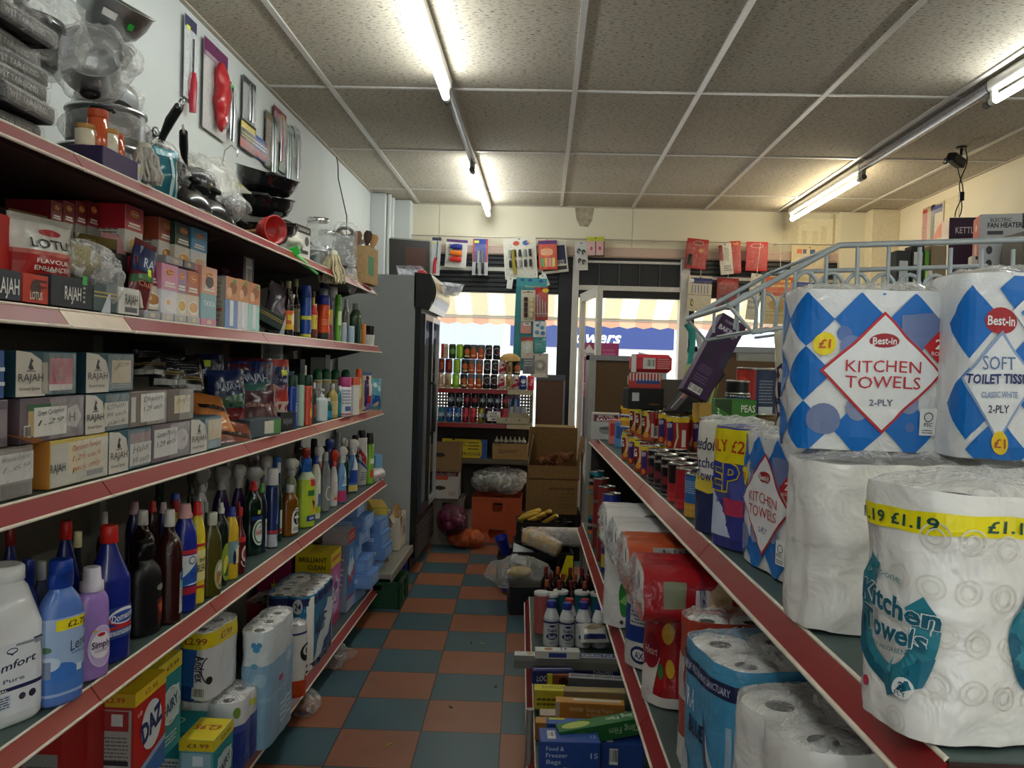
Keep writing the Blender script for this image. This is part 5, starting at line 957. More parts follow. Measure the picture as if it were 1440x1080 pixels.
for k in range(6): SB('maroon spice mix box darkened for shade, %s in the row behind the tall pouch' % ('first','second','third','fourth','fifth','sixth')[k],70+k*17.3,86+k*17.3,283+k*.4,330,'#7a1a24','#8a8880',[],xf=-1.06,z=1.655)  # back row shade is mixed into these reds and greys
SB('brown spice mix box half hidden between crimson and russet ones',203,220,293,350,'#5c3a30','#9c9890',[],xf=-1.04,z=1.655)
carton('black riser shelf box under the raised spice mixes',(-1.09,2.02,Z2+.001),RL,.92,.2,.147,'#17181a',faces={'front': [('r',.2,.8,.3,.3,'#9c9ca4'),('r',.0,.5,.2,.3,'#2a2c30')]},cat='riser',name='display_riser')
SB('mustard spice mix box leaning at the front of the second shelf',199,229,366,428,'#8c1f30','#d0c8b8',food('#a86a28'),xf=-.955,z=Z2+.02,tilt=-.1)
SB('pale pink spice mix box at the front of the second shelf',227,250,372,433,'#cf8aa4','#dcd8e0',food('#e8dce0'),xf=-.95,z=Z2+.02)
SB('lilac spice mix box behind the pale pink one',248,263,378,434,'#a07a98','#d8cfc0',food('#d0a858'),xf=-.955,z=Z2+.02)
SB('salmon spice mix box at the front of the second shelf',262,281,382,437,'#b86a50','#d8c8b8',food('#d8a070'),xf=-.955,z=Z2+.02)
SB('peach and aqua tikka box beside the salmon spice mix',283,305,376,440,'#d8a088','#8fb4bc',[('e',0,.72,.5,.24,'#3c3030'),('t','TIKKA',0,.3,.1,'#dfe6e8',.8)],xf=-.95,z=Z2+.02)
for k,(u0,u1,cl) in enumerate(((203,226,'#a8a8ac'),(228,245,'#c0bcc0'),(246,263,'#b4b2b8'),(264,282,'#b9b4b4'),(283,305,'#d890a8'))):
 y0,y1 = onx(u0,430,-.94).y,onx(u1,430,-.94).y; carton('%s flat spice packet under the front spice mixes, %s of the row' % ('pink' if k == 4 else 'silvery',('first','second','third','fourth','last')[k]),(-.985,(y0+y1)/2,Z2+.001),RL,y1-y0-.002,.09,.019,cl,faces={'front': [('e',0,.5,.3,.6,'#d8c8a0')]},group='flat spice packets',name='flat_packet',cat='packet')
for k,(u0,u1,cl) in enumerate(((229,255,'#b0aeb4'),(252,270,'#8c8a90'),(270,288,'#d88898'))):
 y0,y1 = onx(u0,370,-.97).y,onx(u1,370,-.97).y; zz = Z2+.149; carton('%s flat packet lying under the raised back row boxes' % ('grey','dark grey','rose')[k],(-.975,(y0+y1)/2,zz+.0005),RL,y1-y0-.002,.028,.02,cl,faces={'front': [('e',0,.5,.3,.6,'#d8c8a0')]},group='flat spice packets',name='flat_packet',cat='packet')
# red box, flavour enhancer bag, black trays
y1 = onx(23,380,-1.0).y; b = carton('tall plain red carton at the camera end of the second shelf',(-1.1,y1-.1,Z2+.001),RL,.2,.2,.165,'#b01c1c',sides={'front': '#c4201c'})
def tray(label,u0,u1,h,body,prints,xf=-.935,dep=.13,**k):
 y0,y1 = onx(u0,430,xf).y,onx(u1,430,xf).y
 return open_box(label,(xf-dep/2,(y0+y1)/2,Z2+.001),RL,y1-y0-.004,dep,h,P(body,.6),P('#a58a64',.8),'display_tray','tray',t=.003,prints={'front': prints},group='display trays on the second shelf')
tray('dark display tray reading RAJAH at the camera end of the second shelf',-40,30,.055,'#3c404a',[('t','RAJAH',.2,.5,.5,'#e4e4e0',.5,0,0,.01)])
tray('red display tray with scribbled lid under the flavour enhancer bag',31,68,.055,'#c2402e',[('e',.0,.5,.4,.7,'#3a2420'),('t','LOTUS',.0,.3,.26,'#e8d8c8',.5),('s',.25,.7,.4,.4,2,'#5c1c18')])
tray('charcoal display tray reading RAJAH under the gold flecked bag',71,130,.062,'#34383f',[('t','RAJAH',.0,.5,.42,'#e4e4e0',.4,0,0,.01),('s',.3,.5,.08,.6,4,'#c0c4c4'),('r',.3,.98,.12,.3,'#2fae3c')])
tray('grey green display tray beside the RAJAH tray',131,165,.068,'#4d5f5f',[('r',0,.62,1,.06,'#b09a58'),('r',0,.5,1,.05,'#b09a58'),('p',[(-.2,0),(.1,.6),(.2,.6),(.2,0)],'#c8d0dc')])
tray('white display tray reading RAJAH holding the leaning pouch',166,196,.062,'#d8d6d0',[('t','RAJAH',.1,.6,.36,'#23262c',.6,0,0,.01),('r',.1,.22,.6,.18,'#4a4c50')])
p = onx(55,415,-.985); pouch('white and red flavour enhancer bag standing in the red tray',(p.x,p.y,Z2+.006),RL-.25,.155,.17,.05,'#d4d0c8',[('r',0,.29,1,.58,'#a82828'),('r',0,.58,1,.05,'#c06058'),('e',.05,.82,.36,.08,'#b03a3c'),('t','LOTUS',.08,.69,.1,'#18181a',.72,0,0,.02),('t','FLAVOUR',.05,.49,.05,'#e8dcd0',.55),('t','ENHANCER',.05,.41,.05,'#e8dcd0',.6),('r',0,.96,1,.08,'#b8b4ac')],seed=50)
p = onx(40,330,-1.06); pouch('brown foil bag end showing behind the flavour enhancer bag',(p.x,p.y,Z2+.004),RL-.2,.1,.195,.04,'#6a5a3c',seed=51)
p = onx(105,395,-.97); t = T('spice_bag','clear bag of gold flecked seeds lying over the charcoal tray','bag',(p.x,p.y-.005,Z2+.105),Euler((.3,0,RL-.3)))
b = MB(); crumple(b,(0,0,0),(.062,.032,.036),P('#8d8250',.7,var=.5,scale=220),3.,.12); b.build('seeds',t); b = MB(); crumple(b,(.015,-.002,-.004),(.085,.043,.048),film('#ffffff',.1,.6,.08,40),3.4,.25); b.build('clear_wrapper',t)
p = onx(140,372,-1.02); pouch('black and gold foil pouch behind the gold flecked bag',(p.x,p.y-.02,Z2+.005),RL-.35,.12,.175,.04,'#1d211e',[('r',0,.93,1,.14,'#6a5c30'),('e',.1,.7,.3,.1,'#5a7030'),('p',[(0,.55),(.12,.6),(.1,.8),(.02,.8)],'#a9b0a8'),('r',0,.1,1,.1,'#3c5a54')],seed=52)
p = onx(112,385,-1.08); pouch('plain black pouch deep behind the gold flecked bag',(p.x,p.y,Z2+.005),RL-.2,.11,.17,.04,'#16181a',seed=53)
p = onx(150,430,-.95); t = T('empty_bag','crumpled clear bag hanging over the grey green tray','bag',(p.x+.01,p.y,Z2+.085),0); b = MB(); crumple(b,(0,0,-.01),(.02,.035,.05),film('#ffffff',.1,.55,.08,45),9.,.35); b.build('film_bag',t)
p = onx(190,420,-.97); pouch('maroon and navy chilli pouch leaning in the white tray',(p.x,p.y,Z2+.006),Euler((-.06,.22,RL-.35)),.072,.185,.035,'#6c2228',[('t','Chilli',.05,.42,.07,'#d89070',.7),('p',[(-.5,.5),(.5,.62),(.5,.5),(-.5,.4)],'#3a6a3c'),('r',0,.74,1,.34,'#2a3560'),('t','RA',.1,.7,.12,'#c0cadc',.5),('r',.12,.58,.16,.1,'#d8ee30'),('e',-.3,.1,.5,.16,'#a04a34')],seed=54)
p = onx(152,410,-1.02); pouch('rose tipped pouch with brown base behind the leaning chilli pouch',(p.x,p.y+.02,Z2+.006),RL-.3,.085,.19,.035,'#7a5648',[('r',0,.8,1,.4,'#b98488'),('t','TEN',0,.4,.08,'#c05040',.5),('r',0,.2,1,.2,'#27404a')],seed=55)
# tea and noodle cartons
for k,(u0,u1,vt,a,b_,lb) in enumerate(((317,335,388,'#c88a58','#3a6fae','fruit print carton with blue base, first of three'),(335,350,392,'#cf8a50','#c9c4cc','fruit print carton with grey base, middle of three'),(350,366,397,'#c87a48','#8fc4b8','fruit print carton with mint base, last of three'))):
 xf = -.945; y0,y1 = onx(u0,400,xf).y,onx(u1,400,xf).y; zt = onx(u0,vt,xf).z; w_ = y1-y0
 carton(lb+' beside the tikka box',(xf-.045,(y0+y1)/2,Z2+.001),RL,w_-.002,.09,zt-Z2,b_,faces={'front': [('r',0,.78,1,.44,a),('e',.1,.8,.6,.24,'#8c4a20'),('e',-.2,.7,.4,.2,'#e0b088'),('e',.2,.93,.3,.08,'#4a8a4c'),('r',0,.3,.3,.5,'#dfe4ea')],'left': [('s',0,.5,.8,.8,9,'#8a837c'),('r',0,.35,.8,.05,'#a84a30')]},sides={'left': '#b0a89c','top': '#c9bcae'},group='fruit print cartons',rough=.25)
c,w,h = deep(300,358,339,Z2,x=-1.15); carton('dark maroon carton reading CHICKEN BIRYANI in shade at the back',(c.x-.02,c.y,Z2+.001),RL,.11,.2,h,'#3c1424',faces={'left': [('t','CHICKEN',-.1,.62,.09,'#8c5a68',.5,80),('t','BIRYANI',.15,.62,.09,'#8c5a68',.5,80)],'front': [('r',0,.5,.6,.9,'#a8a49c'),('b',0,.7,.5,.3)]})
p = onx(385,455,-1.0); pouch('black and mauve pouch lying slanted between cartons and sauce bottles',(p.x,p.y,Z2+.004),Euler((-.1,.35,RL-.5)),.13,.19,.04,'#4a3f48',[('p',[(-.3,.5),(.1,.9),(.4,.8),(0,.4)],'#7a6a76'),('r',.3,.3,.3,.5,'#c8c4c8')],seed=60)
carton('dark green box lying tilted under the mauve pouch',(-1.0,onx(375,450,-.98).y+.02,Z2+.035),Euler((0,.3,RL-.4)),.14,.05,.05,'#17302a',faces={'front': [('r',0,.7,1,.06,'#a89048'),('r',0,.55,1,.05,'#a89048')]})
G2b = 'sauce bottles and sprays on the second shelf'
def B2(u0,v0,u1,v1,style,body,cap,prints,label,rot=RL-.6,x=None,**k):
 if x is None: c = onx((u0+u1)/2,v1,-.955); c = Vector((c.x-.01,c.y,Z2)); w = (u1-u0)*mpp(c); d = ray((u0+u1)/2,v0); s_ = math.hypot(c.x,c.y)/math.hypot(d.x,d.y); h = EYE.z+d.z*s_-Z2
 else: c,w,h = deep(u0,v0,u1,Z2,x=x)
 c.z = Z2+.001; return bottle(label,c,rot,w,h,style,body,cap,prints,group=G2b,**k)
B2(400,396,416,470,'sauce','#1b120c','#8d865c',[('r',0,.3,2.6,.32,'#d8601c'),('r',0,.16,2.6,.1,'#e0b024'),('e',.2,.3,.5,.24,'#efe0b0'),('r',-.2,.33,.3,.1,'#e8c830')],'soy sauce bottle with orange label and olive cap at the front')
B2(411,393,423,471,'sauce','#1d1512','#9a9464',[('r',0,.3,2.6,.4,'#b9ae90')],'tall dark sauce bottle with tan cap beside the soy bottle',x=-1.02)
for i,(u0,v0,u1,x,lb) in enumerate(((374,398,384,-1.12,'dark bottle with olive cap behind the mauve pouch'),(381,400,393,-1.08,'bottle with wide olive cap in front of two others'),(384,393,397,-1.2,'dark bottle with dim cap deepest in the sauce group'),(391,396,402,-1.13,'dark bottle with khaki cap touching the tall sauce bottle'))):
 B2(u0,v0,u1,0,'sauce','#1c1a12','#7d7a50',[],lb,x=x)
B2(425,402,440,473,'aerosol','#1d4a9c','#1c3a88',[('r',0,.38,3,.07,'#c8c848'),('r',0,.04,3,.06,'#d0d040'),('p',[(.1,.1),(.4,.36),(.4,.1)],'#6a9cd0')],'royal blue aerosol with yellow bands beside the sauces',cat='aerosol')
B2(437,410,449,475,'sauce','#dfc040','#3a3a3c',[('r',0,.6,2.6,.2,'#c0302c'),('r',0,.1,2.6,.2,'#6a2c2c'),('t','GLUE',.2,.38,.1,'#6a4a14',.6,80)],'yellow and red squeeze bottle with dark nozzle')
B2(448,416,466,477,'aerosol','#d8481a','#1f2c8c',[('t','MR',.3,.62,.12,'#f0d030',.4),('r',0,.08,3,.16,'#3a3834'),('r',.45,.2,.4,.14,'#b9b4a8'),('s',-.1,.4,.7,.14,3,'#e8a070')],'orange aerosol with royal blue cap',cat='aerosol')
B2(450,386,463,0,'aerosol','#a8b0c0','#161c5c',[('p',[(-.5,.5),(.5,.7),(.5,.64),(-.5,.44)],'#a03038')],'tall aerosol with navy cap standing behind the orange one',x=-1.04,cat='aerosol')
B2(463,424,470,478,'aerosol','#c8a838','#24306c',[('r',0,.2,3,.4,'#a03040')],'thin yellow and crimson aerosol squeezed beside the orange one',cat='aerosol')
B2(462,404,475,0,'aerosol','#c9ccd0','#b9b6b0',[('r',.2,.3,.8,.3,'#5a6ca8')],'silver aerosol with white cap behind the thin yellow one',x=-1.0,cat='aerosol')
B2(473,415,482,479,'aerosol','#6fb43c','#5aa82e',[('r',.1,.5,.9,.3,'#cfe0a0'),('e',.1,.3,.5,.1,'#4a7a2a')],'leaf green slim aerosol beside the silver one',cat='aerosol')
B2(481,454,490,480,'jar','#a9b4b8','#b4bcc0',[],'small grey jar in front of the clear bottle')
B2(482,421,492,0,'flask',P('#6d787a',.1,coat=.8),'#aab2b4',[],'clear grey bottle standing behind the small grey jar',x=-1.02)
B2(490,459,501,481,'jar','#a4b8cc','#b4c6d4',[],'small pale blue jar beside the grey jar')
B2(491,427,510,0,'flask','#3c5a44','#98a49c',[('r',0,.3,2.6,.5,'#1f4a2c')],'clear topped green bottle near the end of the second shelf',x=-1.02)
B2(503,448,510,482,'round','#1d4a2c','#3c6a48',[],'slim dark green bottle beside the orange tube')
B2(509,456,517,483,'jar','#d8823a','#d8823a',[],'small orange tube near the end of the second shelf')
c = onx(524,485,-.96); t = T('sachet_pot','white pot full of dark sachets at the end of the second shelf','pot',(c.x-.03,c.y,Z2+.001)); b = MB(); b.lathe([(.036,0),(.04,.06)],P('#dcd8d0',.4),20,caps=(True,False)); b.build('pot',t)
b = MB()
for k in range(6): b.box(.03,.004,.1,P(('#3a2428','#5c1c2c','#2c2c30')[k % 3],.3),Matrix.Translation((.018*math.cos(k*1.05),.018*math.sin(k*1.05),.012)) @ Matrix.Rotation(.15*(k % 3-1),4,'X') @ rotz(k*.6))
b.build('sachets',t)
# ---------------------------------------------------------------- top shelf: pans and pots in plastic
PLAST = film('#ffffff',.07,.5,.09,26); BAKE = P('#151517',.22,coat=.5); BLKP = P('#19191b',.4)
def L1(u,v,x): return onx(u,v,x)
def lathe_thing(name,label,cat,loc,rot,prof,mat,part='body',seg=32): t = T(name,label,cat,loc,rot); b = MB(); b.lathe(prof,mat,seg,caps=(True,False)); b.build(part,t); return t
def wrapbag(t,c,sc,seed,amp=.22,mat=None,sub=4): b = MB(); crumple(b,c,sc,mat or PLAST,seed,amp,sub=sub,flat=max(0,c[2]-.003)/sc[2]); b.build('plastic_bag',t)
def bowl_prof(r,h,t=.002,foot=.5): return [(r*foot,0),(r*.8,h*.22),(r*.95,h*.6),(r,h-.004),(r*1.05,h),(r*1.04,h-.003),(r-t-.001,h-.006),(r*.94,h*.6),(r*.78,h*.24+t),(0.001,t)]
def pot_prof(r,h): return [(r*.94,0),(r,.008),(r,h-.004),(r*1.06,h),(r*1.05,h-.003),(r-.003,h-.006),(r-.003,.01),(.001,.004)]
for k in range(6):
 y = 1.5; pz = Z1+.001+k*.0345; t = carton('black wet tamarind brick, %s of the stack of six' % ('bottom','second','third','fourth','fifth','top')[k],(-1.03+.012*((k*3) % 4),y-.01*(k % 3),pz),RL+.05*((k*5) % 3-1),.17,.13,.0335,'#18181a','packet','tamarind_pack',rough=.3,faces={'front': [('t','WET TAMARIND',-.05,.5,.3,'#8d8d88',.7)],'left': [('t','WET TAMARIND',0,.5,.3,'#77776f',.7)]},group='black tamarind bricks',b=.006)
 f = MB(); f.box(.18,.14,.034,film('#ffffff',.0,.22,.08,26),b=.008,seg=2); f.build('clear_wrapper',t)
p = L1(48,40,-1.12); t = T('pan_set','dark pans in a big crumpled clear bag over the tamarind stack','pan set',(p.x,p.y-.02,Z1+.21))
b = MB(); b.lathe(pot_prof(.075,.08),P('#5a5c60',.3,.9),28,Matrix.Translation((-.02,0,.01))); b.build('pot',t); b = MB(); b.lathe([(.09,.0),(.088,.012),(.03,.035),(.012,.04),(.012,.05),(.02,.06),(.001,.066)],P('#77797c',.2,.9),28,Matrix.Translation((-.02,0,.095))); b.build('pot_lid',t); wrapbag(t,(-.01,0,.085),(.12,.12,.1),2.)
p = L1(150,150,-1.08); y0 = p.y
for i,(r,h,z,lb) in enumerate(((.105,.095,.0,'widest steel pot at the bottom of the pot stack, in clear plastic'),(.088,.085,.105,'middle steel pot of the stack with a wrapped handle'))):
 t = T('cooking_pot',lb,'pot',(p.x,y0,Z1+.002+z),.4,'stacked steel pots'); b = MB(); b.lathe(pot_prof(r,h),STEEL,36,caps=(True,False)); b.build('pot_body',t)
 b = MB(); b.tube([(r*math.cos(a)*1.0+.0,-r*.98-.03*math.sin((a+1)*1.0),h*.75) for a in ()] or [(-.025,-r,h*.78),(-.022,-r-.025,h*.8),(.022,-r-.025,h*.8),(.025,-r,h*.78)],.005,BLKP); b.build('handle',t)
 b = MB(); b.lathe([(r*1.06,h),(r*1.05,h+.004),(r*.5,h+.012),(0.001,h+.014)],CHROME,36,caps=(False,False)); b.build('pot_lid',t); wrapbag(t,(0,0,h*.5),(r*1.18,r*1.18,h*.62),3.+i,.1)
p = L1(128,88,-1.06); t = T('cooking_pot','small steel saucepan lying sideways in plastic with its dark handle hole toward us','pot',(p.x,p.y,Z1+.2+.05),Euler((1.25,0,.5)),'stacked steel pots'); b = MB(); b.lathe(pot_prof(.062,.09),STEEL,32,caps=(True,False)); b.build('pot_body',t); b = MB(); b.lathe([(.02,0),(.022,.03),(.014,.032),(.013,.004)],BLKP,16,Matrix.Translation((.0,-.055,.05)) @ Matrix.Rotation(PI/2,4,'X')); b.build('handle',t); wrapbag(t,(0,0,.045),(.085,.085,.075),5.,.2)
p = L1(146,12,-1.06); t = lathe_thing('mixing_bowl','steel mixing bowl tilted at the very top of the pot pile with green price dot','bowl',(p.x,p.y,Z1+.365),Euler((.15,.5,0)),bowl_prof(.085,.085),STEEL,'bowl_body',40)
b = MB(); b.rect(Wrap([(.02,.078,.078),(.06,.082,.082)],.01,.9),.02,.045,.014,.014,P('#2fb03a',.5),.004); b.build('price_sticker',t); b = MB(); b.rect(Wrap([(.02,.078,.078),(.06,.082,.082)],.01,.9),-.03,.05,.03,.016,WHITE,.004); b.build('paper_label',t)
t = T('steel_pan','steel pan set in grey plastic under the tilted bowl','pan',(p.x-.02,p.y+.02,Z1+.29),.3); b = MB(); b.lathe(bowl_prof(.075,.05),DULL,32); b.build('pan_body',t); wrapbag(t,(0,0,.03),(.09,.09,.055),6.)
# display box of jars
p = L1(148,226,-.975); dbx = carton('purple display box at the shelf edge holding small jars',(p.x+.0,p.y,Z1+.001),RL,.17,.08,.045,'#3c2a58',faces={'front': [('r',.44,.5,.1,.9,'#c8c8d0'),('r',.46,.6,.06,.4,'#d8d840')],'left': [('r',0,.5,.9,.9,'#2c1f44')]},cat='display box',name='display_box')
for i,(dy,dx,r,h,cl,ld,lb) in enumerate(((-.035,0,.021,.085,'#c8562a','#b8481e','orange spice jar standing tallest on the purple display box'),(-.065,-.01,.02,.045,'#d8ccb0','#c08848','glass jar with tan lid on the near end of the display box'),(-.012,.012,.021,.05,'#d8d0b8','#c89048','glass jar with tan lid in front of the orange jar'),(.025,.01,.016,.05,'#d05a2c','#c84a24','small orange jar fourth along the display box'),(.055,.0,.014,.045,'#cf5228','#c04420','small orange jar at the far end of the display box'))):
 t = T('spice_jar',lb,'jar',(p.x+dx,p.y+dy,Z1+.047),0,'small jars on the purple box'); b = MB(); b.lathe([(r*.95,0),(r,.003),(r,h*.78),(r*.85,h*.8)],P(cl,.15,coat=.6),18); b.build('jar_body',t); b = MB(); b.lathe([(r*.98,h*.8),(r*1.02,h*.82),(r*1.0,h)],P(ld,.4),18); b.build('lid',t)
# pans and handles
def pan(label,loc,rot,r,h,mat=None,hl=.17,bag=None,hole=True,seed=1.):
 t = T('frying_pan',label,'pan',loc,rot,'frying pans in plastic'); b = MB(); b.lathe([(r*.75,0),(r*.95,h*.5),(r,h),(r*.985,h),(r*.93,h*.5),(r*.74,.003),(.001,.003)],mat or BAKE,36,caps=(True,False)); b.build('pan_body',t)
 b = MB(); b.tube([(r*.98,0,h*.8),(r+.04,0,h*1.0),(r+hl*.6,0,h*1.15),(r+hl,0,h*1.1)],.011,BLKP,10,taper=[.7,.9,1.2,1.1]); b.build('handle',t)
 b = MB(); b.tube([(r+hl+.012+.012*math.cos(a),.012*math.sin(a)*0,h*1.1+.012*math.sin(a)) for a in [2*PI*k/12 for k in range(12)]],.003,CHROME,6,closed=True); b.build('hanging_ring',t)
 if bag: wrapbag(t,(0,0,h*.5),(r*1.15,r*1.12,h*.9+.02),seed,.2)
 return t
q = L1(182,92,-1.12); pan('steel trimmed pan in plastic with two knob ends, beside the pot stack',(q.x-.06,q.y+.02,Z1+.25),Euler((.2,-.5,-1.1)),.08,.05,DULL,.07,True,seed=8.)
q = L1(215,150,-1.15); pan('pan bundled in cream plastic with black handle end sticking out',(q.x-.08,q.y+.04,Z1+.13),Euler((.5,-.3,-.6)),.095,.05,BAKE,.09,True,seed=9.)
t = T('plastic_bundle','creased cream plastic bundle by the wall above the teal packet','bag',(-1.2,L1(245,150,-1.2).y,Z1+.12)); b = MB(); crumple(b,(0,0,0),(.1,.11,.11),film('#efe9d8',.25,.7,.15,20),12.,.3,flat=1.0); b.build('bag_film',t); b = MB(); b.lathe(pot_prof(.07,.09),DULL,24,Matrix.Translation((0,0,-.1))); b.build('pot',t)
q = L1(225,240,-1.0); pouch('teal cleaning cloth packet standing behind the grey mop head',(q.x,q.y,Z1+.004),RL-.5,.11,.14,.05,'#1e6c7c',[('r',0,.9,1,.15,'#2a8a9a'),('r',.2,.5,.1,.8,'#c0dce0')],seed=70)
def mop(label,p,r,h,col,seed,n=46):
 t = T('mop_head',label,'mop head',p); b = MB(); m_ = P(col,.9,var=.15,scale=120); rnd = random.Random(seed)
 for k in range(n):
  a = rnd.uniform(0,2*PI); rr = r*rnd.uniform(.2,1); pts = [(0.2*rr*math.cos(a),.2*rr*math.sin(a),h*.98)]
  for j in range(1,6): t_ = j/5; pts.append((rr*math.cos(a+.5*t_)*min(1,.3+t_*.9)+rnd.uniform(-.006,.006),rr*math.sin(a+.5*t_)*min(1,.3+t_*.9)+rnd.uniform(-.006,.006),h*(1-t_)+rnd.uniform(-.008,.008)*(j < 5)))
  b.tube(pts,.0042,m_,5)
 b.build('strands',t); c_ = MB(); c_.lathe([(r*.35,h*.93),(r*.3,h*1.05),(r*.2,h*1.08)],P('#c9c4b4',.5),14); c_.build('socket',t); return t
q = L1(203,262,-.945); mop('grey cotton mop head in plastic at the shelf edge',(q.x,q.y,Z1+.012),.045,.085,'#b8b4ac',3)
q = L1(262,285,-.985)
pan('black frying pan nearest the grey mop head, handle pointing up',(q.x-.1,q.y-.02,Z1+.075),Euler((0,-.55,-.7)),.1,.05,BAKE,.14,True,seed=15.)
q = L1(285,225,-1.05); pan('black pan in clear plastic with bright handle rings raised over the steel scourers',(q.x-.05,q.y+.02,Z1+.09),Euler((.2,-.5,-1.2)),.09,.05,BAKE,.14,True,seed=16.)
q = L1(300,230,-1.15); t = T('plastic_bundle','milky plastic bag with wire hook leaning on the wall behind the black pans','bag',(-1.2,q.y+.05,Z1+.15)); b = MB(); crumple(b,(0,0,0),(.11,.16,.15),film('#f4f2ea',.3,.75,.14,16),18.,.25,flat=1.); b.build('bag_film',t); b = MB(); b.tube([(.06,.0,.13),(.07,.0,.18),(.09,.01,.2),(.11,.01,.18),(.11,.01,.16)],.003,CHROME,6); b.build('wire_hook',t)
b = MB(); b.lathe(pot_prof(.09,.14),DULL,24,Matrix.Translation((-.01,0,-.145))); b.build('pot',t)
q = L1(326,300,-.955); t = T('scourer_pack','pack of steel wool scourers in clear film hanging over the shelf edge','scourer pack',(q.x,q.y,Z1+.055),.3)
b = MB()
for k in range(5): b.ball((.0+.01*(k % 2),-.055+.028*k,-.0+.012*((k*3) % 2)),.03,P('#c4c6c8',.25,1.,bump=1.,bscale=200),3,amp=.12,fr=60)
b.build('steel_wool',t); wrapbag(t,(0,0,.0),(.055,.095,.05),19.,.2)
q = L1(356,205,-1.22); carton('white food box with bright yellow lid by the wall behind the black wok',(q.x,q.y+.02,Z1+.24),RL,.2,.12,.07,'#e2dccb',sides={'top': '#e6d22c'},faces={'front': [('r',0,.93,1,.2,'#e6d22c')],'left': [('r',0,.93,1,.2,'#e6d22c')]},cat='food box',name='food_container',b=.012)
carton('grey boxed pan set supporting the yellow lidded food box',(q.x,q.y+.02,Z1+.001),RL,.22,.14,.238,'#8d8c88',faces={'front': [('s',0,.6,.7,.4,4,'#4c4c4c')]})
q = L1(370,268,-1.06)
def wok(label,loc,rot,r,h,seed,lid=False):
 t = T('wok',label,'wok',loc,rot,'black woks and pans'); b = MB(); b.lathe(bowl_prof(r,h,.003,.45),BAKE,40); b.build('pan_body',t); b = MB(); b.tube([(-.03,-r,h*.9),(-.026,-r-.03,h),(.026,-r-.03,h),(.03,-r,h*.9)],.007,BLKP); b.build('handle',t); return t
wok('black nonstick wok tipped on top of the black pans by the yellow lidded box',(q.x,q.y,Z1+.215),Euler((.25,.15,.6)),.115,.085,1)
wok('black casserole pan in the middle of the black pan pile',(q.x+.005,q.y,Z1+.13),Euler((.1,.06,.2)),.105,.075,2)
wok('glossy black pan at the bottom of the pile behind the red plunger',(q.x+.0,q.y,Z1+.018),Euler((.06,.05,-.3)),.13,.085,3)
q = L1(392,335,-.93); t = T('plunger','red rubber plunger cup sticking out over the shelf edge','plunger',(q.x-.035,q.y,Z1+.053),Euler((0,PI/2,-.55))); b = MB(); b.lathe([(.014,-.05),(.016,-.04),(.03,-.035),(.045,-.01),(.05,.035),(.046,.036),(.04,-.002),(.001,-.02)],P('#b3221f',.35,coat=.3),32,caps=(True,False)); b.build('rubber_cup',t); b = MB(); b.tube([(0,0,-.05),(0,0,-.2)],.009,P('#b98c5c',.6)); b.build('handle',t)
q = L1(402,330,-.97); t = T('cloth_bag','white cloth in clear plastic beside the red plunger','bag',(q.x,q.y+.02,Z1+.046)); b = MB(); crumple(b,(0,0,0),(.05,.06,.045),P('#d6d2c8',.7,var=.1),22.,.3,flat=1.); b.build('cloth',t)
q = L1(405,285,-1.12); t = T('oval_tray','black and steel oval roasting tray stood on edge behind the wok','tray',(q.x,q.y+.06,Z1+.1),Euler((.35,1.0,.2))); b = MB(); b.loft([(0,.09,.13),(.005,.1,.145),(.03,.115,.16),(.032,.12,.165),(.031,.112,.157),(.008,.098,.14)],P('#37393a',.25,.6),40,caps=(True,True)); b.build('tray_body',t)
GLASS = film('#e8eef0',.12,.3,.04,14)
for i,(u,v,r,h,z,lb) in enumerate(((448,285,.06,.12,.14,'clear glass jar on the boxes by the wall, nearer the wok'),(462,300,.055,.13,.1,'clear glass jar with steel band beside the first glass jar'))):
 q = L1(u,v,-1.08); t = T('glass_jar',lb,'jar',(q.x,q.y,Z1+z),0,'glass jars'); b = MB(); b.lathe([(r*.8,0),(r,.012),(r,h*.75),(r*.8,h*.9),(r*.82,h)],GLASS,28,caps=(True,False)); b.build('jar_wall',t); b = MB(); b.lathe([(r*.86,h*.97),(r*.88,h),(r*.85,h+.014),(.001,h+.016)],CHROME,28); b.build('lid',t)
 carton('plain carton under the %s glass jar' % ('first','second')[i],(q.x,q.y,Z1+.001),RL,.12,.12,z-.003,'#6b6660')
q = L1(418,335,-.965); carton('black and white photo printed carton standing at the shelf edge past the plunger',(q.x-.02,q.y+.02,Z1+.001),RL-.15,.13,.08,.125,'#d4d4d2',faces={'front': [('r',0,.88,1,.24,'#1c1c1e'),('s',0,.88,.8,.1,2,'#d8d8d8'),('e',-.2,.4,.4,.4,'#3a3a3c'),('e',.25,.55,.3,.3,'#55565a'),('r',.1,.2,.5,.12,'#2a2a2c')],'left': [('r',0,.88,1,.24,'#1c1c1e'),('e',0,.4,.6,.5,'#6a6a6c')]})
t = T('spatula','bright green plastic spatula hanging over the shelf edge','spatula',(0,0,0)); a,c = L1(412,357,-.925),L1(446,385,-.905); b = MB(); b.tube([a,a.lerp(c,.3)+Vector((.004,0,-.004)),a.lerp(c,.75)+Vector((.006,0,-.006)),c],.007,P('#35c94a',.35),8,taper=[2.2,1.8,.8,.7]); b.build('handle',t)
b = MB(); b.box(.03,.005,.05,P('#35c94a',.35),Matrix.Translation(a+Vector((-.02,-.01,-.003))) @ Matrix.Rotation(1.2,4,'Y')); b.build('blade',t)
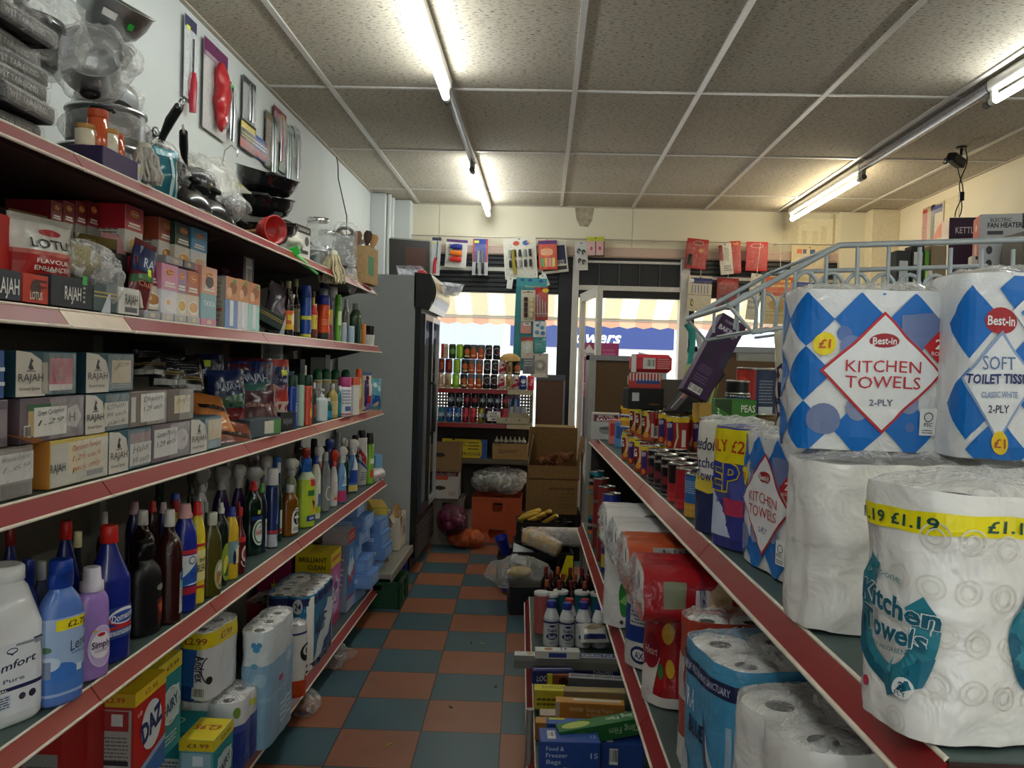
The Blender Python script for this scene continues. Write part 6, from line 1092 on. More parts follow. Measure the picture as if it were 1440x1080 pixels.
# steel kettles, grater, mop
for i,(u,v,r,h,z,lb) in enumerate(((443,340,.05,.08,.004,'steel pan with glass lid in plastic past the photo carton'),(455,345,.05,.07,.004,'steel pan with black knobs beside the boxed grater'))):
 q = L1(u,v,-1.0+.02*i); t = T('steel_pan',lb,'pan',(q.x,q.y+.05,Z1+z),0,'steel pans by the grater'); b = MB(); b.lathe(pot_prof(r,h),STEEL,28); b.build('pan_body',t); b = MB(); b.lathe([(r*1.02,h),(r*.6,h+.02),(.01,h+.025),(.012,h+.04),(.001,h+.045)],GLASS if i == 0 else CHROME,28); b.build('pan_lid',t); wrapbag(t,(0,0,h*.6),(r*1.25,r*1.2,h*.7),30.+i,.2)
q = L1(485,352,-1.0); t = T('box_grater','tall steel box grater with black oval handle in clear plastic','grater',(q.x,q.y,Z1+.075),.35)
b = MB(); b.loft([(0,.055,.045,5),(.15,.042,.032,5)],P('#b4b6b8',.25,1.,bump=1.,bscale=160),24); 
for i in range(5):
 for j in range(4): b.lathe([(.003,0),(.001,.003)],DULL,6,Matrix.Translation((-.028+.014*j,-.043+.0024*i*1.0+.002,.02+.024*i)) @ Matrix.Rotation(PI/2,4,'X'))
b.build('grater_body',t); b = MB(); b.tube([(.036*math.cos(a),0,.17+.02*math.sin(a)) for a in [2*PI*k/20 for k in range(20)]],.009,BLKP,8,closed=True); b.build('handle',t); b = MB(); b.loft([(0,.062,.052,5),(.1,.058,.046,5),(.2,.056,.036,5),(.215,.04,.02,5)],PLAST,24,disp=crinkle(.006,14,4)); b.build('plastic_bag',t)
t = T('storage_tub','clear tub of purple trimmed cutters under the box grater','tub',(q.x+.0,q.y,Z1+.002),.35); b = MB(); b.loft([(0,.05,.05,5),(.066,.056,.056,5)],film('#f0eef4',.2,.5,.1,30),24); b.build('tub_wall',t); b = MB(); b.loft([(.062,.058,.058,5),(.07,.058,.058,5)],BLKP,24); b.build('lid',t); b = MB(); b.box(.06,.06,.04,P('#6a3a78',.4),Matrix.Translation((0,0,.004))); b.build('goods',t)
q = L1(468,402,-.915); mop('cream cotton mop head drooping over the shelf edge',(q.x,q.y,Z1-.06),.055,.13,'#c8bc98',5,60)
q = L1(494,385,-.93); t = T('clear_packet','clear packet of tan pegs dangling past the cream mop head','packet',(q.x,q.y,Z1-.03)); b = MB(); crumple(b,(0,0,.03),(.03,.035,.065),PLAST,33.,.25); b.build('film_bag',t); b = MB(); b.box(.02,.012,.05,P('#c8a070',.6),b=.002); b.build('pegs',t)
q = L1(526,390,-.96); bx = open_box('brown cardboard box of kitchen utensils at the far end of the top shelf',(q.x-.02,4.36,Z1+.001),RL-.1,.2,.17,.19,KRAFT,CARD,prints={'left': [('t','Hy Tool',.1,.72,.1,'#8d7450',.6,8,.3,0),('r',-.25,.25,.25,.22,'#3a8a58'),('s',.15,.2,.4,.2,4,'#8d7450')],'front': [('r',-.1,.5,.5,.5,'#4a8a60')]})
for i,(dx,dy,a,b_,cl,lb) in enumerate(((-.03,-.05,.2,-.2,'#9a7048','wooden spatula with pale edge standing in the utensil box'),(.0,-.02,.1,.05,'#8c6440','round wooden spoon standing tallest in the utensil box'),(.03,.02,-.1,.25,'#b88c58','thin wooden utensil leaning to the wall in the utensil box'),(.05,-.04,.3,.15,'#4a3428','dark wooden fork at the aisle side of the utensil box'))):
 t = T('wooden_utensil',lb,'utensil',(q.x-.02+dx*.8,4.36+dy,Z1+.01),Euler((a*.6,b_,0)),'wooden utensils'); b = MB(); b.tube([(0,0,0),(0,0,.2)],.006,P(cl,.6)); b.build('handle',t); b = MB(); b.loft([(.19,.006,.004),(.22,.02,.005),(.25,.022,.005),(.265,.012,.003)],P(cl,.6),16); b.build('head',t)
q = L1(548,362,-1.0); t = T('ladle_bundle','steel ladles bundled in clear plastic past the utensil box','ladle',(q.x-.02,4.62,Z1+.15),Euler((.3,.2,0)));
b = MB(); b.ball((0,0,.08),.05,CHROME,3,(1,1,.9)); b.build('ladle_bowls',t); b = MB(); b.tube([(0,0,.05),(0,.02,-.14)],.008,DULL); b.tube([(.02,0,.04),(.02,.02,-.12)],.008,DULL); b.build('handle',t); wrapbag(t,(0,0,.06),(.07,.07,.09),35.,.15)
# ---------------------------------------------------------------- packs hanging on the left wall
def W(u,v,x=XL+.012): return onx(u,v,x)
def wallpack(label,u,v0,v1,wpx,col,prints,goods=(),rot=RL,bubble=True,**k):
 p = W(u,v0); q = W(u,v1); h = p.z-q.z; y0,y1 = W(u-wpx/2,v0).y,W(u+wpx/2,v0).y
 return card_pack(label,(XL+.016,p.y,p.z),rot,y1-y0,h,col,prints,goods,group='packs hung on the left wall',bubble=bubble,**k)
def gas(w,h,col): 
 return [lambda q: q.tube([(0,-.012,-h*.2),(0,-.012,-h*.55)],.005,BLKP,8),lambda q: q.tube([(0,-.014,-h*.52),(-.004,-.014,-h*.62),(0,-.014,-h*.9)],.016,P(col,.3),10,taper=[.6,1.1,.8])]
wallpack('gas lighter with red handle on a clear card, first pack on the left wall',267,26,142,17,'#c9cdd2',[('r',0,.93,1,.14,'#3c3a5c'),('r',-.2,.86,.3,.06,'#e8f040')],gas(.1,.4,'#b0283c'))
wallpack('large red packet with purple header on the left wall',303,66,192,34,'#b9b6b4',[('r',0,.9,1,.2,'#6a2a58')],[lambda q: crumple(q,(0,-.03,-.21),(.06,.03,.13),P('#b02028',.3,coat=.4,var=.2),40.,.25)])
def knives(n,h,col='#1c1c20',w=.012): return [lambda q: [q.tube([((i-(n-1)/2)*.018,-.01,-h*.12),((i-(n-1)/2)*.02,-.011,-h*.5),((i-(n-1)/2)*.018,-.01,-h*.88)],.006,P(col,.3) if i % 2 else STEEL,8,taper=[.6,1.2,.8]) for i in range(n)]]
wallpack('black handled knife pack just past the red packet',323,112,188,15,'#8d9094',[('r',0,.93,1,.12,'#d4d8d4'),('r',.2,.9,.3,.06,'#3cb84a')],knives(3,.3))
wallpack('small steel peeler pack on the left wall',350,112,174,18,'#9a9da0',[('r',0,.9,1,.16,'#3a3c40')],knives(3,.22,'#3a3c40'))
wallpack('yellow and black card of small bulbs low on the left wall',348,172,215,22,'#22221e',[('r',0,.8,.9,.2,'#e0c828'),('s',0,.5,.8,.2,2,'#d8c030'),('r',0,.2,1,.3,'#b05a58')])
wallpack('blue and red card of small goods behind the yellow lidded box',366,195,225,24,'#2c4a9c',[('s',0,.6,.8,.3,2,'#e8e4da'),('r',0,.2,1,.3,'#b9443c')])
wallpack('kitchen tongs pack with green and red handles on the left wall',382,162,240,18,'#5a6a54',[('r',-.3,.5,.3,.9,'#7a4a30')],knives(3,.36,'#2c6a48'))
wallpack('crimson topped utensil pack hung high past the tongs',393,155,205,18,'#7a2a3c',[('r',.2,.6,.3,.6,'#b9a05c')],knives(2,.3,'#a03048'))
wallpack('grey green slotted spoon pack hanging past the crimson one',404,175,248,22,'#8d9a94',[],knives(4,.36,'#4a6a60'))
wallpack('long steel skewer pack, last on the left wall',417,180,242,10,'#a9acae',[],knives(2,.32,'#8a8c8e'))
p = W(474,208); q = W(482,300); b = MB(); b.tube([(XL+.01,p.y,ZC),(XL+.02,p.y+.0,ZC-.05),(XL+.02,p.y+.02,(p.z+q.z)/2),(XL+.04,q.y,q.z-.02),(XL+.06,q.y-.05,Z1+.2),(XL+.06,q.y-.05,Z1+.05),(XL+.05,q.y,Z1)],.004,BLACK,6); b.build('hanging_lead',None,'thin black wire coming down the left wall from the ceiling','cable')

for i,(u,v,r,lb) in enumerate(((262,280,.075,'glossy black pan lid leaning at the shelf edge past the grey mop head'),(290,292,.085,'wide black pan lid lying at the shelf edge before the steel scourers'))):
 q = L1(u,v,-1.0); t = T('wok_cover',lb,'pan lid',(q.x,q.y,Z1+.03),Euler((.0,.35,.3*i)),'black pan lids'); b = MB(); b.lathe([(r,0),(r*.97,.006),(r*.7,.03),(r*.3,.045),(.001,.05)],BAKE,36,caps=(True,False)); b.build('lid_body',t); b = MB(); b.lathe([(.008,.048),(.008,.06),(.018,.064),(.018,.074),(.001,.08)],BLKP,16); b.build('knob',t)
# ================================================================ DRINKS FRIDGE
FXF,FY0,FY1,FZ = -.82,5.62,6.5,1.98
fr = T('drinks_fridge','tall grey drinks fridge with black edged glass doors past the shelving','fridge',(-1.09,(FY0+FY1)/2,0)); fy = (FY1-FY0)/2; GREYF = P('#a5aaab',.45,var=.03); fx0,fx1 = -.28,.27
b = MB(); b.cbox(fx0,-fy,.1,fx1-.04,-fy+.03,FZ,GREYF); b.cbox(fx0,fy-.03,.1,fx1-.04,fy,FZ,GREYF); b.cbox(fx0,-fy+.03,.1,fx0+.03,fy-.03,FZ,GREYF); b.cbox(fx0,-fy,FZ,fx1-.04,fy,FZ+.012,GREYF); b.cbox(fx0+.03,-fy+.03,.32,fx1-.06,fy-.03,.36,P('#dfe2e2',.5)); b.cbox(fx0+.03,-fy+.03,FZ-.25,fx1-.06,fy-.03,FZ,P('#c9cccc',.5)); b.build('cabinet',fr)
b = MB(); b.cbox(fx1-.04,-fy,.1,fx1,-fy+.04,FZ-.2,BLACK); b.cbox(fx1-.04,fy-.04,.1,fx1,fy,FZ-.2,BLACK); b.cbox(fx1-.04,-fy+.04,FZ-.24,fx1,fy-.04,FZ-.2,BLACK); b.cbox(fx1-.04,-fy+.04,.34,fx1,fy-.04,.38,BLACK); b.build('door_surround',fr)
for k in range(4): b = MB(); z = .58+k*.3; b.cbox(fx0+.04,-fy+.04,z,fx1-.08,fy-.04,z+.012,P('#d4d6d6',.3,.5)); b.build('wire_shelf',fr)
for s in (-1,1):
 b = MB(); y0,y1 = (-fy+.04,-.004) if s < 0 else (.004,fy-.04)
 for a,c_,e,g in ((y0,y0+.03,.38,FZ-.24),(y1-.03,y1,.38,FZ-.24),(y0+.03,y1-.03,.38,.42),(y0+.03,y1-.03,FZ-.28,FZ-.24)): b.cbox(fx1,a,e,fx1+.025,c_,g,P('#b8bcc0',.3,.6) if s > 0 else P('#3a3c40',.3,.4))
 d = b.build('glass_door',fr); b = MB(); b.cbox(fx1+.01,y0+.03,.42,fx1+.016,y1-.03,FZ-.28,GL); b.build('door_pane',d); b = MB(); yy = y1-.02 if s < 0 else y0+.02; b.tube([(fx1+.025,yy,.9),(fx1+.05,yy,.92),(fx1+.05,yy,1.25),(fx1+.025,yy,1.27)],.01,BLACK); b.build('door_handle',d)
b = MB(); b.prism([(fx1-.05,FZ-.2),(fx1+.05,FZ-.22),(fx1+.09,FZ-.1),(fx1+.06,FZ+.02),(fx1-.05,FZ+.03)],-fy,-fy+.02,BLACK); b.build('canopy_end',fr); b = MB(); b.prism([(fx1-.05,FZ-.2),(fx1+.05,FZ-.22),(fx1+.09,FZ-.1),(fx1+.06,FZ+.02),(fx1-.05,FZ+.03)],fy-.02,fy,BLACK); b.build('canopy_end',fr)
b = MB(); b.grid(lambda a,c_: (fx1+.05+.045*math.sin(PI*c_),-fy+.02+(2*fy-.04)*a,FZ-.22+.25*c_),4,10,P('#d9d4c4',.3)); b.grid(lambda a,c_: (fx1+.0975-.004*(1-2*abs(c_-.5)) if 0 else fx1+.052+.045*math.sin(PI*(.1+.3*c_)),-fy+.06+(2*fy-.12)*a,FZ-.19+.07*c_),4,4,P('#7d8aa8',.3)); b.grid(lambda a,c_: (fx1+.053+.045*math.sin(PI*(.55+.25*c_)),-fy+.06+(2*fy-.3)*a,FZ-.08+.06*c_),4,4,P('#c9a86a',.3)); b.build('canopy_sign',fr)
b = MB()
for k in range(6): b.cbox(fx1-.03,-fy+.02,.09+k*.04,fx1+.012,fy-.02,.118+k*.04,P('#4a4240',.5))
b.cbox(fx0,-fy+.01,.0,fx1-.035,fy-.01,.1,BLACK); b.cbox(fx1-.05,-fy+.01,.09,fx1-.03,fy-.01,.34,P('#1c1a1a',.7)); b.build('base_grille',fr)
proto = drink('lime fizzy can on the lowest shelf inside the fridge, nearest the glass',(-.93,FY0+.12,.5936),0,.033,.115,'#8fb82c',[],group='drinks inside the fridge')
cols = ['#8fb82c','#c8481e','#c9a82c','#b9322c']
for k in range(4):
 for j in range(5):
  if k == 0 and j == 0: continue
  w_ = ('lowest','second','third','highest')[k]; n_ = ('nearest the camera','second from the near end','in the middle','fourth from the near end','at the far end')[j]
  bottle('drink bottle on the %s shelf inside the fridge, %s' % (w_,n_),(-.93,FY0+.12+.155*j,.5936+.3*k),0,.066,.21,'sauce',['#8fb82c','#c8a83c','#b85a2c','#7d9a3c'][(k+j) % 4],'#c0c0bc',[('r',0,.35,3,.25,['#d8d8c8','#c83c2c','#e0d060'][(k*2+j) % 3])],group='drinks inside the fridge',name='drink_bottle')
# on top of the fridge
q = ony(578,395,FY0+.2); t = T('storage_tub','clear plastic tub on top of the fridge','tub',(q.x,FY0+.15,FZ+.013)); b = MB(); b.loft([(0,.07,.1,5),(.06,.085,.115,5),(.065,.09,.12,5),(.066,.082,.112,5),(.004,.066,.096,5)],film('#f0f4ff',.25,.5,.15,14),28,caps=(True,True)); b.build('tub_wall',t)
q = ony(608,412,FY0+.25); t = T('storage_tub','white bowl of small goods hung on the front corner of the fridge canopy','tub',(-.66,FY0+.3,FZ-.09),Euler((.2,.1,0))); b = MB(); b.loft([(0,.06,.06,3),(.07,.085,.085,3),(.076,.09,.09,3),(.073,.08,.08,3),(.006,.055,.055,3)],film('#e8ecf8',.3,.55,.15,20),28,caps=(True,True)); b.build('tub_wall',t); b = MB(); b.ball((0,.0,.035),.04,P('#8f929c',.5,var=.5,scale=90),3,(1,1,.6),.2,40); b.build('goods',t)
b = MB(); b.ball((0,0,.012),.03,P('#c8404c',.4),3,(1.2,1,.7),.2,20); b.build('cloth_ball',None,'crumpled pink red cloth on the fridge top corner','cloth',loc=(-.83,FY0+.06,FZ+.02))
q = ony(575,365,FY0+.35); t = T('screen_box','dark framed flat panel box leaning on the fridge top by the wall','box',(q.x,FY0+.42,FZ+.014),Euler((-.12,0,.35))); b = MB(); b.box(.3,.04,.3,P('#2c2a28',.4),b=.004); pr(b,box_faces(.3,.04,.3)['front'],[('r',.12,.45,.5,.7,'#4a2a22'),('r',.485,.5,.03,1,'#8d8a84'),('r',0,.985,1,.03,'#8d8a84')],.3,.3); b.build('panel_box',t)
for i,(u,v,cl,lb) in enumerate(((518,964,'#b4c04a','pale green leaf scrap on a blue tile nearest the left shelving'),(548,1047,'#a8b048','green leaf scrap on the blue tile at the bottom of the aisle'),(663,904,'#4a2c1c','dark brown crumb on the orange tile in mid aisle'),(678,905,'#c9b490','pale crumb beside the dark brown one'),(686,826,'#d8b090','pale leaf scrap on the blue tile by the bread bag'),(697,966,'#3c2418','brown stain like scrap near the guard post side'),(634,995,'#30383c','grey scuffed scrap on the blue tile'),(661,797,'#d0d4d4','white paper scrap far down the aisle'))):
 p = onz(u,v,0); b = MB(); b.ball((0,0,.002),.011,P(cl,.7),2,(1.4,.5,.15),.3,90); b.build('floor_scrap',None,lb,'litter',loc=p,rot=i*.9)
# ================================================================ DRINK SHELVES UNDER THE WINDOW
CREAMM = P('#b9ac8c',.5,.1); dx0,dx1,dy0,dy1 = -.98,-.07,6.65,7.02
ds = T('display_shelving','cream metal drink shelving with red strips under the shop window','shelving',(0,dy1,0))
b = MB()
pm = P('#a59a80',.6); xx = dx0
hx = [dx0+.03+.0254*k for k in range(35)]
for z0_,z1_ in ((.2,.93),(1.19,1.24)): b.cbox(dx0,0,z0_,dx1,.012,z1_,P('#4a463e',.7))
for zr in range(10):  # perforated band: bars between real holes
 zz = .93+zr*.026; b.cbox(dx0,0,zz,dx1,.006,zz+.015,pm)
for x in hx: b.cbox(x-.0075,.001,.93,x+.0075,.007,1.19,pm)
b.build('perforated_back',ds)
for x in (dx0,dx1-.03):
 b = MB(); b.cbox(x,-.02,0,x+.03,.03,1.34,CREAMM)
 for k in range(40): b.rect(Flat((x+.015,-.0201,.1+.03*k),(1,0,0),(0,0,1)),0,0,.006,.016,BLACK)
 b.build('upright',ds)
DZ = (1.216,.945,.66,.34)
for i,z in enumerate(DZ[:3]):
 d0 = dy0-dy1 if i < 2 else -.36; b = MB(); b.cbox(dx0,d0+.01,z-.03,dx1,-.002,z-.0015,P('#8d8470',.5) if i < 2 else P('#6a5f50',.6)); s_ = b.build('shelf',ds)
 b = MB(); xr = dx1-.2 if i < 2 else dx1
 for a,c,mm in ((dx0,xr,STRIP),(xr,dx1,CREAMM)) if i < 2 else ((dx0,dx1,P('#5c5142',.5)),): b.cbox(a,d0-.002,z-.036,c,d0+.01,z-.003,mm)
 b.build('price_strip',s_)
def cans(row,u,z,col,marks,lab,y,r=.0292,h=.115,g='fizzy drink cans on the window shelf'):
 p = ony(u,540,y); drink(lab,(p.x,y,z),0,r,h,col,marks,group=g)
OR = ('grey and orange','#cf5a24',[('r',0,.72,3.2,.5,'#6a6c6c'),('e',0,.6,.7,.24,'#d8601e'),('r',0,.25,.6,.1,'#e8c0a0')])
BK = ('black','#141416',[('o',.1,.55,1,.5,.03,'#c9ccd0'),('r',.3,.5,.3,.1,'#b02830')]); LM = ('lime green','#8fc02a',[('r',.3,.5,.2,.6,'#b9d860')])
RC = ('red and cream','#c9b39a',[('r',-.3,.5,.5,1,'#b03028'),('s',.2,.5,.5,.5,4,'#6a3a2c')]); CR = ('cream','#c4ad84',[('r',0,.4,.4,.4,'#8a5a38'),('s',0,.7,.6,.2,2,'#5c4028')]); BO = ('orange disc black','#191513',[('e',.1,.5,.9,.4,'#c8682c'),('r',.1,.2,.8,.14,'#c9b080')])
WR = ('white and red','#d4c9c4',[('p',[(-.6,.3),(.6,.6),(.6,.3),(-.6,.1)],'#b82430'),('e',.1,.65,.5,.2,'#b82430')]); PB = ('royal blue','#1a3a8c',[('e',.05,.6,.7,.32,'#e4e6ea'),('p',[(-.3,.6),(.05,.76),(.4,.62),(.05,.68)],'#c02830'),('t','PEPSI',.05,.3,.1,'#e8ecf4',.6)]); CK = ('bright red','#c81c24',[('t','Cola',.1,.55,.2,'#f2ecec',.9,70,.2),('r',-.5,.5,.3,.8,'#d8c0bc')]); DR = ('dark red','#6c1c1c',[('r',.2,.5,.4,.5,'#b04a30')]); DG = ('dark green','#1f3a1c',[('e',.1,.5,.8,.4,'#5f9a3a')])
ordn = ['leftmost','second from the left','third from the left','fourth from the left','fifth from the left','sixth from the left','seventh from the left','eighth from the left','ninth from the left','tenth from the left','eleventh from the left','twelfth from the left','rightmost']
rows = [(525,'bottom',[(619,RC),(629.5,CR),(641,LM),(652,BO),(662.5,OR),(673.5,OR),(684,BK),(694.5,BK),(705,WR),(715.5,CR),(725.5,WR),(735.5,PB),(746,CK)]),
  (507,'middle',[(619.5,DR),(630.5,DR),(642,LM),(653,BO),(662.5,OR),(673.5,OR),(684.5,BK),(695.5,BK),(706,WR),(716,CR),(726,BO)]),(488,'top',[(624,RC),(635,DG),(645.5,LM),(655.5,BO),(663.5+1.5,OR),(675.5,OR),(686,BK),(697,BK)])]
for k,(v,nm,lst) in enumerate(rows):
 for i,(u,(cn,col,mk)) in enumerate(lst):
  o_ = ordn[i] if i < len(lst)-1 else 'rightmost'
  cans(k,u,DZ[0]+.0005+k*.1165,col,mk,'%s can, %s in the %s window row' % (cn,o_,nm),dy0+.06)
t = lathe_thing('card_plate','tan dome shaped paper plate lying on the middle row of cans','plate',(ony(717,510,dy0+.07).x,dy0+.09,DZ[0]+.2345),Euler((.12,0,0)),[(.088,0),(.08,.02),(.05,.045),(.02,.052),(.001,.053)],P('#b08c50',.6),'plate_body')
SL = [('BLUE','#1c4a8c'),('x','')]
row2 = [(622,'teal','#1f6a88'),(633.5,'blue','#1d4f9c'),(645,'blue','#20549c'),(656,'crimson','#9c2438'),(667,'scarlet','#b82a2c'),(678,'mustard','#8d8424'),(688.5,'purple','#3a2450'),(699.5,'violet','#432a58'),(710.5,'cherry red','#a8283c')]
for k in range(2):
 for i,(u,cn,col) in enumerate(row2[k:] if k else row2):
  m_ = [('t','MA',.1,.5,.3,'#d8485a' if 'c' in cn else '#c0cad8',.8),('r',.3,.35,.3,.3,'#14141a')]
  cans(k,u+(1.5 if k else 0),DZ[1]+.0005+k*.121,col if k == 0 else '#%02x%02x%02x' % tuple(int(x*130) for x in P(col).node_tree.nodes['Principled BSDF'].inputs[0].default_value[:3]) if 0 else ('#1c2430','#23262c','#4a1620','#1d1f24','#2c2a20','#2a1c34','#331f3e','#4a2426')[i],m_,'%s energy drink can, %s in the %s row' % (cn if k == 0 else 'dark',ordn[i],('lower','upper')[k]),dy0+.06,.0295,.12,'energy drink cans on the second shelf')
for k in range(2):
 for i in range(2 if k else 3):
  cans(k,719+9*i,DZ[1]+.0005+k*.136,'#2c5ca8',[('p',[(-.8,.0),(0,.0),(0,1),(-.8,1)],'#b9c4d4'),('p',[(0,.5),(.8,.5),(.8,1),(0,1)],'#b9c4d4'),('e',.0,.5,.4,.14,'#c02838')],'slim blue and silver can, %s in the %s row' % (ordn[i],('lower','upper')[k]),dy0+.13,.0255,.135,'slim blue and silver cans')
p = ony(694.5,582,dy0); carton('white handwritten price card in front of the energy drinks',(p.x,dy0+.012,DZ[1]+.02),Euler((-.1,0,.12)),.1,.003,.075,'#dedbd2',faces={'front': [('t','2 FOR',-.1,.78,.2,'#1c1c1e',.7),('t','ANY',0,.5,.2,'#1c1c1e',.8),('t','MIX',.1,.2,.2,'#1c1c1e',.5)]},cat='price card',name='price_card',b=0)
open_box('torn cream carton lying on the right of the energy drink shelf',(ony(721,590,dy0).x-.0,dy0+.05,DZ[1]+.001),.05,.26,.085,.05,P('#b9ae96',.7),P('#9a8c70',.8),prints={'front': [('e',-.2,.6,.05,.2,'#2c2420'),('e',.2,.6,.05,.2,'#2c2420')]},flaps=[('right',-20,.06),('back',30,.05)])
# boxes on and under the third shelf
q = ony(653,640,6.7); carton('yellow fruit box with blue right end on the third shelf',(q.x,6.82,DZ[2]+.001),0,.36,.22,.15,'#d8bf1e',faces={'front': [('p',[(.34,0),(.5,0),(.5,1),(.34,1),(.38,.8),(.38,.2)],'#27509c'),('s',-.2,.75,.5,.3,3,'#7a6a18'),('s',.2,.65,.25,.5,3,'#5a5018'),('t','PRODUCE',.15,.22,.16,'#4a4a1c',.4),('e',-.25,.97,.06,.12,'#1c1a14')]},sides={'right': '#27509c','top': '#3a3428'})
q = ony(717,640,6.7); gb_ = carton('brown carton with script writing on the third shelf holding garlic',(q.x,6.8,DZ[2]+.001),0,.28,.2,.125,'#a3814e',faces={'front': [('t','Sunrays',-.05,.55,.26,'#3a2a18',.56,4,.4,0),('s',.1,.2,.7,.1,1,'#b06a34'),('r',-.35,.9,.2,.06,'#7a5c34')]},sides={'top': '#3c3020'})
for i in range(7): t = T('garlic_bulb','garlic bulb %s along the brown script carton' % (ordn[i] if i < 6 else 'rightmost'),'garlic',(q.x-.11+.036*i,6.76+.02*(i % 2),DZ[2]+.1265),0,'garlic bulbs'); b = MB(); b.lathe([(.008,0),(.02,.008),(.018,.02),(.006,.032),(.004,.05)],P('#d9d2c4',.6),12); b.build('bulb',t)
q = ony(632,665,6.5); open_box('open brown cardboard box with a hand hole stacked on the white box',(-.74,6.55,.575),0,.25,.22,.215,P('#8d6f4a',.8),P('#5a442c',.85),prints={'front': [('e',-.1,.62,.3,.16,'#241810'),('s',-.2,.1,.3,.1,1,'#6a5030')]},flaps=[('left',10,.05)])
carton('white sweet potato box with red band under the open brown box',(-.745,6.6,.3655),0,.24,.24,.208,'#c9c4bc',faces={'front': [('r',0,.92,1,.15,'#7a1f30'),('t','SWEET POTATO',.0,.92,.09,'#e0d4d0',.84,180),('p',[(-.3,.84),(.2,.84),(.16,.7),(-.26,.7)],'#c8502c'),('e',-.08,.4,.36,.16,'#3a2a20'),('s',.32,.2,.24,.16,3,'#b0746c'),('s',-.4,.12,.12,.1,2,'#555')]})
crate('grey brown fruit crate under the white sweet potato box',(-.72,6.66,0),0,.26,.26,.363,'#8a7c6c',[(-.12,.16,.62,.9)])
crate('big orange bottle crate standing on the floor under the drink shelves',(-.33,6.83,0),.0,.38,.34,.36,'#c4582e',[(-.1,.12,.68,.88),(-.16,.18,.1,.3)])
q = ony(690,680,6.7); t = T('vegetable_bag','large clear bag of vegetables heaped on the orange crate','bag',(-.33,6.79,.366)); b = MB(); crumple(b,(0,0,.09),(.16,.1,.07),P('#6d7358',.7,var=.3,scale=12),51.,.25,flat=1.); b.build('vegetables',t); b = MB(); crumple(b,(.01,-.02,.12),(.22,.14,.11),film('#ffffff',.25,.8,.12,18),52.,.22,flat=1.); b.build('clear_bag',t)
def net(label,c,sc,col,skin,r,n,seed):
 t = T('net_bag',label,'net bag',c); rnd = random.Random(seed)
 for k in range(n):
  a = rnd.uniform(0,6.28); e = rnd.uniform(.3,.82); z = rnd.uniform(-.5,.75)
  p = (sc[0]*e*math.cos(a)*(1-.4*abs(z)),sc[1]*e*math.sin(a)*(1-.4*abs(z))-.01,sc[2]*(1+z*.8)); b = MB(); b.ball(p,r*rnd.uniform(.9,1.1),P(skin,.3,coat=.4,var=.15),2,(1,1,.92)); b.build('onion',t)
 b = MB(); crumple(b,(0,0,sc[2]),sc,film(col,.38,.6,.3,160),seed,.12,flat=1.); b.build('net',t)
q = ony(634,745,6.52); net('purple net bag of red onions by the fridge on the orange bag',(-.66,6.44,.09),(.12,.1,.12),'#7a1c48','#6a1c3c',.045,22,61)
net('orange net bag of onions slumped on the floor in front of the crates',(-.53,6.46,0),(.17,.1,.065),'#d85a20','#c4622c',.04,18,62)
# ---- right of the drink shelves: boxes of vegetables, banana crate, bread
q = ony(770,560,7.0); w = MB(); w.cbox(-.05,6.98,.9,.18,7.0,1.3,P('#5a4030',.5)); w.cbox(-.05,6.975,1.295,.19,7.01,1.34,P('#55585c',.4,.4)); w.cbox(.175,6.975,.0,.19,7.01,1.3,P('#7a7d80',.4,.4)); w.cbox(-.05,6.975,.0,-.04,7.01,.9,P('#7a7d80',.4,.4)); w.build('hardboard',None,'brown hardboard panel stood in the window right of the drink shelves','panel')
w = MB(); w.cbox(-.05,6.93,.0,.28,6.95,.93,P('#d0b88c',.7)); w.build('board',None,'pale wooden board standing behind the brown vegetable boxes','board')
VB = P('#8d6c42',.85,var=.12)
open_box('lower brown carton under the open carton of root vegetables',(.09,6.27,.34),.02,.37,.34,.25,VB,prints={'front': [('s',.2,.75,.5,.1,1,'#5a4226'),('s',.3,.4,.3,.5,5,'#7a5c36')]})
for z in (.0,.17): crate('black vegetable tray crate under the brown cartons, %s' % ('lower' if z == 0 else 'upper'),(.1,6.3,z),0,.4,.34,.168,'#141416',[(-.4,-.05,.3,.7),(.05,.4,.3,.7)])
rb = open_box('open brown carton with raised back flap holding hairy root vegetables',(.1,6.27,.592),.02,.37,.34,.1,VB,P('#6a4e30',.9),prints={'front': [('s',.1,.5,.6,.6,4,'#6a4e2c'),('r',.38,.5,.02,.7,'#6a4e2c')]},flaps=[('back',-8,.26),('right',8,.2),('left',-8,.2),('front',178,.09)])
for i in range(9):
 a = i*2.4; x,y = .1+.13*math.cos(a)*(.3+.08*i),6.27+.09*math.sin(a)*(.3+.08*i); t = tag(T('root_vegetable','hairy brown root vegetable in the open carton, %s' % ('at the back left','near the centre','lying on top','at the front','at the left wall','by the right flap','under the long one','at the back right','at the front right')[i],'root vegetable',(x,y,.675+.035*(i % 3)),Euler((.3*i,.5,i*1.1)),'hairy root vegetables'))
 b = MB(); b.ball((0,0,0),.036,P('#7a4a2c',.9,var=.3,scale=60),3,(1.4,.8,.75),.25,18)
 rnd = random.Random(i); [b.tube([(0,0,0),(rnd.uniform(-.06,.06),rnd.uniform(-.05,.05),rnd.uniform(.02,.06))],.0018,P('#a06a40',.9),4) for _ in range(10)]; b.build('root',t)
w = MB(); w.box(.01,.34,.5,P('#cfc4b4',.6),Matrix.Translation((.315,6.25,.3)),b=.002); w.build('cardboard_sheet',None,'pale cardboard sheet edge standing right of the vegetable cartons','cardboard')
w = MB(); crumple(w,(0,0,0),(.03,.04,.2),P('#e4dcd8',.4,var=.1),71.,.5); w.build('plastic_carrier',None,'white plastic carrier hanging at the end of the right gondola shelf','bag',loc=(.3,5.2,.82))
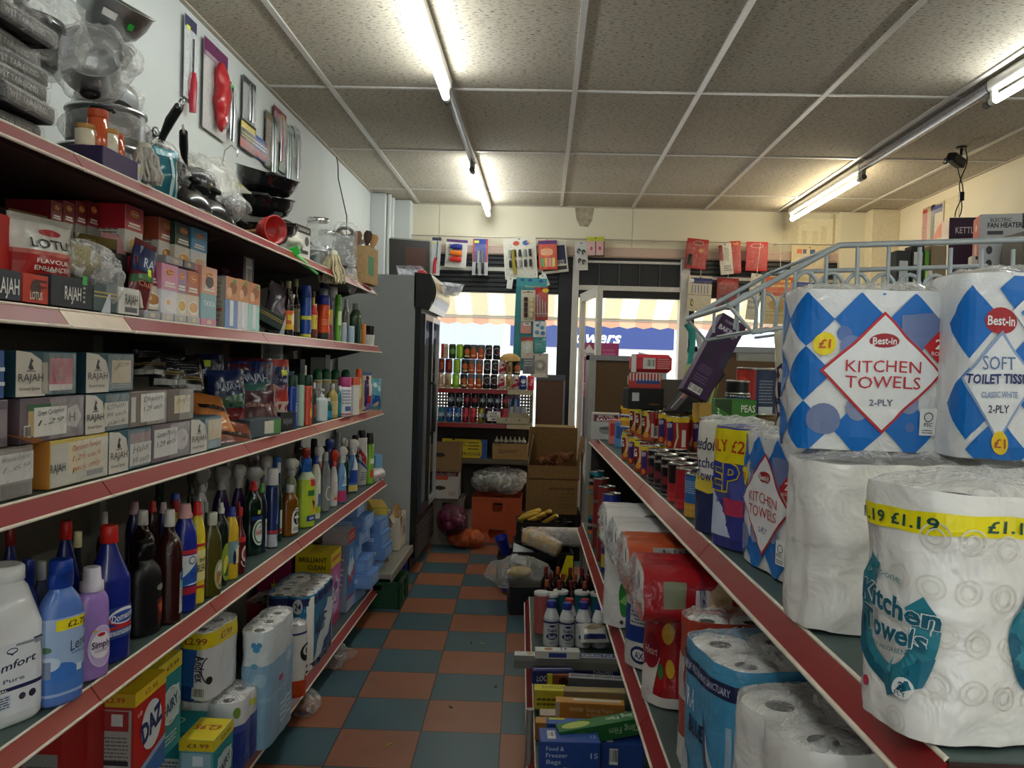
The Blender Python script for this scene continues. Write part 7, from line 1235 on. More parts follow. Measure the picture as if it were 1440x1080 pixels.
q = onz(760,765,0); crate('black banana crate standing in front of the vegetable cartons',(.02,5.83,.2),.05,.33,.26,.15,'#17181b',[(-.42,-.28,.25,.8),(-.22,-.06,.25,.8),(0,.16,.25,.8),(.22,.42,.25,.8)])
crate('deep black crate under the banana crate',(.02,5.85,0),.05,.36,.28,.198,'#101113',[(-.4,.4,.55,.8)])
def banana(label,loc,rot,col='#c9a43c',g='bananas in the black crate'):
 t = T('banana',label,'banana',loc,rot,g); b = MB(); b.tube([(.085*math.cos(a)-.0,0,.085*math.sin(a)-.085) for a in [.4+.22*k for k in range(12)]],.017,P(col,.5,var=.2,scale=50),8,taper=[.4,.75,.95,1,1,1,1,1,.95,.8,.5,.25]); b.build('fruit',t)
for i in range(7): banana('speckled banana in the black crate, %s' % ('at the left end','second from the left','third from the left','lying on top','at the front','at the right end','at the back')[i],(-.08+.03*i,5.8+.02*(i % 3),.37+.016*(i % 3)),Euler((1.3,.15*i-.4,.4*i)))
for i in range(3): banana('bright yellow banana behind the bread, %s' % ('lower one','upper one','rightmost one')[i],(.19+.02*i,5.45,.33+.014*i),Euler((1.4,.1,2.9+.2*i)),'#e3cb2c','bananas behind the bread')
crate('black bread crate with yellow price tag nearest the salt bottles',(.03,5.3,0),.05,.36,.3,.27,'#111214',[(-.4,.4,.6,.85)])
def loaf(label,loc,rot,w,r,crust,wrap_,bands=()):
 t = T('bread_pack',label,'bread',loc,rot); b = MB(); S = catmull([(-w/2,r*.5,r*.5,3),(-w/2+.01,r*.9,r*.85,3),(0,r,r*.95,3),(w/2-.01,r*.9,r*.85,3),(w/2,r*.5,r*.5,3)],3); X = Matrix.Translation((0,0,r)) @ Matrix.Rotation(PI/2,4,'Y'); b.loft(S,P(crust,.7,var=.15),20,X=X,disp=crinkle(.004,16,2)); b.build('loaf',t)
 b = MB(); b.loft([(a,c*1.08+.003,d*1.08+.003,n) for a,c,d,n in S],wrap_,20,X=X,disp=crinkle(.006,18,3)); b.build('wrapper',t)
 for z0_,z1_,cl in bands: b = MB(); b.loft([(z0_,r*1.11,r*1.07,3),(z1_,r*1.11,r*1.07,3)],P(cl,.3,coat=.5),24,X=X,caps=(False,False),disp=crinkle(.004,18,3)); b.build('printed_band',t)
loaf('long sliced loaf in white and pink wrapper lying on the bread crate',(.07,5.36,.275),.1,.34,.052,'#c98e58',film('#f4eef0',.35,.7,.15,30),[(-.02,.2,'#c9c2bc')])
loaf('flat round bread in clear film tilted in front of the long loaf',(.02,5.2,.285),Euler((.2,.3,-.35)),.24,.045,'#c9ab74',film('#ffffff',.1,.5,.1,30))
pouch('silver and white torn wrapper on the front edge of the bread crate',(-.1,5.13,.2),Euler((-.6,.4,.3)),.14,.12,.04,'#c8d0d4',seed=75)
for i,(x,y,z,rx,ry) in enumerate(((-.2,5.4,.2,.3,-.3),(-.19,5.2,.02,.15,.35))):
 t = T('plastic_cup','royal blue plastic cup %s beside the bread crate' % ('tilted higher up' if i == 0 else 'lower down'),'cup',(x,y,z),Euler((rx,ry,0)),'royal blue cups'); b = MB(); b.lathe([(.03,0),(.042,.12),(.044,.122),(.041,.118),(.029,.004),(.001,.004)],P('#1c2f9c',.35,coat=.3),24,caps=(True,False)); b.build('cup_body',t)
crate('low black crate holding the blue cups',(-.2,5.5,0),0,.1,.24,.19,'#121315',[(-.4,.4,.3,.7)])
S_ = Flat((.03,5.143,.0),(1,.05,0),(0,0,1)); b = MB(); b.shape(S_,[(.1,.1),(.19,.09),(.19,.26),(.15,.26)],P('#e8d81c',.5),.004); b.word(S_,'13p',.15,.13,.03,P('#7a1c14',.5),d=.006); b.shape(S_,[(.0,.06),(.07,.06),(.05,.12),(.03,.12)],P('#e0cf1c',.5),.004); b.build('price_tag',None,'yellow triangular 13p price tag on the front of the bread crate','price tag')
t = T('bread_bag','big clear bag with a sponge coloured loaf sprawled onto the floor by the aisle','bag',(-.1,4.86,.16),.3); b = MB(); crumple(b,(.0,0,.06),(.07,.05,.03),P('#b9a060',.7,var=.15),81.,.12); b.build('loaf',t); b = MB(); crumple(b,(-.0,0,.06),(.19,.15,.085),film('#e8e4dc',.12,.4,.12,14),82.,.22); b.build('clear_bag',t)
carton('black box end holding up the clear bread bag',(-.05,4.86,0),.1,.22,.22,.16,'#16171a')
# ================================================================ PACKS HANGING ALONG THE FRONT WALL
RY = 7.06; rod = MB(); rod.tube([(X_A,RY+.02,2.475),(XR-.45,RY+.02,2.475)],.006,P('#b9b2a4',.4,.4),8); 
for x in (-.9,.0,.9,1.9): rod.tube([(x,RY+.02,2.475),(x,YF,2.475)],.005,P('#b9b2a4',.4,.4),6)
rod.build('hanging_rail',None,'thin pale hanging rail along the front wall carrying the small packs','rail')
def HP(label,u0,v0,u1,v1,col,prints,goods=(),tilt=0,dy=0.,bubble=True,cat='blister pack'):
 a,c = ony((u0+u1)/2,v0,RY-dy),ony((u0+u1)/2,v1,RY-dy); w = (u1-u0)*mpp(a); r = card_pack(label,(a.x,RY-dy,a.z),Euler((.02,math.radians(tilt),0)),w,a.z-c.z,col,prints,goods,group='packs hung along the front wall',bubble=bubble,cat=cat)
 if v0 > 380 and u0 > 900: b = MB(); b.tube([(0,.003,-.01),(0,.03,2.47-a.z)],.002,P('#d8d4c8',.5),5); b.build('hanging_string',r)
 return r
HP('gas lighter pack with red handle, first from the left on the front rail',608,334,621,387,'#c6cacd',[('r',0,.96,1,.08,'#3a3c50'),('r',-.2,.86,.3,.05,'#e8e040')],[lambda q: q.tube([(.01,-.008,-.03),(.008,-.01,-.18)],.004,BLACK,6),lambda q: q.tube([(.006,-.012,-.17),(-.006,-.012,-.22),(-.004,-.012,-.3)],.013,P('#c0283c',.3),8)],2)
def toy(z,col): return lambda q: (q.loft([(-.055,.012,.016,3),(-.02,.022,.018,3),(.02,.024,.018,3),(.05,.018,.016,3)],P(col,.3,coat=.4),16,X=Matrix.Translation((0,-.018,z)) @ Matrix.Rotation(PI/2,4,'Y')),q.loft([(-.062,.02,.02),(-.05,.022,.022)],P('#c0c4c8',.2,.8),16,X=Matrix.Translation((0,-.018,z)) @ Matrix.Rotation(PI/2,4,'Y')))
HP('white pack of blue, orange and red toy torches on the front rail',628,337,658,376,'#d9d6cf',[('r',0,.95,1,.1,'#5c3a78')],[toy(-.06,'#25348c'),toy(-.115,'#e0741e'),toy(-.165,'#c8281e')],3)
HP('blue and red card with two black handled torches on the front rail',665,336,687,387,'#c4c8cc',[('r',0,.68,.96,.64,'#2b3f9c'),('r',-.42,.68,.12,.64,'#c03a3c'),('r',.42,.68,.12,.64,'#c03a3c'),('r',-.25,.92,.3,.07,'#e0e050')],[lambda q: [q.tube([(s,-.012,-.1),(s,-.012,-.17),(s*1.5,-.012,-.28)],.012,STEEL if s < 0 else DULL,8) for s in (-.016,.016)],lambda q: [q.tube([(s*1.4,-.013,-.2),(s*1.6,-.013,-.29)],.012,BLACK,8) for s in (-.016,.016)]],0)
HP('large white card of black bottles and gold trinkets tilted on the front rail',707,334,753,392,'#d8d5c8',[('e',-.1,.86,.2,.12,'#c8503c'),('e',.2,.86,.22,.12,'#3a5ab0'),('e',.28,.88,.1,.06,'#e0b840')],[lambda q: [q.lathe([(.012,0),(.012,.045),(.009,.06)],P('#2a2b2c',.3) if (i+j) % 3 else P('#8d8f90',.4),10,Matrix.Translation((-.085+.042*i,-.012,-.16-.085*j))) for i in range(5) for j in range(2)],lambda q: q.tube([(-.06,-.02,-.1),(-.055,-.02,-.2),(-.05,-.02,-.3)],.014,P('#9c8c2c',.4),8)],-5)
HP('black and white comb card partly behind the orange candle card',757,340,795,384,'#c9c6bc',[('r',0,.56,.9,.6,'#22284a'),('r',0,.14,.9,.12,'#2a2a2c'),('s',.2,.3,.4,.2,4,'#d8d4c8')],[],-8,-.012,False)
HP('orange red candle card on the front rail',757,338,783,379,'#d0431e',[('r',0,.93,1,.12,'#5c3a7a'),('e',-.05,.6,.7,.3,'#e8862c'),('s',-.05,.6,.6,.2,3,'#f0dcc8'),('r',-.3,.25,.16,.3,'#4aa060'),('r',-.1,.25,.16,.3,'#e8b83c'),('r',.1,.25,.16,.3,'#e88a94'),('r',.3,.25,.16,.3,'#d8d860')],[],-3,.02)
HP('clear pack of white tassel clips hanging under the candle card',757,386,767,404,'#dedcd4',[],[],-25,.03)
HP('white triangular paper corner hanging under the tilted trinket card',714,390,722,406,'#e6e4de',[],[],6,.01,False)
HP('pack of dark metal hooks beside the door on the front rail',808,340,826,380,'#c9c8c4',[],[lambda q: [q.tube([(x+.01*math.cos(a),-.012,z+.02*math.sin(a)) for a in [k*.6 for k in range(8)]],.006,P('#3a3a3e',.3,.5),6) for x,z in ((-.02,-.08),(.02,-.09),(-.015,-.16),(.02,-.17))]],-3)
HP('pink playing cards with yellow and black header on the front rail',825,333,850,361,'#2c2c24',[('r',0,.88,1,.24,'#b9c030'),('r',-.24,.42,.42,.7,'#d8a8a8'),('r',.24,.42,.42,.7,'#d8a8a8'),('e',-.24,.42,.16,.2,'#b03a4c'),('e',.24,.42,.16,.2,'#b03a4c')],[],-2)
HP('red card with one battery left, beside the door post',967,336,997,378,'#b4201e',[('e',.05,.86,.5,.16,'#c9b0a0'),('e',.05,.86,.44,.12,'#8c1c1c'),('e',.2,.62,.24,.14,'#d8a050')],[lambda q: q.lathe([(.018,0),(.018,.085),(.008,.09)],P('#3a3c34',.3,.4),14,Matrix.Translation((-.05,-.02,-.22)))],5)
HP('white and red torn battery card on the front rail',1010,342,1028,386,'#d4cfc6',[('r',-.35,.7,.3,.5,'#8c1c24'),('p',[(-.1,.9),(.3,.8),(.2,.4),(-.2,.5)],'#b9b2a4'),('s',.1,.2,.6,.2,3,'#4a4640')],[],-7,.02)
HP('glossy red card hanging behind the torn battery card',1026,339,1041,384,'#c0242c',[('e',.1,.92,.6,.1,'#d89040')],[],-4)
HP('plain red battery card with oval badge on the front rail',1050,340,1080,381,'#c4222c',[('e',0,.86,.6,.16,'#d8b4ac'),('e',0,.86,.52,.12,'#b01c24'),('o',0,.5,.6,.4,.012,'#a81c26')],[],0)
HP('white and navy glue card low beside the door post',969,388,1002,438,'#cfc6b0',[('r',.05,.86,.9,.16,'#27306c'),('e',-.36,.86,.2,.12,'#dfe2e8')]+[('r',-.32+.13*i,.62,.05,.24,'#7a84a8') for i in range(6)]+[('r',0,.46,1,.02,'#8d8470'),('e',-.3,.24,.12,.22,'#3a3424'),('e',-.29,.24,.06,.14,'#d8d040')],[],2,.0)
HP('dark red torn card with a black hole below the white battery card',1009,391,1039,436,'#8c1c20',[('e',0,.85,.7,.18,'#a83c38'),('p',[(-.3,.0),(-.25,.45),(.0,.5),(.1,.3),(.45,.1),(.3,0)],'#1a1416'),('e',.2,.14,.3,.12,'#c9c4bc')],[],1)
HP('cream card of empty bubbles with coloured header behind the wire basket',1114,346,1164,396,'#cfbf98',[('r',-.28,.84,.14,.12,'#d0602c'),('r',-.14,.84,.1,.12,'#3a4a78'),('r',.08,.84,.14,.12,'#2a4a80'),('r',.34,.84,.16,.12,'#d8843c')]+[('e',-.3+.3*(i % 3),.55-.3*(i//3),.24,.26,'#dccfae') for i in range(6)],[],1)
HP('cream and orange food packet hanging behind the wire basket',1075,388,1120,456,'#cdb888',[('r',0,.82,.9,.3,'#c8582c'),('s',0,.84,.7,.2,2,'#e8d070'),('r',-.1,.62,.6,.08,'#b83a30'),('e',.0,.4,.7,.24,'#b98c50'),('s',0,.3,.8,.3,4,'#8d9c6a')],[],0,.05)
HP('crinkled clear packet of white clips behind the basket end',1057,385,1072,450,'#cfcac0',[('s',0,.5,.8,.6,5,'#8d98a0')],[],6,.06)
HP('white and blue plaster card behind the basket arches',1122,396,1150,420,'#dcd8d0',[('r',0,.8,1,.3,'#2a4a9c'),('r',0,.3,.8,.3,'#e8b8a8')],[],2,.0)
# teal strip with sewing packs
a = ony(748,391,6.98); t = T('hanging_strip','tall teal display strip hanging in the window with small packs on it','display strip',(a.x,6.98,a.z),Euler((0,.02,0))); w_ = 43*mpp(a); h_ = a.z-ony(748,522,6.98).z
b = MB(); b.box(w_,.003,h_,P('#2f7f86',.5),Matrix.Translation((0,0,-h_)),b=0); S_ = Flat((0,-.0015,-h_),(1,0,0),(0,0,1)); pr(b,S_,[('r',0,.95,1,.1,'#3a8f98'),('e',-.3,.975,.14,.03,'#24488c'),('e',-.05,.975,.14,.03,'#24488c'),('e',.3,.97,.14,.03,'#24488c'),('t','Essentials',.05,.91,.02,'#b9c48c',.5)],w_,h_); b.build('backing_strip',t)
for u0,v0,u1,v1,cl,pr_,gd,lb in ((733,408,753,452,'#c9c0aa',[('s',0,.93,.8,.06,1,'#4a4238')],[lambda q: [q.lathe([(.016,0),(.016,.035)],P('#3a2018' if i == 0 else '#d0c090',.6),10,Matrix.Translation((-.02+.05*i,-.014,-.22+.042*j))) for i in range(2) for j in range(4)]],'card of brown and cream thread reels on the teal strip'),
 (752,404,771,450,'#b82a22',[('e',.3,.9,.5,.12,'#e0c030'),('r',0,.2,1,.02,'#d8ccc0')],[lambda q: [q.tube([(-.035+.022*i,-.008,-.06-.02*i),(-.03+.022*i,-.008,-.24)],.005,P('#b9b4b0',.3,.6),6) for i in range(4)]],'red card of four pens on the teal strip'),
 (732,453,747,469,'#d08a80',[('r',.1,.85,.7,.3,'#e4e0dc'),('e',.2,.85,.2,.14,'#b03a34')],[],'small pink packet on the teal strip'),(750,452,768,474,'#d9dcdc',[('e',-.15,.75,.3,.2,'#2f74b0'),('e',.2,.6,.34,.26,'#2f8ab4'),('e',-.2,.3,.34,.26,'#2f8ab4'),('e',.25,.25,.34,.26,'#2a6aa0')],[],'white card of blue charms on the teal strip'),
 (733,474,750,504,'#c8bcae',[('r',0,.9,1,.2,'#b03a30'),('o',0,.5,.8,.5,.12,'#c4d4cc'),('e',.0,.5,.3,.2,'#e0e4e0')],[],'card of round white tape on the teal strip'),(751,475,768,496,'#2a9a9c',[('t','pins',-.1,.6,.14,'#a8d8d4',.5),('r',.35,.9,.2,.1,'#d8e0dc')],[],'plain turquoise card on the teal strip'),
 (735,500,752,526,'#5a6068',[('s',0,.6,.7,.4,3,'#a8b4bc')],[],'grey card at the foot of the teal strip'),(748,497,771,531,'#b9b4a8',[('e',0,.5,.8,.5,'#8d897c'),('e',0,.5,.3,.2,'#cfccc0'),('r',0,.1,.8,.14,'#dcd8cc')],[],'clear pack with a metal sink strainer at the foot of the teal strip')):
 HP(lb,u0,v0,u1,v1,cl,pr_,gd,-1,.09+.004*((u0*3) % 4))
po = MB(); q = ony(841,482,7.75); q2 = ony(820,700,7.75); po.cbox(q.x-.16,7.74,.0,q.x+.19,7.76,q.z,P('#3a2462',.5)); S_ = Flat((q.x+.015,7.74,q.z-.5),(1,0,0),(0,0,1)); pr(po,S_,[('r',0,.5,1,1,'#a8407c'),('p',[(-.44,.74),(-.1,.74),(-.06,.9),(-.16,.86),(-.27,.97),(-.38,.86),(-.48,.9)],'#e6dfe4'),('t','Tastee',-.27,.8,.06,'#4a2c5c',.3),('s',.26,.8,.36,.2,3,'#c9709c'),('s',-.2,.5,.5,.2,3,'#8c2c64'),('s',-.25,.2,.4,.14,3,'#d8b0c8')],.35,.5); po.build('advert_board',None,'tall pink and purple advertising board standing in the doorway','advertising board')
# ================================================================ RIGHT GONDOLA
Q1,Q2,Q3 = 1.067,.62,.15
gx1 = lambda y: .377-.0303*y
gx2 = lambda y: .285-.0199*y
gx3 = lambda y: .058-.026*y
gon = T('gondola_shelving','metal shop gondola with red price strips on the right of the aisle','shelving',(.7,0,0)); GO = Vector((-.7,0,0))
def gshelf(z,fx_,y0,y1,xb,cuts):
 s = MB(); a,c = fx_(y0)-.674,fx_(y1)-.674
 for zz0,zz1,mm in ((z-.03,z-.0035,UNDER),(z-.0035,z-.0015,DECK)): s.add([(a,y0,zz0),(c,y1,zz0),(xb-.7,y1,zz0),(xb-.7,y0,zz0),(a,y0,zz1),(c,y1,zz1),(xb-.7,y1,zz1),(xb-.7,y0,zz1)],[[0,1,2,3],[4,7,6,5],[0,4,5,1],[1,5,6,2],[2,6,7,3],[3,7,4,0]],mm)
 sh = s.build('shelf',gon); k = (fx_(y1)-fx_(y0))/(y1-y0)
 for p,q in zip(cuts,cuts[1:]): strip(sh,fx_(0)-.7,z-.036,p+.002,q-.002,-1,None,k)
gshelf(Q1,gx1,.775,4.3,1.02,[.775,1.72,2.6,3.45,4.3]); gshelf(Q2,gx2,.7,4.3,.68,[.7,1.95,2.65,3.5,4.3]); gshelf(Q3,gx3,.7,4.6,.68,[.7,2.45,3.5,4.6])
for y in (.79,2.5,4.26): b = MB(); b.cbox(-.02,y,0,.02,y+.04,1.34,METAL); b.build('upright',gon)
b = MB(); b.cbox(-.44,4.3,.0,.3,4.315,Q1-.04,P('#2e2b28',.7)); b.build('end_panel',gon)
b = MB(); b.cbox(-.015,.8,.03,.0,4.3,Q1-.03,P('#55524a',.6)); b.build('spine_panel',gon)
b = MB(); b.prism([(gx3(.8)-.68,0),(-.02,0),(-.02,Q3-.03),(gx3(.8)-.68,Q3-.03)],.78,.79,BLACK); b.prism([(gx1(.8)-.68,Q1-.04),(gx1(.8)-.62,Q1-.04),(gx1(.8)-.6,Q1-.01),(gx1(.8)-.68,Q1-.01)],.762,.774,P('#6a5648',.5)); b.build('end_cap',gon)
q = onz(744,1040,.2); b = MB(); b.tube([(q.x,q.y,.0),(q.x,q.y,.3)],.012,METAL); b.build('guard_post',None,'short metal guard post at the foot of the gondola lip','post')
# ---- big rolls at the near end
BI,BLUE2 = '#e6e8ea','#1270c8'
def best(word1=('KITCHEN','TOWELS'),n2='2'):
 dm = lambda u,v,w,h,c: ('p',[(u-w/2,v),(u,v-h/2),(u+w/2,v),(u,v+h/2)],c)
 o = [dm(u,v,.332,.345,BLUE2) for u in (-.8,-.47,-.14,.19,.52,.85) for v in (.83,.485,.14)]
 o += [('e',-.24,.74,.1,.1,'#5a78b8'),('e',-.19,.66,.15,.15,'#6f86bc'),('p',[(.1,.86),(.3,.88),(.4,.8),(.36,.72),(.26,.68),(.2,.58),(.12,.62)],'#6f80ae'),('e',-.35,.2,.2,.2,'#7585b0'),('e',-.14,.28,.15,.17,'#8792b8'),('e',.17,.31,.12,.13,'#8792b8'),('e',.18,.16,.06,.06,'#5a78b8'),
   dm(.0,.5,.76,.76,'#c0242c'),dm(.0,.5,.715,.715,'#eceef0'),('e',.0,.7,.19,.09,'#a8202c'),('t','Best-in',.0,.7,.045,'#f2eeee',.15,0,0,.02),('t',word1[0],.0,.54,.075,'#c02a34',.46,0,0,.0),('t',word1[1],.0,.44,.075,'#c02a34',.46,0,0,.0),('t','2-PLY',.0,.31,.04,'#5a5f80',.15),
   dm(.34,.67,.19,.2,'#c8252c'),('t',n2,.34,.69,.06,'#f6f2f2',.05,0,0,.02),('t','ROLLS',.34,.63,.025,'#f0d8d8',.1),('e',-.36,.67,.14,.15,'#f2dc1c'),('t','£1',-.36,.67,.055,'#c8502c',.07,0,0,.03),('r',.29,.2,.11,.17,'#eef0f0'),('o',.29,.23,.06,.06,.006,'#3a3c40'),('t','FSC',.29,.185,.022,'#2c2e30',.06),('s',.29,.14,.08,.03,2,'#55585c'),('p',[(-.02,1.0),(.02,1.0),(0,.98)],BLUE2)]
 return o
GRR = 'kitchen roll packs on the gondola top'; yaw = .306
yf = 1.19; c0 = Vector((ony(1109,500,yf+.05).x+.113,yf+.056,0))
rollpack('blue diamond patterned kitchen towel two pack with £1 spot, standing on another pack',(c0.x,c0.y,Q1+.239),.0,2,1,1,.0545,.22,BI,best(),lobe=0,group=GRR,seed=31,amp=.002,n=3.8)
yf = 1.12; d2 = Vector((ony(1326,520,yf+.06).x+.134,yf+.066,0)); SOFT = [('p',[(u-.17,v),(u,v-.2),(u+.17,v),(u,v+.2)],BLUE2) for u,v in ((-.42,.75),(-.1,.92),(-.42,.3),(-.1,.48),(.3,.45),(-.25,.05),(.1,.1),(.46,.2),(.46,.85))]+[('e',-.26,.75,.17,.14,'#b0242c'),('t','Best-in',-.26,.75,.05,'#f2eeee',.14,0,0,.02),('p',[(-.46,.44),(-.25,.1),(-.04,.44),(-.25,.7)],'#8fa8d0'),('p',[(-.445,.44),(-.25,.125),(-.055,.44),(-.25,.675)],'#e9ebee'),('t','SOFT',-.26,.53,.075,'#5a78a8',.18,0,0,.0),('t','TOILET TISSUE',-.25,.44,.052,'#1f2c6c',.36,0,0,.03),('t','CLASSIC WHITE',-.25,.355,.03,'#7a92b8',.2),('t','2-PLY',-.25,.28,.04,'#2a3050',.12),
 ('p',[(-.02,.8),(.17,.58),(.36,.8),(.17,1.0)],'#eef0f2'),('p',[(.03,.8),(.17,.65),(.31,.8),(.17,.94)],'#3f86cc'),('t','4',.17,.83,.08,'#f4f6f8',.06,0,0,.03),('t','ROLLS',.17,.74,.035,'#9cc0e4',.16),('e',-.24,.1,.09,.13,'#f0cf1c'),('t','£1',-.24,.1,.05,'#c04a30',.06),('r',.1,.14,.1,.18,'#eef0f0'),('t','FSC',.1,.12,.03,'#2c2e30',.06)]
def mv(sp,k,o):  # squeeze and shift printed marks sideways
 out = []
 for q in map(list,sp):
  if q[0] == 'p': q[1] = [(a*k+o,b) for a,b in q[1]]
  elif q[0] == 't': q[2] = q[2]*k+o; q[6] *= k
  else: q[1] = q[1]*k+o; q[3] *= k
  out.append(tuple(q))
 return out
SOFT = mv(SOFT[:17]+SOFT[21:],.8,-.14)+mv(SOFT[17:21],.8,-.286)
rollpack('blue diamond patterned four roll toilet tissue pack beside the £1 kitchen towels',(d2.x,d2.y,Q1+.2395),.0,2,1,1,.066,.24,BI,SOFT,lobe=0,group=GRR,seed=33,amp=.003,n=5)
rollpack('plain white pack in loose clear film under the blue diamond toilet tissue',(d2.x+.01,d2.y+.02,Q1+.001),.0,2,1,1,.062,.222,'#e9eae8',[],group=GRR,seed=34)
SP = P('#eeedea',.45,coat=.8,var=.02,bump=.8,bscale=20)
rollpack('plain white kitchen roll pack in clear film standing under the £1 kitchen towels',(.483,1.2,Q1+.001),.14,2,1,1,.061,.222,SP,[],group=GRR,seed=35,amp=.006,n=4)
KTW = []
for u in (-.66,.02): KTW += [('o',u,.43,.42,.52,.1,'#2f8496',150,400),('o',u,.43,.42,.52,.05,'#1c5f78',170,330),('p',[(u-.2,.5),(u-.12,.72),(u-.05,.68),(u-.14,.4)],'#2a7a8c'),('p',[(u-.05,.2),(u+.2,.34),(u+.17,.22),(u+.02,.14)],'#1f6f88'),('t','best-one',u-.02,.645,.035,'#6f9c9c',.2),('t','Kitchen',u+.03,.525,.085,'#e9eeee',.365,-6,0,.06),('t','Kitchen',u+.03,.525,.085,'#1f6278',.36,-6,0,.03),('t','Towels',u+.02,.42,.085,'#e9eeee',.315,-6,0,.06),('t','Towels',u+.02,.42,.085,'#1f6278',.31,-6,0,.03),('t','SUPER ABSORBENT',u,.34,.02,'#4a7c88',.24),('e',u+.1,.2,.1,.09,'#eef0ee'),('t','2',u+.1,.21,.035,'#1f5a70',.03),('t','PLY',u+.1,.18,.018,'#1f5a70',.05),('p',[(u+.0,.25),(u+.05,.32),(u+.02,.24)],'#5ab0c0')]
rp_ = [('r',0,.885,5,.085,'#f2e418')]+[('t','£1.19',u,.885,.045,'#23524a',.2,0,0,.02) for u in (-.8,-.56,-.2,.16)]+[('s',-.86,.12,.06,.1,3,'#6a6c70'),('e',-.8,.14,.035,.04,'#b0304c')]
for i in range(40):
 u,v = -.6+.33*((i*7) % 10)/2.6,.06+.8*((i*13) % 40)/40
 for rr in (.1,.06): rp_.append(('o',u+.02*(i % 3),v,rr,rr*1.05,.006,'#dcd9d0'))
kz = rollpack('nearest kitchen towel two pack with yellow £1.19 band and teal swirls',(.474,.875,Q1+.001),.22,2,1,1,.0635,.233,SP,rp_+KTW,group=GRR,seed=36,amp=.004,n=4)
rollpack('blue diamond patterned kitchen towel two pack standing on the shelf behind the plain pack',(.394+.062,1.478,Q1+.001),-1.41,2,1,1,.0618,.232,BI,best(),lobe=0,group=GRR,seed=37,amp=.003,n=5)
rollpack('blue and purple kitchen roll pack with yellow price corner behind the lower diamond pack',(.42,1.685,Q1+.001),-1.15,1,1,1,.06,.232,'#4a55a0',[('r',0,.86,4,.28,'#e8d81c'),('t','ONLY £2',-.1,.86,.1,'#c83a28',1.0),('r',0,.2,4,.4,'#3a3f8c'),('p',[(-.5,.1),(-.3,.5),(0,.3),(.2,.1)],'#c8d4ec'),('t','EP',.0,.6,.24,'#e8d020',.7,0,0,.05),('t','EP',.0,.6,.23,'#2438a0',.66,0,0,.02),('r',.2,.35,.4,.14,'#c03a5c')],group=GRR,seed=38,n=3)
rollpack('white, yellow and navy kitchen towel pack furthest along the roll packs',(.412,1.83,Q1+.001),-1.0,1,1,1,.06,.232,'#e8e6dc',[('r',0,.22,4,.44,'#28345c'),('p',[(-1,.44),(0,.36),(1,.5),(1,.56),(0,.5),(-1,.58)],'#e0c848'),('t','freedom',-.15,.82,.12,'#3a3f5c',.8,0,.3),('t','Kitchen',-.1,.64,.09,'#2c3a74',.7),('t','Towel',-.05,.53,.09,'#2c3a74',.56),('t','4',.3,.15,.06,'#e0e4ee',.1)],group=GRR,seed=39,n=3)
for i,(x,y) in enumerate(((.6,1.42),(.6,1.67),(.75,1.5))): rollpack('white topped kitchen roll pack in the second row, %s' % ('nearest the camera','behind it','by the basket post')[i],(x,y,Q1+.001),-1.4,2,1,1,.06,.228,'#dfe2e6',[('r',0,.5,4,.3,'#2c6ab8')],group=GRR,seed=40+i)
# ---- tins on the gondola top
GTN = 'food tins on the gondola top'
def tn(label,x,y,z,col,pr_,r=.0345,h=.102,rot=-.7,lid=None,g=GTN): return tin(label,(x,y,z),rot,r,h,col,pr_,group=g,lid=lid)
PEA = [('p',[(-1.4,.0),(-.3,.0),(-.1,.6),(-.5,1),(-1.4,1)],'#4c8a2c'),('p',[(-.1,.55),(.35,.4),(.35,1),(-.1,1)],'#26401c'),('t','RICH',.1,.4,.12,'#c8d8b0',.5)]
CHK = [('r',0,.62,3.2,.66,'#2a6cb0'),('r',0,.17,3.2,.32,'#c8963c')]+[('e',-.5+.16*(i % 8),.1+.13*(i//8),.15,.12,'#d8a850') for i in range(16)]+[('s',-.2,.7,.7,.3,6,'#a8c4e0'),('r',0,.95,3.2,.04,'#1c4f94')]
KID = [('r',0,.24,3.2,.48,'#a8222c'),('p',[(-1.5,.3),(-.3,.45),(-.4,.95),(-1.5,.95)],'#b8242c'),('s',.25,.7,.3,.4,6,'#6a7074')]+[('e',-.45+.15*(i % 8),.08+.12*(i//8),.14,.11,'#c83a40') for i in range(16)]
BLT = [('t','London',-.1,.8,.1,'#c9c4bc',.6,4,.3),('e',-.1,.4,.4,.24,'#7a2a34'),('r',0,.15,3.2,.06,'#5c4a50')]
BIG = [('p',[(-.4,.0),(-.1,.2),(-.25,.6),(-.05,1),(-.7,1),(-.7,0)],'#141414'),('t','BIG',-.35,.6,.24,'#f0f0ea',.5,10,0,.04),('r',-.3,.9,.7,.18,'#d8cf2c'),('p',[(-.1,.2),(.05,.5),(.0,.9),(.12,.9),(.2,.5),(.05,.15)],'#d8c49a'),('r',-.1,.1,1,.2,'#b0502c'),('e',.0,.2,.3,.2,'#d8a040'),('b',.55,.3,.3,.4),('r',.32,.35,.12,.45,'#d8d0c8'),('s',.5,.85,.1,.25,4,'#d8c0b8')]
SAU = [('r',.2,.9,1.4,.16,'#e0c028'),('p',[(-.2,.1),(.1,.3),(.05,.85),(-.3,.8)],'#3a2a6c'),('t','NEW',-.12,.72,.14,'#e8e4f0',.3),('p',[(.1,.05),(.24,.4),(.2,.8),(.26,.8),(.32,.4),(.16,.0)],'#d8c49a'),('e',-.1,.18,.24,.18,'#d07a34'),('r',.55,.35,.2,.5,'#d8d0c8')]
TOM = [('t','PLUM',.0,.46,.12,'#e9e4dc',.8,0,0,.02),('t','TOMATOES',.0,.32,.12,'#e9e4dc',1.0,0,0,.02),('r',-.3,.8,.3,.34,'#23404c'),('e',.3,.78,.5,.34,'#c0342c'),('r',0,.06,3.2,.12,'#23304c'),('p',[(-.2,.1),(.2,.2),(.5,.1)],'#d8b0a8')]
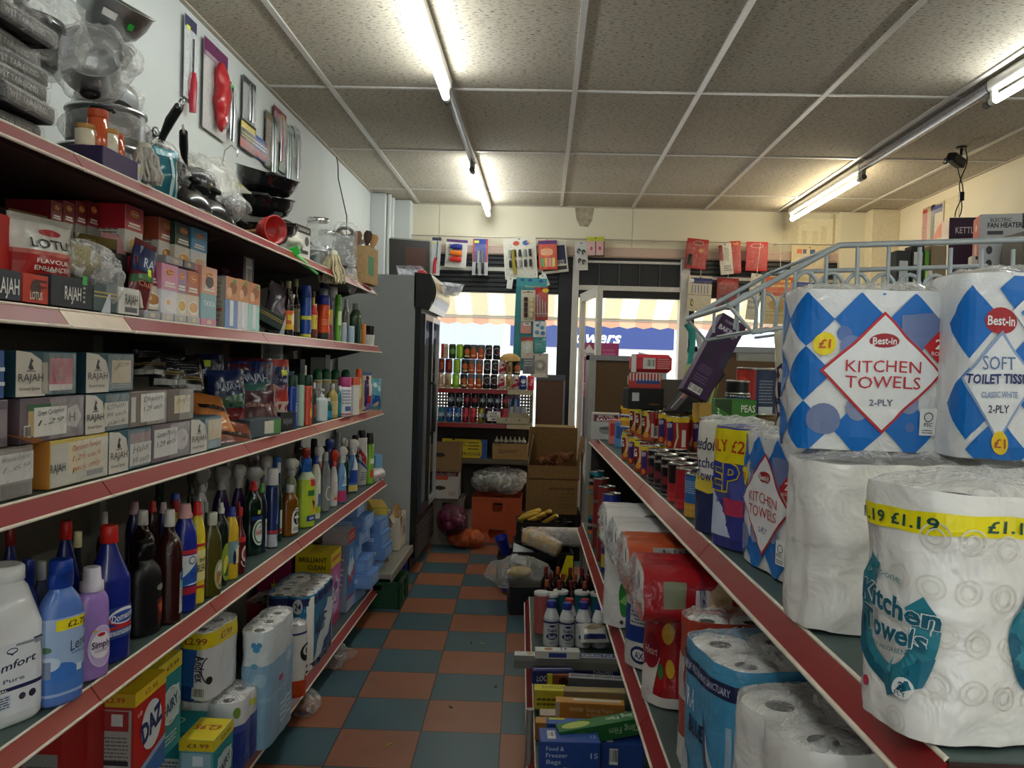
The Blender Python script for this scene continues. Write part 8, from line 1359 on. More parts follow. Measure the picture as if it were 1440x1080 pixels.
rows_ = [  # along the aisle edge, from the near end: colour word, body, print
 ('green pea','#3f7a26',PEA),('blue chick pea','#2a6cb0',CHK),('red bean','#a8222c',KID),('red and black kidney bean','#17161a',KID),('black','#16151a',BLT),('black','#18171c',BLT),('black and plum','#1c1620',BLT),('red soup','#9c1c1c',SAU),('red soup','#a01e1c',BIG),('red soup','#a01e1c',SAU),('red and black soup','#a01e1c',BIG)]
yy = [1.915,2.0,2.115,2.225,2.335,2.45,2.57,2.71,2.86,3.02,3.2]
for i,((cw,col,pp),y) in enumerate(zip(rows_,yy)):
 tn('%s tin at the shelf edge, %s from the near end' % (cw,('first','second','third','fourth','fifth','sixth','seventh','eighth','ninth','tenth','eleventh')[i]),gx1(y)+.062+(.022 if i == 0 else 0),y,Q1+.001,col,pp,rot=-.75)
for j in range(3):
 for i in range(9):
  y = 1.98+.135*i+.03*j; x = gx1(y)+.135+.074*j; k = min(10,i+1); cw,col,pp = rows_[k]
  tn('%s tin in the %s row in, %s from the near end' % (cw,('second','third','fourth')[j],ordn[i].split()[0].replace('leftmost','first')),x,y,Q1+.001,col,pp,rot=-.7)
up = [(0,0,'red soup','#a01e1c',SAU),(0,1,'red soup','#a3211e',SAU),(0,2,'red soup','#a01e1c',BIG),(0,3,'red and black soup','#a01e1c',BIG),(0,4,'red and black soup','#9c1e1c',BIG)]
for j in range(3):
 for i in range(5):
  y = 2.57+.15*i; x = gx1(y)+.085+.078*j+(.03 if i < 2 else 0); _,_,cw,col,pp = up[i]
  tn('%s tin in the upper layer, %s in the %s row' % (cw,('first','second','third','fourth','last')[i],('first','second','third')[j]),x,y,Q1+.104,col,pp,rot=-.72)
tn('tall plum tomato tin stacked at the near end of the upper layer',gx1(2.25)+.145,2.24,Q1+.104,'#a8262a',TOM,r=.037,h=.118,rot=-.35)
for i,(x,y,z,cw,col,pp,r,h) in enumerate(((.475,2.02,Q1+.104,'green pea tin stacked second beside the kitchen towel packs','#3f7a26',PEA,.04,.11),(.475,2.02,Q1+.2145,'blue tin stacked third beside the plum tomatoes','#1f5c94',[('r',0,.9,3,.2,'#143c6c'),('t','Beans',.2,.3,.14,'#c0d0e0',.5)],.04,.075),(.475,2.02,Q1+.29,'black lidded flat tin on top of the blue tin','#1a1a1c',[],.039,.035))): tn(cw,x,y,z,col,pp,r,h)
p = ony(1065,584,2.0); tn('large chopped tomato catering tin behind the green carton',p.x,2.02,p.z,'#23365c',[('r',-.5,.5,.75,.9,'#b0342c'),('e',-.5,.6,.5,.4,'#c8482c'),('t','CHOPPED',-.5,.42,.11,'#eae4dc',.5,0,0,.02),('t','TOMATOES',-.5,.27,.11,'#eae4dc',.5,0,0,.02),('s',.15,.5,.4,.5,8,'#8a94a8'),('r',.15,.12,.4,.14,'#c8ccd0')],r=.046,h=.112,rot=0)
carton('brown carton base under the large chopped tomato tin',(p.x,2.04,Q1+.001),0,.13,.12,p.z-Q1-.002,'#7a6038')
p = ony(1003,592,1.95); carton('green peas carton lying in front of the large tomato tin',(p.x+.045,1.95,p.z),-.1,.09,.08,.052,'#3c7a2a',faces={'front': [('p',[(-.5,.7),(-.1,.3),(-.1,1),(-.5,1)],'#26401c'),('t','PEAS',.3,.62,.3,'#e4ecd8',.34),('p',[(.0,.0),(.5,.45),(.5,0)],'#6aa848'),('t','2',-.42,.5,.2,'#e4ecd8',.05)]},sides={'top': '#33672a'})
carton('blue carton under the green peas carton',(p.x+.05,1.95,Q1+.001),-.1,.12,.09,p.z-Q1-.002,'#1f4f88')
# ---- goods heaped on the far tins
ZT = Q1+.2075
p = ony(984,566,2.36); t = carton('tall purple baking set box leaning over the tins',(p.x-.012,2.42,ZT+.064),Euler((-.1,.49,.1)),.08,.05,.25,'#3a1c4a',faces={'front': [('t','CUISINOVA',.0,.93,.03,'#c9bcd0',.6),('t','BAKING',-.02,.84,.055,'#e8e0ec',.76,0,0,.03),('t','TRAY SET',.1,.79,.025,'#c9bcd0',.4),('e',-.22,.7,.3,.08,'#2a2c44'),('e',-.2,.57,.24,.06,'#26283c'),('e',-.25,.46,.3,.07,'#22243a'),('e',.34,.52,.3,.22,'#2c3048'),('e',.34,.52,.22,.16,'#3c2c50'),('s',-.1,.32,.5,.1,4,'#6f5480'),('s',-.1,.2,.5,.1,3,'#6f5480'),('b',-.1,.07,.5,.08)]},sides={'right': '#2a1836','top': '#24142e'},cat='baking set box')
for i in range(4): carton('black baking tray box, %s of the slanted stack' % ('front','second','third','rearmost')[i],(.40+.022*i,2.62+.05*i,ZT+.004),Euler((-.1,.72,.1)),.02,.12,.2-.012*i,'#17171a',faces={'right': [('s',0,.6,.6,.4,4,'#55555c')],'left': [('r',0,.5,.1,.9,'#c8c8cc'),('e',.2,.3,.3,.1,'#a83a30')]},group='slanted black baking boxes',cat='baking box')
carton('black box lying flat left of the slanted baking boxes',(.345,2.9,ZT+.001),.1,.12,.1,.07,'#1a191b',faces={'front': [('r',-.3,.6,.2,.4,'#cfcfd0'),('s',.25,.25,.3,.16,1,'#8c5a3c')]})
p = ony(920,530,3.0); 
for i,(w_,h_,z,cl,pr_,lb) in enumerate(((.11,.05,.072,'#b8a078',[('p',[(-.5,0),(.5,0),(.5,1),(-.5,1)],'#c03a30'),('r',.1,.45,.7,.3,'#2c4a94')]+[('r',-.45+.1*k,.75,.04,.5,'#e4ded4') for k in range(10)],'red gingham sponge pack lying under the scouring pad pack'),(.14,.062,.125,'#c8323a',[('r',-.05,.5,.3,.6,'#dcd8d4'),('r',-.42,.5,.12,1,'#e4dcd8'),('b',-.02,.5,.2,.5),('s',.3,.5,.3,.6,5,'#e0a8a4')],'red scouring pad pack on top of the gingham pack'))): carton(lb,(.35+.02*i,2.93,ZT+z),-.05,w_,.09,h_,cl,faces={'front': pr_},cat='packet',name='scourer_packet',b=.012)
for i in range(4): carton('pale lime striped carton, %s in the row behind the purple box' % ordn[i],(.448+.027*i,2.72+.02*i,ZT+.002),Euler((-.1,.25,.05)),.025,.1,.16,'#9aa84a',faces={'front': [('r',0,.5,.3,.9,'#d8dca0'),('r',.3,.5,.1,.9,'#4a5828')]},sides={'top': '#c8cf80'},group='pale lime striped cartons')
for i,(u,v0,v1,cl,y,lb) in enumerate(((965,455,500,'#2a9488',3.1,'teal handled scrubbing brush standing behind the heaped boxes'),(978,468,500,'#cfd4d4',3.15,'white handled brush beside the teal brush'))):
 p,p2 = ony(u,v0,y),ony(u,v1,y); t = T('scrubbing_brush',lb,'brush',(p2.x,y,ZT+.05),Euler((0,.12,0))); h_ = p.z-ZT-.05; b = MB(); b.tube([(0,0,0),(0,0,h_*.7),(-.01,0,h_*.9),(-.03,0,h_)],.012,P(cl,.4),8,taper=[.7,.9,1.2,1.3]); b.build('handle',t); b = MB(); b.box(.05,.03,.1,P('#4a4844',.6),Matrix.Translation((0,0,-.05))); b.build('holder',t)
pouch('silver and blue foil packet lying on the heap behind the red pack',(.4,3.1,ZT+.1),Euler((-.5,.2,.2)),.12,.1,.04,'#b9c4cc',[('r',0,.5,.9,.3,'#3a5a8c')],seed=90); carton('grey carton holding up the foil packet and brushes',(.43,3.14,ZT+.001),0,.16,.1,.1,'#5c564c')
pouch('silver and purple crumpled foil bag behind the £1 kitchen towels',(.485,1.62,Q1+.235),-.5,.09,.19,.05,'#c8c0a8',[('p',[(-.5,0),(.5,0),(.5,.5),(0,.75),(-.5,.6)],'#3a2c50')],seed=91,amp=.012)
carton('yellow brown carton wedged below the purple baking box',(.5,2.44,ZT+.001),.1,.12,.07,.042,'#c09a48')
# far end of the shelf
q = onz(826,605,Q1); 
carton('grey saucepan box at the far end of the gondola top',(.31,4.1,Q1+.001),-.12,.13,.12,.125,'#a9aaa8',faces={'front': [('r',.05,.82,.9,.26,'#6a1c30'),('t','3PC STEEL',.05,.89,.08,'#e0d8d4',.6),('t','SAUCE',.05,.77,.1,'#e9e4e0',.7,0,0,.02),('e',.1,.36,.6,.3,'#7a7c7c'),('e',.1,.44,.6,.12,'#4c4e50'),('e',.3,.52,.14,.14,'#26262a')],'left': [('r',0,.5,.8,.8,'#3c4a3c'),('e',0,.4,.5,.3,'#c9c8c0')]},sides={'left': '#6c6862','top': '#c4bcb0'})
for i,(x,y,cl,c2,lb) in enumerate(((.35,3.84,'#c87a74','#c03a34','coral pink carton of cleaning cloths past the tins'),(.365,3.7,'#5a8cc0','#3a5a98','light blue carton beside the coral pink one'))): carton(lb,(x,y,Q1+.001),-.5,.06,.08,.11,cl,faces={'left': [('r',0,.7,.7,.4,c2),('r',0,.3,.4,.3,'#c9c8c4')],'front': [('r',0,.6,.7,.5,c2),('r',.2,.3,.3,.4,'#dcdcd8')]},cat='carton')
for i in range(2): carton('yellow and orange packet lying on the far tins, %s one' % ('lower','upper')[i],(.38,3.42,Q1+.104+.047*i),-.7,.1,.07,.045,'#d89a2c',faces={'front': [('r',0,.8,1,.3,'#e8c440'),('r',0,.12,1,.2,'#d8dce4'),('r',0,.04,1,.1,'#2c50a0')],'left': [('r',0,.6,.8,.5,'#e8b060')]},cat='packet',name='yellow_packet',b=.01)
for i,(x,y) in enumerate(((.38,3.42),(.45,3.42))): tn('yellow lidded tin supporting the orange packets, %s' % ('at the edge','further in')[i],x-.015,y,Q1+.001,'#a8722c',[],h=.1)
# ---- wire basket above the packs
BW = P('#b8c2c8',.4,.2); bk = T('wire_basket','pale grey wire dump basket with looped wires above the kitchen roll packs','basket',(.75,1.95,1.45)); A = lambda u,v,y: ony(u,v,y)-Vector((.75,1.95,1.45))
b = MB(); P0,P1,P2 = A(1025,430,1.75),A(1180,345,1.75),A(1440,337,1.75); zb,za_ = A(1065,468,1.75).z,A(1250,414,1.75).z
for dy in (0,.5):
 sh = Vector((0,dy,0)); p0,p1,e = P0+sh,P1+sh,P2+(P2-P1)*.5+sh
 b.tube([p0,p1,e],.0062,BW,8); b.tube([p0,(p0.x+.05,p0.y,zb),(p0.x+.2,p0.y,zb+.03),(e.x,e.y,zb+.03)],.0045,BW,8)
 for k in range(11):
  x = p0.x+.07+k*.062; zt = min(p1.z,p0.z+(p1.z-p0.z)*(x-p0.x)/(p1.x-p0.x)); b.tube([(x,p0.y,zb+.02),(x,p0.y,zt)],.004,BW,6)
 for k in range(12):
  x = p0.x+.13+k*.052; b.tube([(x-.004,p0.y+.006,zb+.03),(x,p0.y+.006,za_)]+[(x+.026-.026*math.cos(a),p0.y+.006,za_+.042*math.sin(a)) for a in [PI*j/8 for j in range(9)]]+[(x+.052,p0.y+.006,zb+.03)],.0044,BW,6)
b.tube([P0,P0+Vector((0,.5,0))],.006,BW,8); b.tube([P1,P1+Vector((0,.5,0))],.005,BW,8)
for k in range(7): x = P0.x+.08+.1*k; b.tube([(x,P0.y,zb+.01),(x,P0.y+.5,zb+.01)],.0035,BW,6)
b.build('wire_frame',bk)
for y in (0.25,): b = MB(); b.cbox(-.02,y-.02,-.383,.02,y+.02,.01,METAL); b.cbox(-.25,y-.01,-.01,.25,y+.01,.01,METAL); b.build('support_post',bk)
# ---- second gondola shelf: tins far along, roll packs near
RR_ = -PI/2; G2R = 'roll packs on the second gondola shelf'
def ncorner(u,v,z,w,d,rot=RR_): p = onz(u,v,z); c = p-(rotz(rot) @ Vector((w/2,-d/2,0))); c.z = z+.001; return c
def stand(u,v,R,H,body,prints,label,seed,rot=-.8,**k):
 p = onz(u,v,Q2); d = Vector((p.x,p.y,0)).normalized(); return rollpack(label,(p.x+d.x*R,p.y+d.y*R,Q2+.001),rot,1,1,1,R,H,body,prints,group=G2R,seed=seed,n=2.4,**k)
REG = [('p',[(-.8,.0),(-.1,.0),(.1,.5),(-.4,.35),(-.8,.3)],'#e4e0da'),('e',-.1,.9,.5,.14,'#e8e4e0'),('t','Regina',-.1,.9,.1,'#1f2c6c',.42,0,.2),('e',-.1,.55,.4,.36,'#8c1c2c'),('t','Heart',-.1,.55,.09,'#d8b0b0',.3,0,.3),('e',.25,.75,.22,.22,'#e0b030'),('e',.3,.4,.16,.2,'#e0b030'),('e',.12,.36,.1,.16,'#2c8a44'),('r',0,.06,3,.1,'#e0ddd8')]
stand(944,997,.062,.235,'#b01c24',REG,'red heart printed kitchen roll standing on the second gondola shelf',61,lobe=0)
stand(915,944,.062,.235,'#d9d8d4',[('r',0,.9,4,.2,'#c8502c'),('r',.0,.5,.7,.4,'#25408c'),('r',.1,.6,.5,.24,'#c9ccd0'),('s',.1,.6,.44,.2,5,'#50566a'),('e',.1,.16,.46,.2,'#1f2a5c'),('e',.1,.16,.34,.13,'#e4e6ea'),('t','AX',.1,.16,.08,'#1f2a5c',.2)],'white, navy and orange kitchen roll pack beside the red heart roll',62,lobe=0)
stand(879,884,.062,.235,SP,[('e',.35,.4,.3,.5,'#2c8a3c'),('p',[(.2,.35),(.5,.5),(.45,.3)],'#8cc860'),('e',.3,.08,.1,.06,'#4a4c4c')],'plain white kitchen roll with green leaf print, furthest of the standing rolls',63)
p = onx(1020,1000,gx2(1.3)); BLU = [('r',0,.88,5,.09,'#262c54'),('t','CARE OF WILD RHINO SANCTUARY',.05,.88,.04,'#c0c8dc',.8),('t','ULTRA',-.25,.7,.12,'#dfe8ee',.34,0,.1),('t','BLUE',-.02,.56,.09,'#1b2c50',.3,0,0,.04),('p',[(.1,.7),(.16,.6),(.3,.2),(.24,.0),(.15,.0),(.2,.2),(.12,.5)],'#4a5478'),('p',[(.16,.6),(.28,.3),(.3,.0),(.4,.0),(.4,.3)],'#c4ccd4'),('e',-.3,.3,.24,.2,'#b9c4cc'),('p',[(-.42,.2),(-.18,.3),(-.1,.0),(-.42,.0)],'#b9c4cc'),('r',.44,.45,.05,.5,'#9cb8cc')]
c = Vector((.398,1.482,Q2+.001))
rollpack('pale blue roll pack reading BLUE with navy band on the second gondola shelf',c,RR_+.2,2,2,1,.0545,.305,'#4a9cc8',BLU,group=G2R,seed=64,lobe=0)
rollpack('red edged roll pack squeezed behind the pale blue one',(.392,1.715,Q2+.001),RR_,1,2,1,.044,.29,'#b8402c',[('r',.0,.6,.6,.3,'#d8d4cc'),('r',0,.1,3,.2,'#d8d8d4')],group=G2R,seed=65,lobe=0)
for i,(x,y) in enumerate(((.47,1.22),(.49,.95))): rollpack('white roll pack in glossy clear film, %s the pale blue pack' % ('next to' if i == 0 else 'second along from'),(x-.03,y,Q2+.001),RR_+.22,2,2,1,.06,.3-.04*i,SP,[('p',[(-.5,.2),(0,.7),(.3,.5),(.1,.0),(-.5,.0)],'#6aa8cc'),('t','SUPER',-.1,.2,.1,'#c04a5c',.5)],group=G2R,seed=66+i)
def lying(label,x,y,z,nz_,nx,ny,R,L,body,prints,seed):
 return rollpack(label,(x+L,y,z+R*nx),Euler((0,-PI/2,0)),nx,ny,1,R,L,body,prints,group=G2R,seed=seed,n=4)
ZL = Q2+.24
lying('red toilet roll pack with pale hearts lying on its side, white ends to the aisle',.235,1.93,ZL,1,1,2,.058,.24,'#b5202a',[('e',.0,.35,.5,.24,'#e0c8a0'),('e',.2,.3,.4,.18,'#d8b88c'),('e',-.3,.12,.4,.3,'#d8b030'),('r',-.1,.5,.6,.12,'#e4e0e4'),('t','Regina',-.1,.5,.3,'#1f2c6c',.12,90),('r',.1,.74,.5,.2,'#8d9478')],71)
lying('orange and grey labelled roll pack lying behind the red one',.228,2.18,ZL+.0,1,1,2,.058,.22,'#c9552a',[('r',.1,.5,.9,.5,'#a8a8a8'),('s',.1,.5,.8,.3,5,'#5c5c60')],72)
lying('clear wrapped roll pack with red corner lying behind the orange one',.222,2.42,ZL,1,1,2,.056,.22,'#d9d8d6',[('r',.2,.2,.8,.3,'#c02a30'),('t','NEW',.2,.2,.1,'#f0e4e0',.4)],73)
lying('white roll pack with bar code lying furthest along the upper layer',.212,2.66,ZL,1,1,2,.058,.22,'#dfdedb',[('b',.3,.4,.4,.24)],74)
for i,y in enumerate((2.48,2.7)): rollpack('plain kitchen roll under the lying packs, %s' % ('nearer' if i == 0 else 'further'),(gx2(y)+.1,y,Q2+.001),RR_,1,1,1,.06,.237,SP,[],group=G2R,seed=75+i)
GT2 = 'tins on the second gondola shelf'; n_ = 0
BEAN = [('e',.0,.55,.8,.6,'#1d1d1e'),('t','BEANS',.0,.58,.14,'#e4e0d4',.6),('e',0,.25,.5,.2,'#c86a2c')]
YT2 = [('r',0,.12,3,.24,'#6a9c34'),('e',.2,.45,.6,.4,'#d8c890'),('r',0,.9,3,.12,'#c8c070')]
for i,(y,sts) in enumerate(((2.84,(('green','#4a7a3c',YT2),('green','#3c6c34',YT2))),(2.96,(('pale yellow','#c9b860',YT2),('yellow pink lidded','#c8b458',YT2))),(3.1,(('yellow','#c4b84c',YT2),('yellow','#c0b050',YT2))),(3.26,(('navy','#22307c',[('r',0,.5,.5,.5,'#c8b840')]),('navy','#25348a',[]),('royal blue','#2a3c9c',[]))),(3.45,(('red','#8c2428',[]),('dark red','#7c2024',YT2),('crimson','#8c2a2c',[]))),(3.7,(('brown red','#6c2c28',[]),('red','#8c2428',[]),('dull red','#7a2c2a',[]))),(3.95,(('teal','#1f7a88',BEAN),('tan','#8d7444',[]),('teal baked bean','#1f8494',BEAN))))):
 for j,(cw,col,pp) in enumerate(sts):
  tn('%s tin on the second gondola shelf, %s of the %s stack' % (cw,('bottom','second','third')[j],('nearest','second','third','fourth','fifth','sixth','furthest')[i]),gx2(y)+.06,y,Q2+.001+.104*j,col,pp,rot=-.8,g=GT2)
for i in range(4): tn('dim tin deep on the second gondola shelf, %s from the near end' % ('first','second','third','fourth')[i],.42,3.1+.27*i,Q2+.001,('#3c3420','#241c1c','#1c2a20','#5a5424')[i],[],g=GT2)
# ---- bottom deck: sauce bottles, tubs, salt, foil and film boxes
G3R = 'goods on the bottom gondola shelf'
def B6(u,v0,v1,w,style,body,cap,prints,label,**k):
 c,w_,h = slot(u-w/2,v0,u+w/2,v1,Q3); c.z += .001; return bottle(label,c,.15,w_,h,style,body,cap,prints,group=G3R,**k)
SALT = [('r',0,.55,3,.04,'#24306c'),('e',0,.47,.4,.05,'#24306c'),('t','TABLE',0,.37,.06,'#24306c',.62,0,0,.03),('e',0,.24,.76,.15,'#24306c'),('t','Salt',0,.24,.085,'#e8eaf0',.5,0,0,.02),('s',0,.1,.3,.04,2,'#50588a')]
for i,(u,v0,cp) in enumerate(((775,845,'#2c3a9c'),(797,848,'#2c3a9c'),(820,847,'#2c3a9c'),(843,848,'#2c3a9c'))): B6(u,v0,911+i*.6,22,'salt','#dfe0e2',cp,SALT,'white table salt bottle with navy cap, %s of the front four' % ordn[i],name='salt_bottle')
for i,(u,v0) in enumerate(((799,842),(821,843))): B6(u+1,v0,899,21,'salt','#d9dadc','#b8242c',SALT,'white salt bottle with red cap behind the %s front salt bottle' % ('second','third')[i],name='salt_bottle')
for i,(u,v0,v1,cl,nm) in enumerate(((761,835,895,'#b9605c','pink'),(774,837,893,'#2a7c80','teal'),(788,833,885,'#1f6c70','teal'),(818,834,886,'#1f6c70','teal'),(840,836,886,'#1f6c70','teal'))):
 c,w_,h = slot(u-10.5,v0,u+10.5,v1,Q3); t = T('gravy_tub','%s gravy drum with white lid, %s of the row behind the salt' % (nm,ordn[i]),'tub',c+Vector((0,.03,.001)),0,'gravy drums'); b = MB(); b.lathe([(w_/2,0),(w_/2,h-.012)],P(cl,.4,coat=.3),20); b.build('tub_body',t); b = MB(); b.lathe([(w_/2*1.04,h-.013),(w_/2*1.05,h-.002),(w_/2,h)],P('#d6d8d4',.4),20); b.build('lid',t)
k_ = 0
for j in range(3):
 for i in range(5):
  y = 4.12+.085*j; x = gx3(y)+.1+.062*i+.02*(j % 2); bottle('maroon capped dark sauce bottle, %s in the %s row' % (ordn[i],('front','middle','back')[j]),(x,y,Q3+.001),0,.05,.215+.012*j,'round','#2a0f0c','#7c1c1c' if (i+j) % 3 else '#a8502c',[],group='dark sauce bottles')
t = pouch('white sugar packet with torn paper lying against the salt bottles',onz(838,925,Q3)+Vector((0,.05,.05)),Euler((-.9,0,.2)),.13,.1,.05,'#d8d4cc',[('p',[(-.4,.6),(.2,.95),(.5,.7),(0,.5)],'#a8987c'),('r',0,.2,.8,.2,'#2a3468')],seed=92)
def LB(u0,v,u1,z,d,h,col,prints,top,label,rot=0.,topp=()):
 a,c = onz(u0,v,z),onz(u1,v,z); w_ = (u1-u0)*mpp((a+c)/2); m_ = (a+c)/2
 return carton(label,(m_.x,m_.y+d/2,z),rot if hasattr(rot,'__len__') else rot,w_,d,h,col,faces={'front': prints,'top': list(topp)},sides={'top': top},group='foil, film and bag boxes on the bottom shelf',cat='roll box',name='roll_box',rough=.35)
za,zb = Q3+.001,Q3+.054
LB(722,942,868,zb+.035,.05,.05,'#8d8b86',[('r',0,.3,1,.6,'#77746e')],'#d4d6d6','white kitchen foil box sticking out over the aisle lip',.02,[('r',.2,.5,.55,.7,'#2a3474'),('t','Kitchen Foil',.3,.5,.5,'#e4e8ee',.3),('e',-.35,.5,.06,.4,'#e0b030'),('e',-.1,.5,.1,.5,'#b8503c'),('e',-.03,.5,.08,.5,'#8cb048')])
LB(752,927,815,zb+.085,.05,.03,'#cdccc8',[('r',0,.5,.4,.6,'#2a3c90')],'#dcdcd8','flat white printed packet on the kitchen foil box',.05,[('e',-.2,.5,.2,.6,'#b07048'),('t','17',.15,.5,.6,'#2a3c90',.14)])
LB(747,962,806,zb,.05,.05,'#27306c',[('t','LOCAL Quality',.0,.5,.4,'#d4d8e4',.8,4,.2)],'#303a7c','navy roll box with curved white lettering',.12,[('r',0,.5,.9,.2,'#c8ccd8')])
LB(804,950,872,zb+.01,.05,.05,'#27306c',[('t','Kitchen',.15,.4,.5,'#d4d8e4',.4)],'#2c3674','navy roll box with yellow price tab reading Kitchen',-.04,[('t','LOCAL Quality',-.1,.5,.5,'#d4d8e4',.45,-6,.2),('r',-.42,.5,.14,1,'#d8d834'),('t','Kitchen',.3,.4,.6,'#d4d8e4',.25)])
LB(799,976,880,zb,.05,.055,'#5f6164',[],'#b4b6b8','grey economy kitchen foil box',-.05,[('t','ECONOMY KITCHEN FOIL',.0,.5,.4,'#25282c',.9,0,.2,.03)])
LB(768,968,802,zb-.01,.05,.05,'#8a5030',[('r',-.36,.5,.2,1,'#d8d834'),('e',.2,.5,.4,.7,'#3a1c14')],'#a05c38','brown picture box with yellow tab beside the grey foil box',.02,[('r',-.36,.5,.2,1,'#d8d834')])
LB(758,977,842,za,.05,.05,'#6c6e70',[('s',-.2,.6,.5,.3,1,'#24262a')],'#c4c6c4','thin grey and white roll box under the economy foil',.0)
LB(750,998,795,za+.02,.06,.07,'#c9b83a',[('s',0,.4,.8,.5,2,'#5c5420')],'#e4da3c','yellow greaseproof paper box',.02,[('s',.1,.5,.7,.5,2,'#7a7428')])
LB(792,989,880,zb,.05,.04,'#8d7a58',[],'#b09c74','tan greaseproof roll box with torn paper flap',.02,[('p',[(-.3,.3),(0,.6),(.4,.5),(.3,.1),(-.2,.0)],'#c4b078')])
LB(781,1012,878,zb,.05,.055,'#c08038',[('t','Baking Paper',.15,.6,.24,'#e0c090',.4),('t','& Greaseproof',.15,.3,.22,'#e0c090',.4),('r',-.2,.6,.2,.24,'#d8b078'),('r',-.47,.5,.06,1,'#c4bcb0')],'#d09444','orange baking paper box with white end',-.03,[('r',.1,.6,.7,.4,'#dcd4c8')])
LB(758,1028,884,za,.06,.05,'#a8783c',[('r',-.36,.5,.2,.9,'#b4aca4'),('b',-.36,.5,.1,.6)],'#c8bca8','brown and white roll box below the orange baking paper box',.03)
LB(752,1042,800,za,.05,.06,'#b87c34',[],'#c88c3c','amber end of a roll box at the left of the deck',.0)
LB(768,1040,842,za+.04,.05,.05,'#2c56a8',[('s',0,.5,.6,.4,2,'#c4d0e4')],'#3a68b8','blue sandwich bag box with yellow tab under the cling film',.03,[('r',-.3,.8,.3,.3,'#d8dc3c'),('e',.2,.5,.3,.6,'#4a9c5c')])
p_ = onz(850,1040,zb+.04); carton('green cling film box lying tilted across the other boxes',(p_.x+.0,p_.y,zb+.05),Euler((.1,-.12,.22)),.3,.05,.055,'#2a6a34',faces={'front': [('t','Cling Film',.2,.5,.4,'#a8c8a0',.34,180),('e',-.3,.4,.24,.8,'#5a9c3c')],'top': [('t','Cling Film',.2,.5,.4,'#dce8d4',.34,180),('e',-.3,.5,.3,.7,'#b8cc5c')]},sides={'top': '#3a7c40'},cat='roll box',name='roll_box',group='foil, film and bag boxes on the bottom shelf')
LB(757,1090,842,za+.03,.1,.1,'#2a4c9c',[('t','Food &',-.25,.8,.13,'#c4d4ec',.3),('t','Freezer',-.22,.6,.13,'#c4d4ec',.36),('t','Bags',-.27,.4,.13,'#c4d4ec',.24),('t','15',.4,.6,.16,'#c4d4ec',.12)],'#3558a8','blue food and freezer bag box at the camera end',.05,[('r',-.3,.5,.14,.6,'#c4ccd8'),('b',-.3,.5,.1,.4),('t','15',.4,.4,.2,'#c4d4ec',.1)])
LB(845,1092,905,za,.1,.1,'#22428c',[('b',-.2,.6,.2,.5)],'#284a98','second blue bag box beside the food and freezer bags',-.04,[('b',-.3,.4,.16,.6)])
LB(790,1110,850,za+.135,.05,.03,'#d4cc5c',[],'#e0d868','yellow sandwich bag packet on the blue boxes',-.12,[('t','Sandwich',0,.5,.5,'#4a4a24',.8)])
# ================================================================ FAR RIGHT: cabinet backs, wall shelves, boxed appliances
def cab(label,x0,x1,y,z):
 t = T('display_cabinet',label,'cabinet',((x0+x1)/2,y,0)); w_ = x1-x0; b = MB(); b.cbox(-w_/2+.03,.0,.05,w_/2-.03,.012,z-.03,P('#5f4527',.6,var=.1,scale=5)); b.build('hardboard_back',t); b = MB(); b.cbox(-w_/2,-.015,0,-w_/2+.04,.4,z,METAL); b.cbox(w_/2-.04,-.015,0,w_/2,.4,z,METAL); b.cbox(-w_/2,-.02,z-.03,w_/2,.42,z,P('#8d8f8e',.4,.3)); b.build('metal_frame',t)
x0,x1 = ony(829,503,5.1).x,ony(912,503,5.1).x; cab('grey framed cabinet with brown hardboard back beyond the far tins',x0,x1,5.1,ony(860,500,5.1).z)
x0,x1 = ony(985,495,4.5).x,2.4; cab('wide cabinet with brown hardboard back behind the large tomato tin',x0,x1,4.5,ony(1050,488,4.5).z)
rk = T('rack_shelving','brown edged shelving along the right wall behind the wire basket','shelving',(XR,0,0)); RB = P('#6f3c28',.5)
for z in (1.0,1.35,1.62,1.905): b = MB(); b.cbox(-.4,2.6,z-.03,-.02,6.6,z,P('#55504a',.6)); b.cbox(-.405,2.6,z-.035,-.4,6.6,z+.002,RB); b.build('shelf',rk)
for y in (2.6,4.0,5.3,6.56): b = MB(); b.cbox(-.03,y,0,-.005,y+.04,2.0,METAL); b.build('upright',rk)
def RX(label,u0,u1,v0,z,col,faces,sides=None,d=.2,xf=2.46,rot=-PI/2,**k):
 a,c = onx(u0,v0,xf),onx(u1,v0,xf); w_ = abs(a.y-c.y); return carton(label,(xf+d/2,(a.y+c.y)/2,z+.003),rot,max(.03,w_-.004),d,max(a.z,c.z)*.5+min(a.z,c.z)*.5-z,col,faces=faces,sides=sides,group='boxed goods on the right wall',**k)
p = onx(1362,312,2.46); q = onx(1430,308,2.46)
HT = [('t','ELECTRIC',-.1,.92,.05,'#2a2c30',.4),('t','FAN HEATER',-.02,.85,.065,'#1c1e22',.66,0,0,.03),('r',-.2,.75,.3,.05,'#2a2c30'),('r',-.26,.66,.2,.04,'#2a2c30'),('e',-.3,.52,.12,.11,'#1c1e22'),('e',-.3,.34,.12,.11,'#1c1e22'),('e',-.3,.17,.12,.11,'#1c1e22'),('e',.18,.4,.56,.62,'#9a9ca0'),('e',.18,.4,.46,.52,'#4a4c50')]+[('o',.18,.4,.44-.08*i,.5-.09*i,.012,'#b4b6ba') for i in range(5)]+[('r',.4,.9,.2,.2,'#24262a'),('e',.4,.92,.08,.08,'#c4c8cc')]
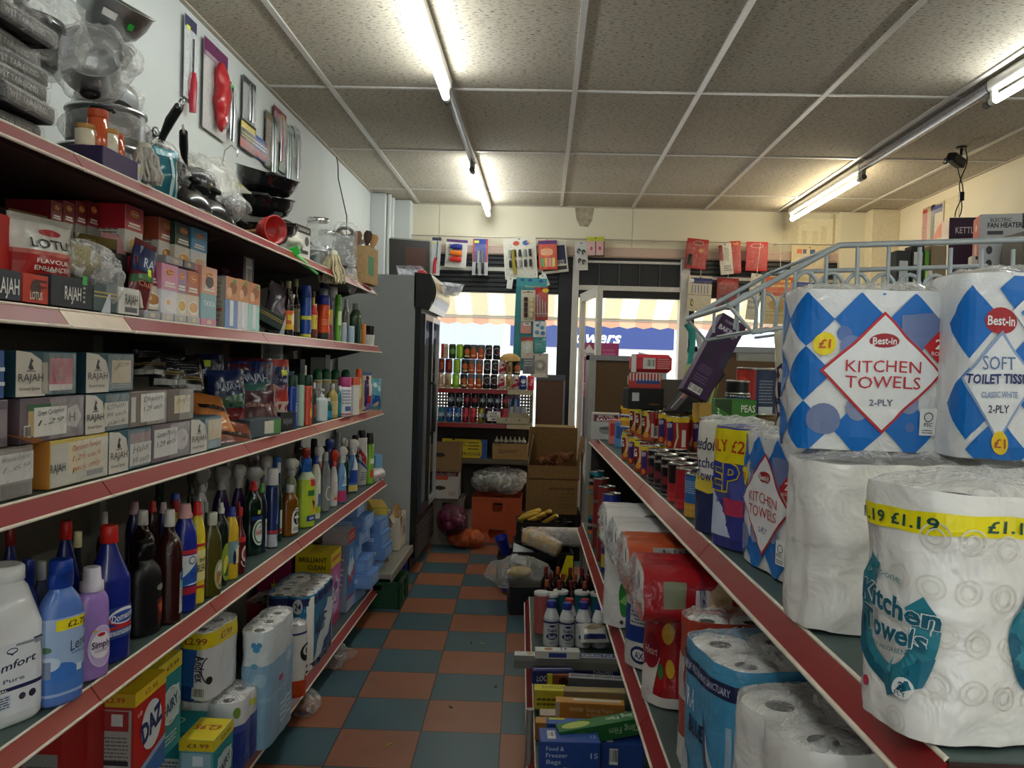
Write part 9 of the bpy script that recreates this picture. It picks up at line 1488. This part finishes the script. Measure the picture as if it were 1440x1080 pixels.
carton('grey and salmon electric fan heater box on the top right wall shelf',(2.57,p.y-.16,1.91),-.3,.26,.2,p.z-1.906+.0,'#b9bbbe',faces={'front': HT,'left': [('e',0,.85,.2,.1,'#e8dcd8'),('e',0,.5,.4,.3,'#dcc4bc'),('r',0,.25,.5,.14,'#e8dcd4')]},sides={'left': '#c8645c','right': '#24262a','top': '#c0707a'},group='boxed goods on the right wall')
p = onx(1330,312,2.5); carton('dark purple kettle box beside the fan heater',(2.6,p.y-.06,1.91),-.2,.24,.18,p.z-1.906,'#3a1c3c',faces={'front': [('t','KETTLE',-.1,.84,.08,'#d8c8d8',.5),('e',.3,.6,.4,.5,'#9a8c98')],'left': [('e',0,.5,.6,.5,'#8d7c80'),('r',0,.9,1,.2,'#c8b8b4')]},sides={'left': '#d4ccc8'},group='boxed goods on the right wall')
p = onx(1345,335,2.44); carton('white appliance box with small pictures in front of the kettle box',(2.49,p.y-.27,1.91),-.25,.18,.09,.19,'#cfcac0',faces={'front': [('r',-.1,.93,.6,.1,'#24201f'),('e',-.2,.7,.2,.14,'#8a8478'),('e',.2,.7,.2,.14,'#5a5a50'),('e',.2,.4,.2,.14,'#b8603c'),('s',0,.2,.8,.2,3,'#8a857c')]},sides={'top': '#d0603c'},group='boxed goods on the right wall')
ZW = ony(1050,488,4.5).z+.0015
for u0,u1,v0,col,pr_,lb in ((1262,1283,352,'#26282a',[('r',0,.8,.6,.2,'#c4c8c8'),('e',0,.4,.5,.3,'#8d9498')],'black boxed bottle set furthest left on the wide cabinet'),(1284,1302,345,'#1d1f20',[('r',0,.88,.7,.12,'#d0d0cc'),('e',0,.3,.4,.4,'#b4b8b8')],'tall black boxed bottle on the wide cabinet'),(1302,1309,352,'#5a9a2c',[('r',0,.6,.6,.4,'#b4d878')],'lime green bottle box beside the tall black one'),(1311,1333,345,'#8d7a60',[('e',0,.4,.8,.5,'#2a2826'),('e',.1,.4,.6,.36,'#d8d4d0')],'tan box with a white ring picture on the wide cabinet'),(1372,1395,380,'#b98c2c',[('r',0,.4,.6,.3,'#3a2c1c'),('r',0,.85,.6,.2,'#5a8a3c')],'yellow and green carton below the fan heater box')):
 p = ony((u0+u1)/2,v0,4.74); w_ = (u1-u0)*mpp(p); carton(lb,(p.x,4.8,ZW),0,w_-.004,.1,p.z-ZW,col,faces={'front': pr_},group='boxed goods on the wide cabinet')
RX('dull grey carton past the fan heater at the right edge',1410,1440,330,1.905,'#55514a',{},d=.16)
for i,(u,v0,v1,w_,cl,pr_,lb) in enumerate(((1306,290,345,30,'#b8a890',[('r',-.3,.5,.4,.9,'#b0403c'),('s',-.3,.3,.2,.5,4,'#1c1a1c')],'red knife pack hung on the right wall'),(1318,286,340,26,'#c9bda8',[('r',0,.85,.8,.2,'#4a5490'),('p',[(-.4,.1),(.4,.5),(.4,.1)],'#c8603c')],'blue and orange brush pack hung on the right wall'))):
 p,p2 = onx(u,v0,XR-.015),onx(u,v1,XR-.015); card_pack(lb,(XR-.012,p.y,p.z),-PI/2,.2,p.z-p2.z,cl,pr_,group='packs on the right wall',bubble=True)
p = onx(1336,293,XR-.004); w = MB(); w.box(.006,.26,.16,P('#d8ceb0',.5),Matrix.Translation((0,0,-.08)),b=.002); w.build('wall_plate',None,'small cream plate fixed on the right wall above the kettle box','plate',loc=(XR-.004,p.y,p.z))
p = ony(1420,400,3.2); open_box('royal blue tray tipped up behind the wire basket',(p.x,3.2,p.z-.1),Euler((.2,-.4,.2)),.3,.2,.1,P('#1c3a9c',.4),name='blue_tray',cat='tray')
carton('stack of dark cartons under the blue tray',(p.x+.02,3.25,0),0,.3,.3,p.z-.17,'#3a352e')
p = ony(1228,372,4.9); carton('orange board sign leaning behind the wire basket arches',(p.x,4.86,ony(1050,488,4.5).z),Euler((0,-.4,0)),.24,.02,.2,'#c8501c',faces={'front': [('t','john dean',0,.6,.2,'#2a1810',.8,14)]},cat='sign',name='board_sign')
for i,(u,v,cl,st,lb) in enumerate(((1272,395,'#c8b04c','round','yellow bottle behind the basket arches on the wide cabinet'),(1290,398,'#b9a08c','flask','tan bottle behind the basket arches on the wide cabinet'),(1310,388,'#b8c8a0','round','pale green bottle behind the basket arches'))):
 p = ony(u,v,4.6); bottle(lb,(p.x,4.62,ZW),0,.06,p.z-ZW+.03,st,cl,'#d8d4c8',[],group='bottles on the wide cabinet')
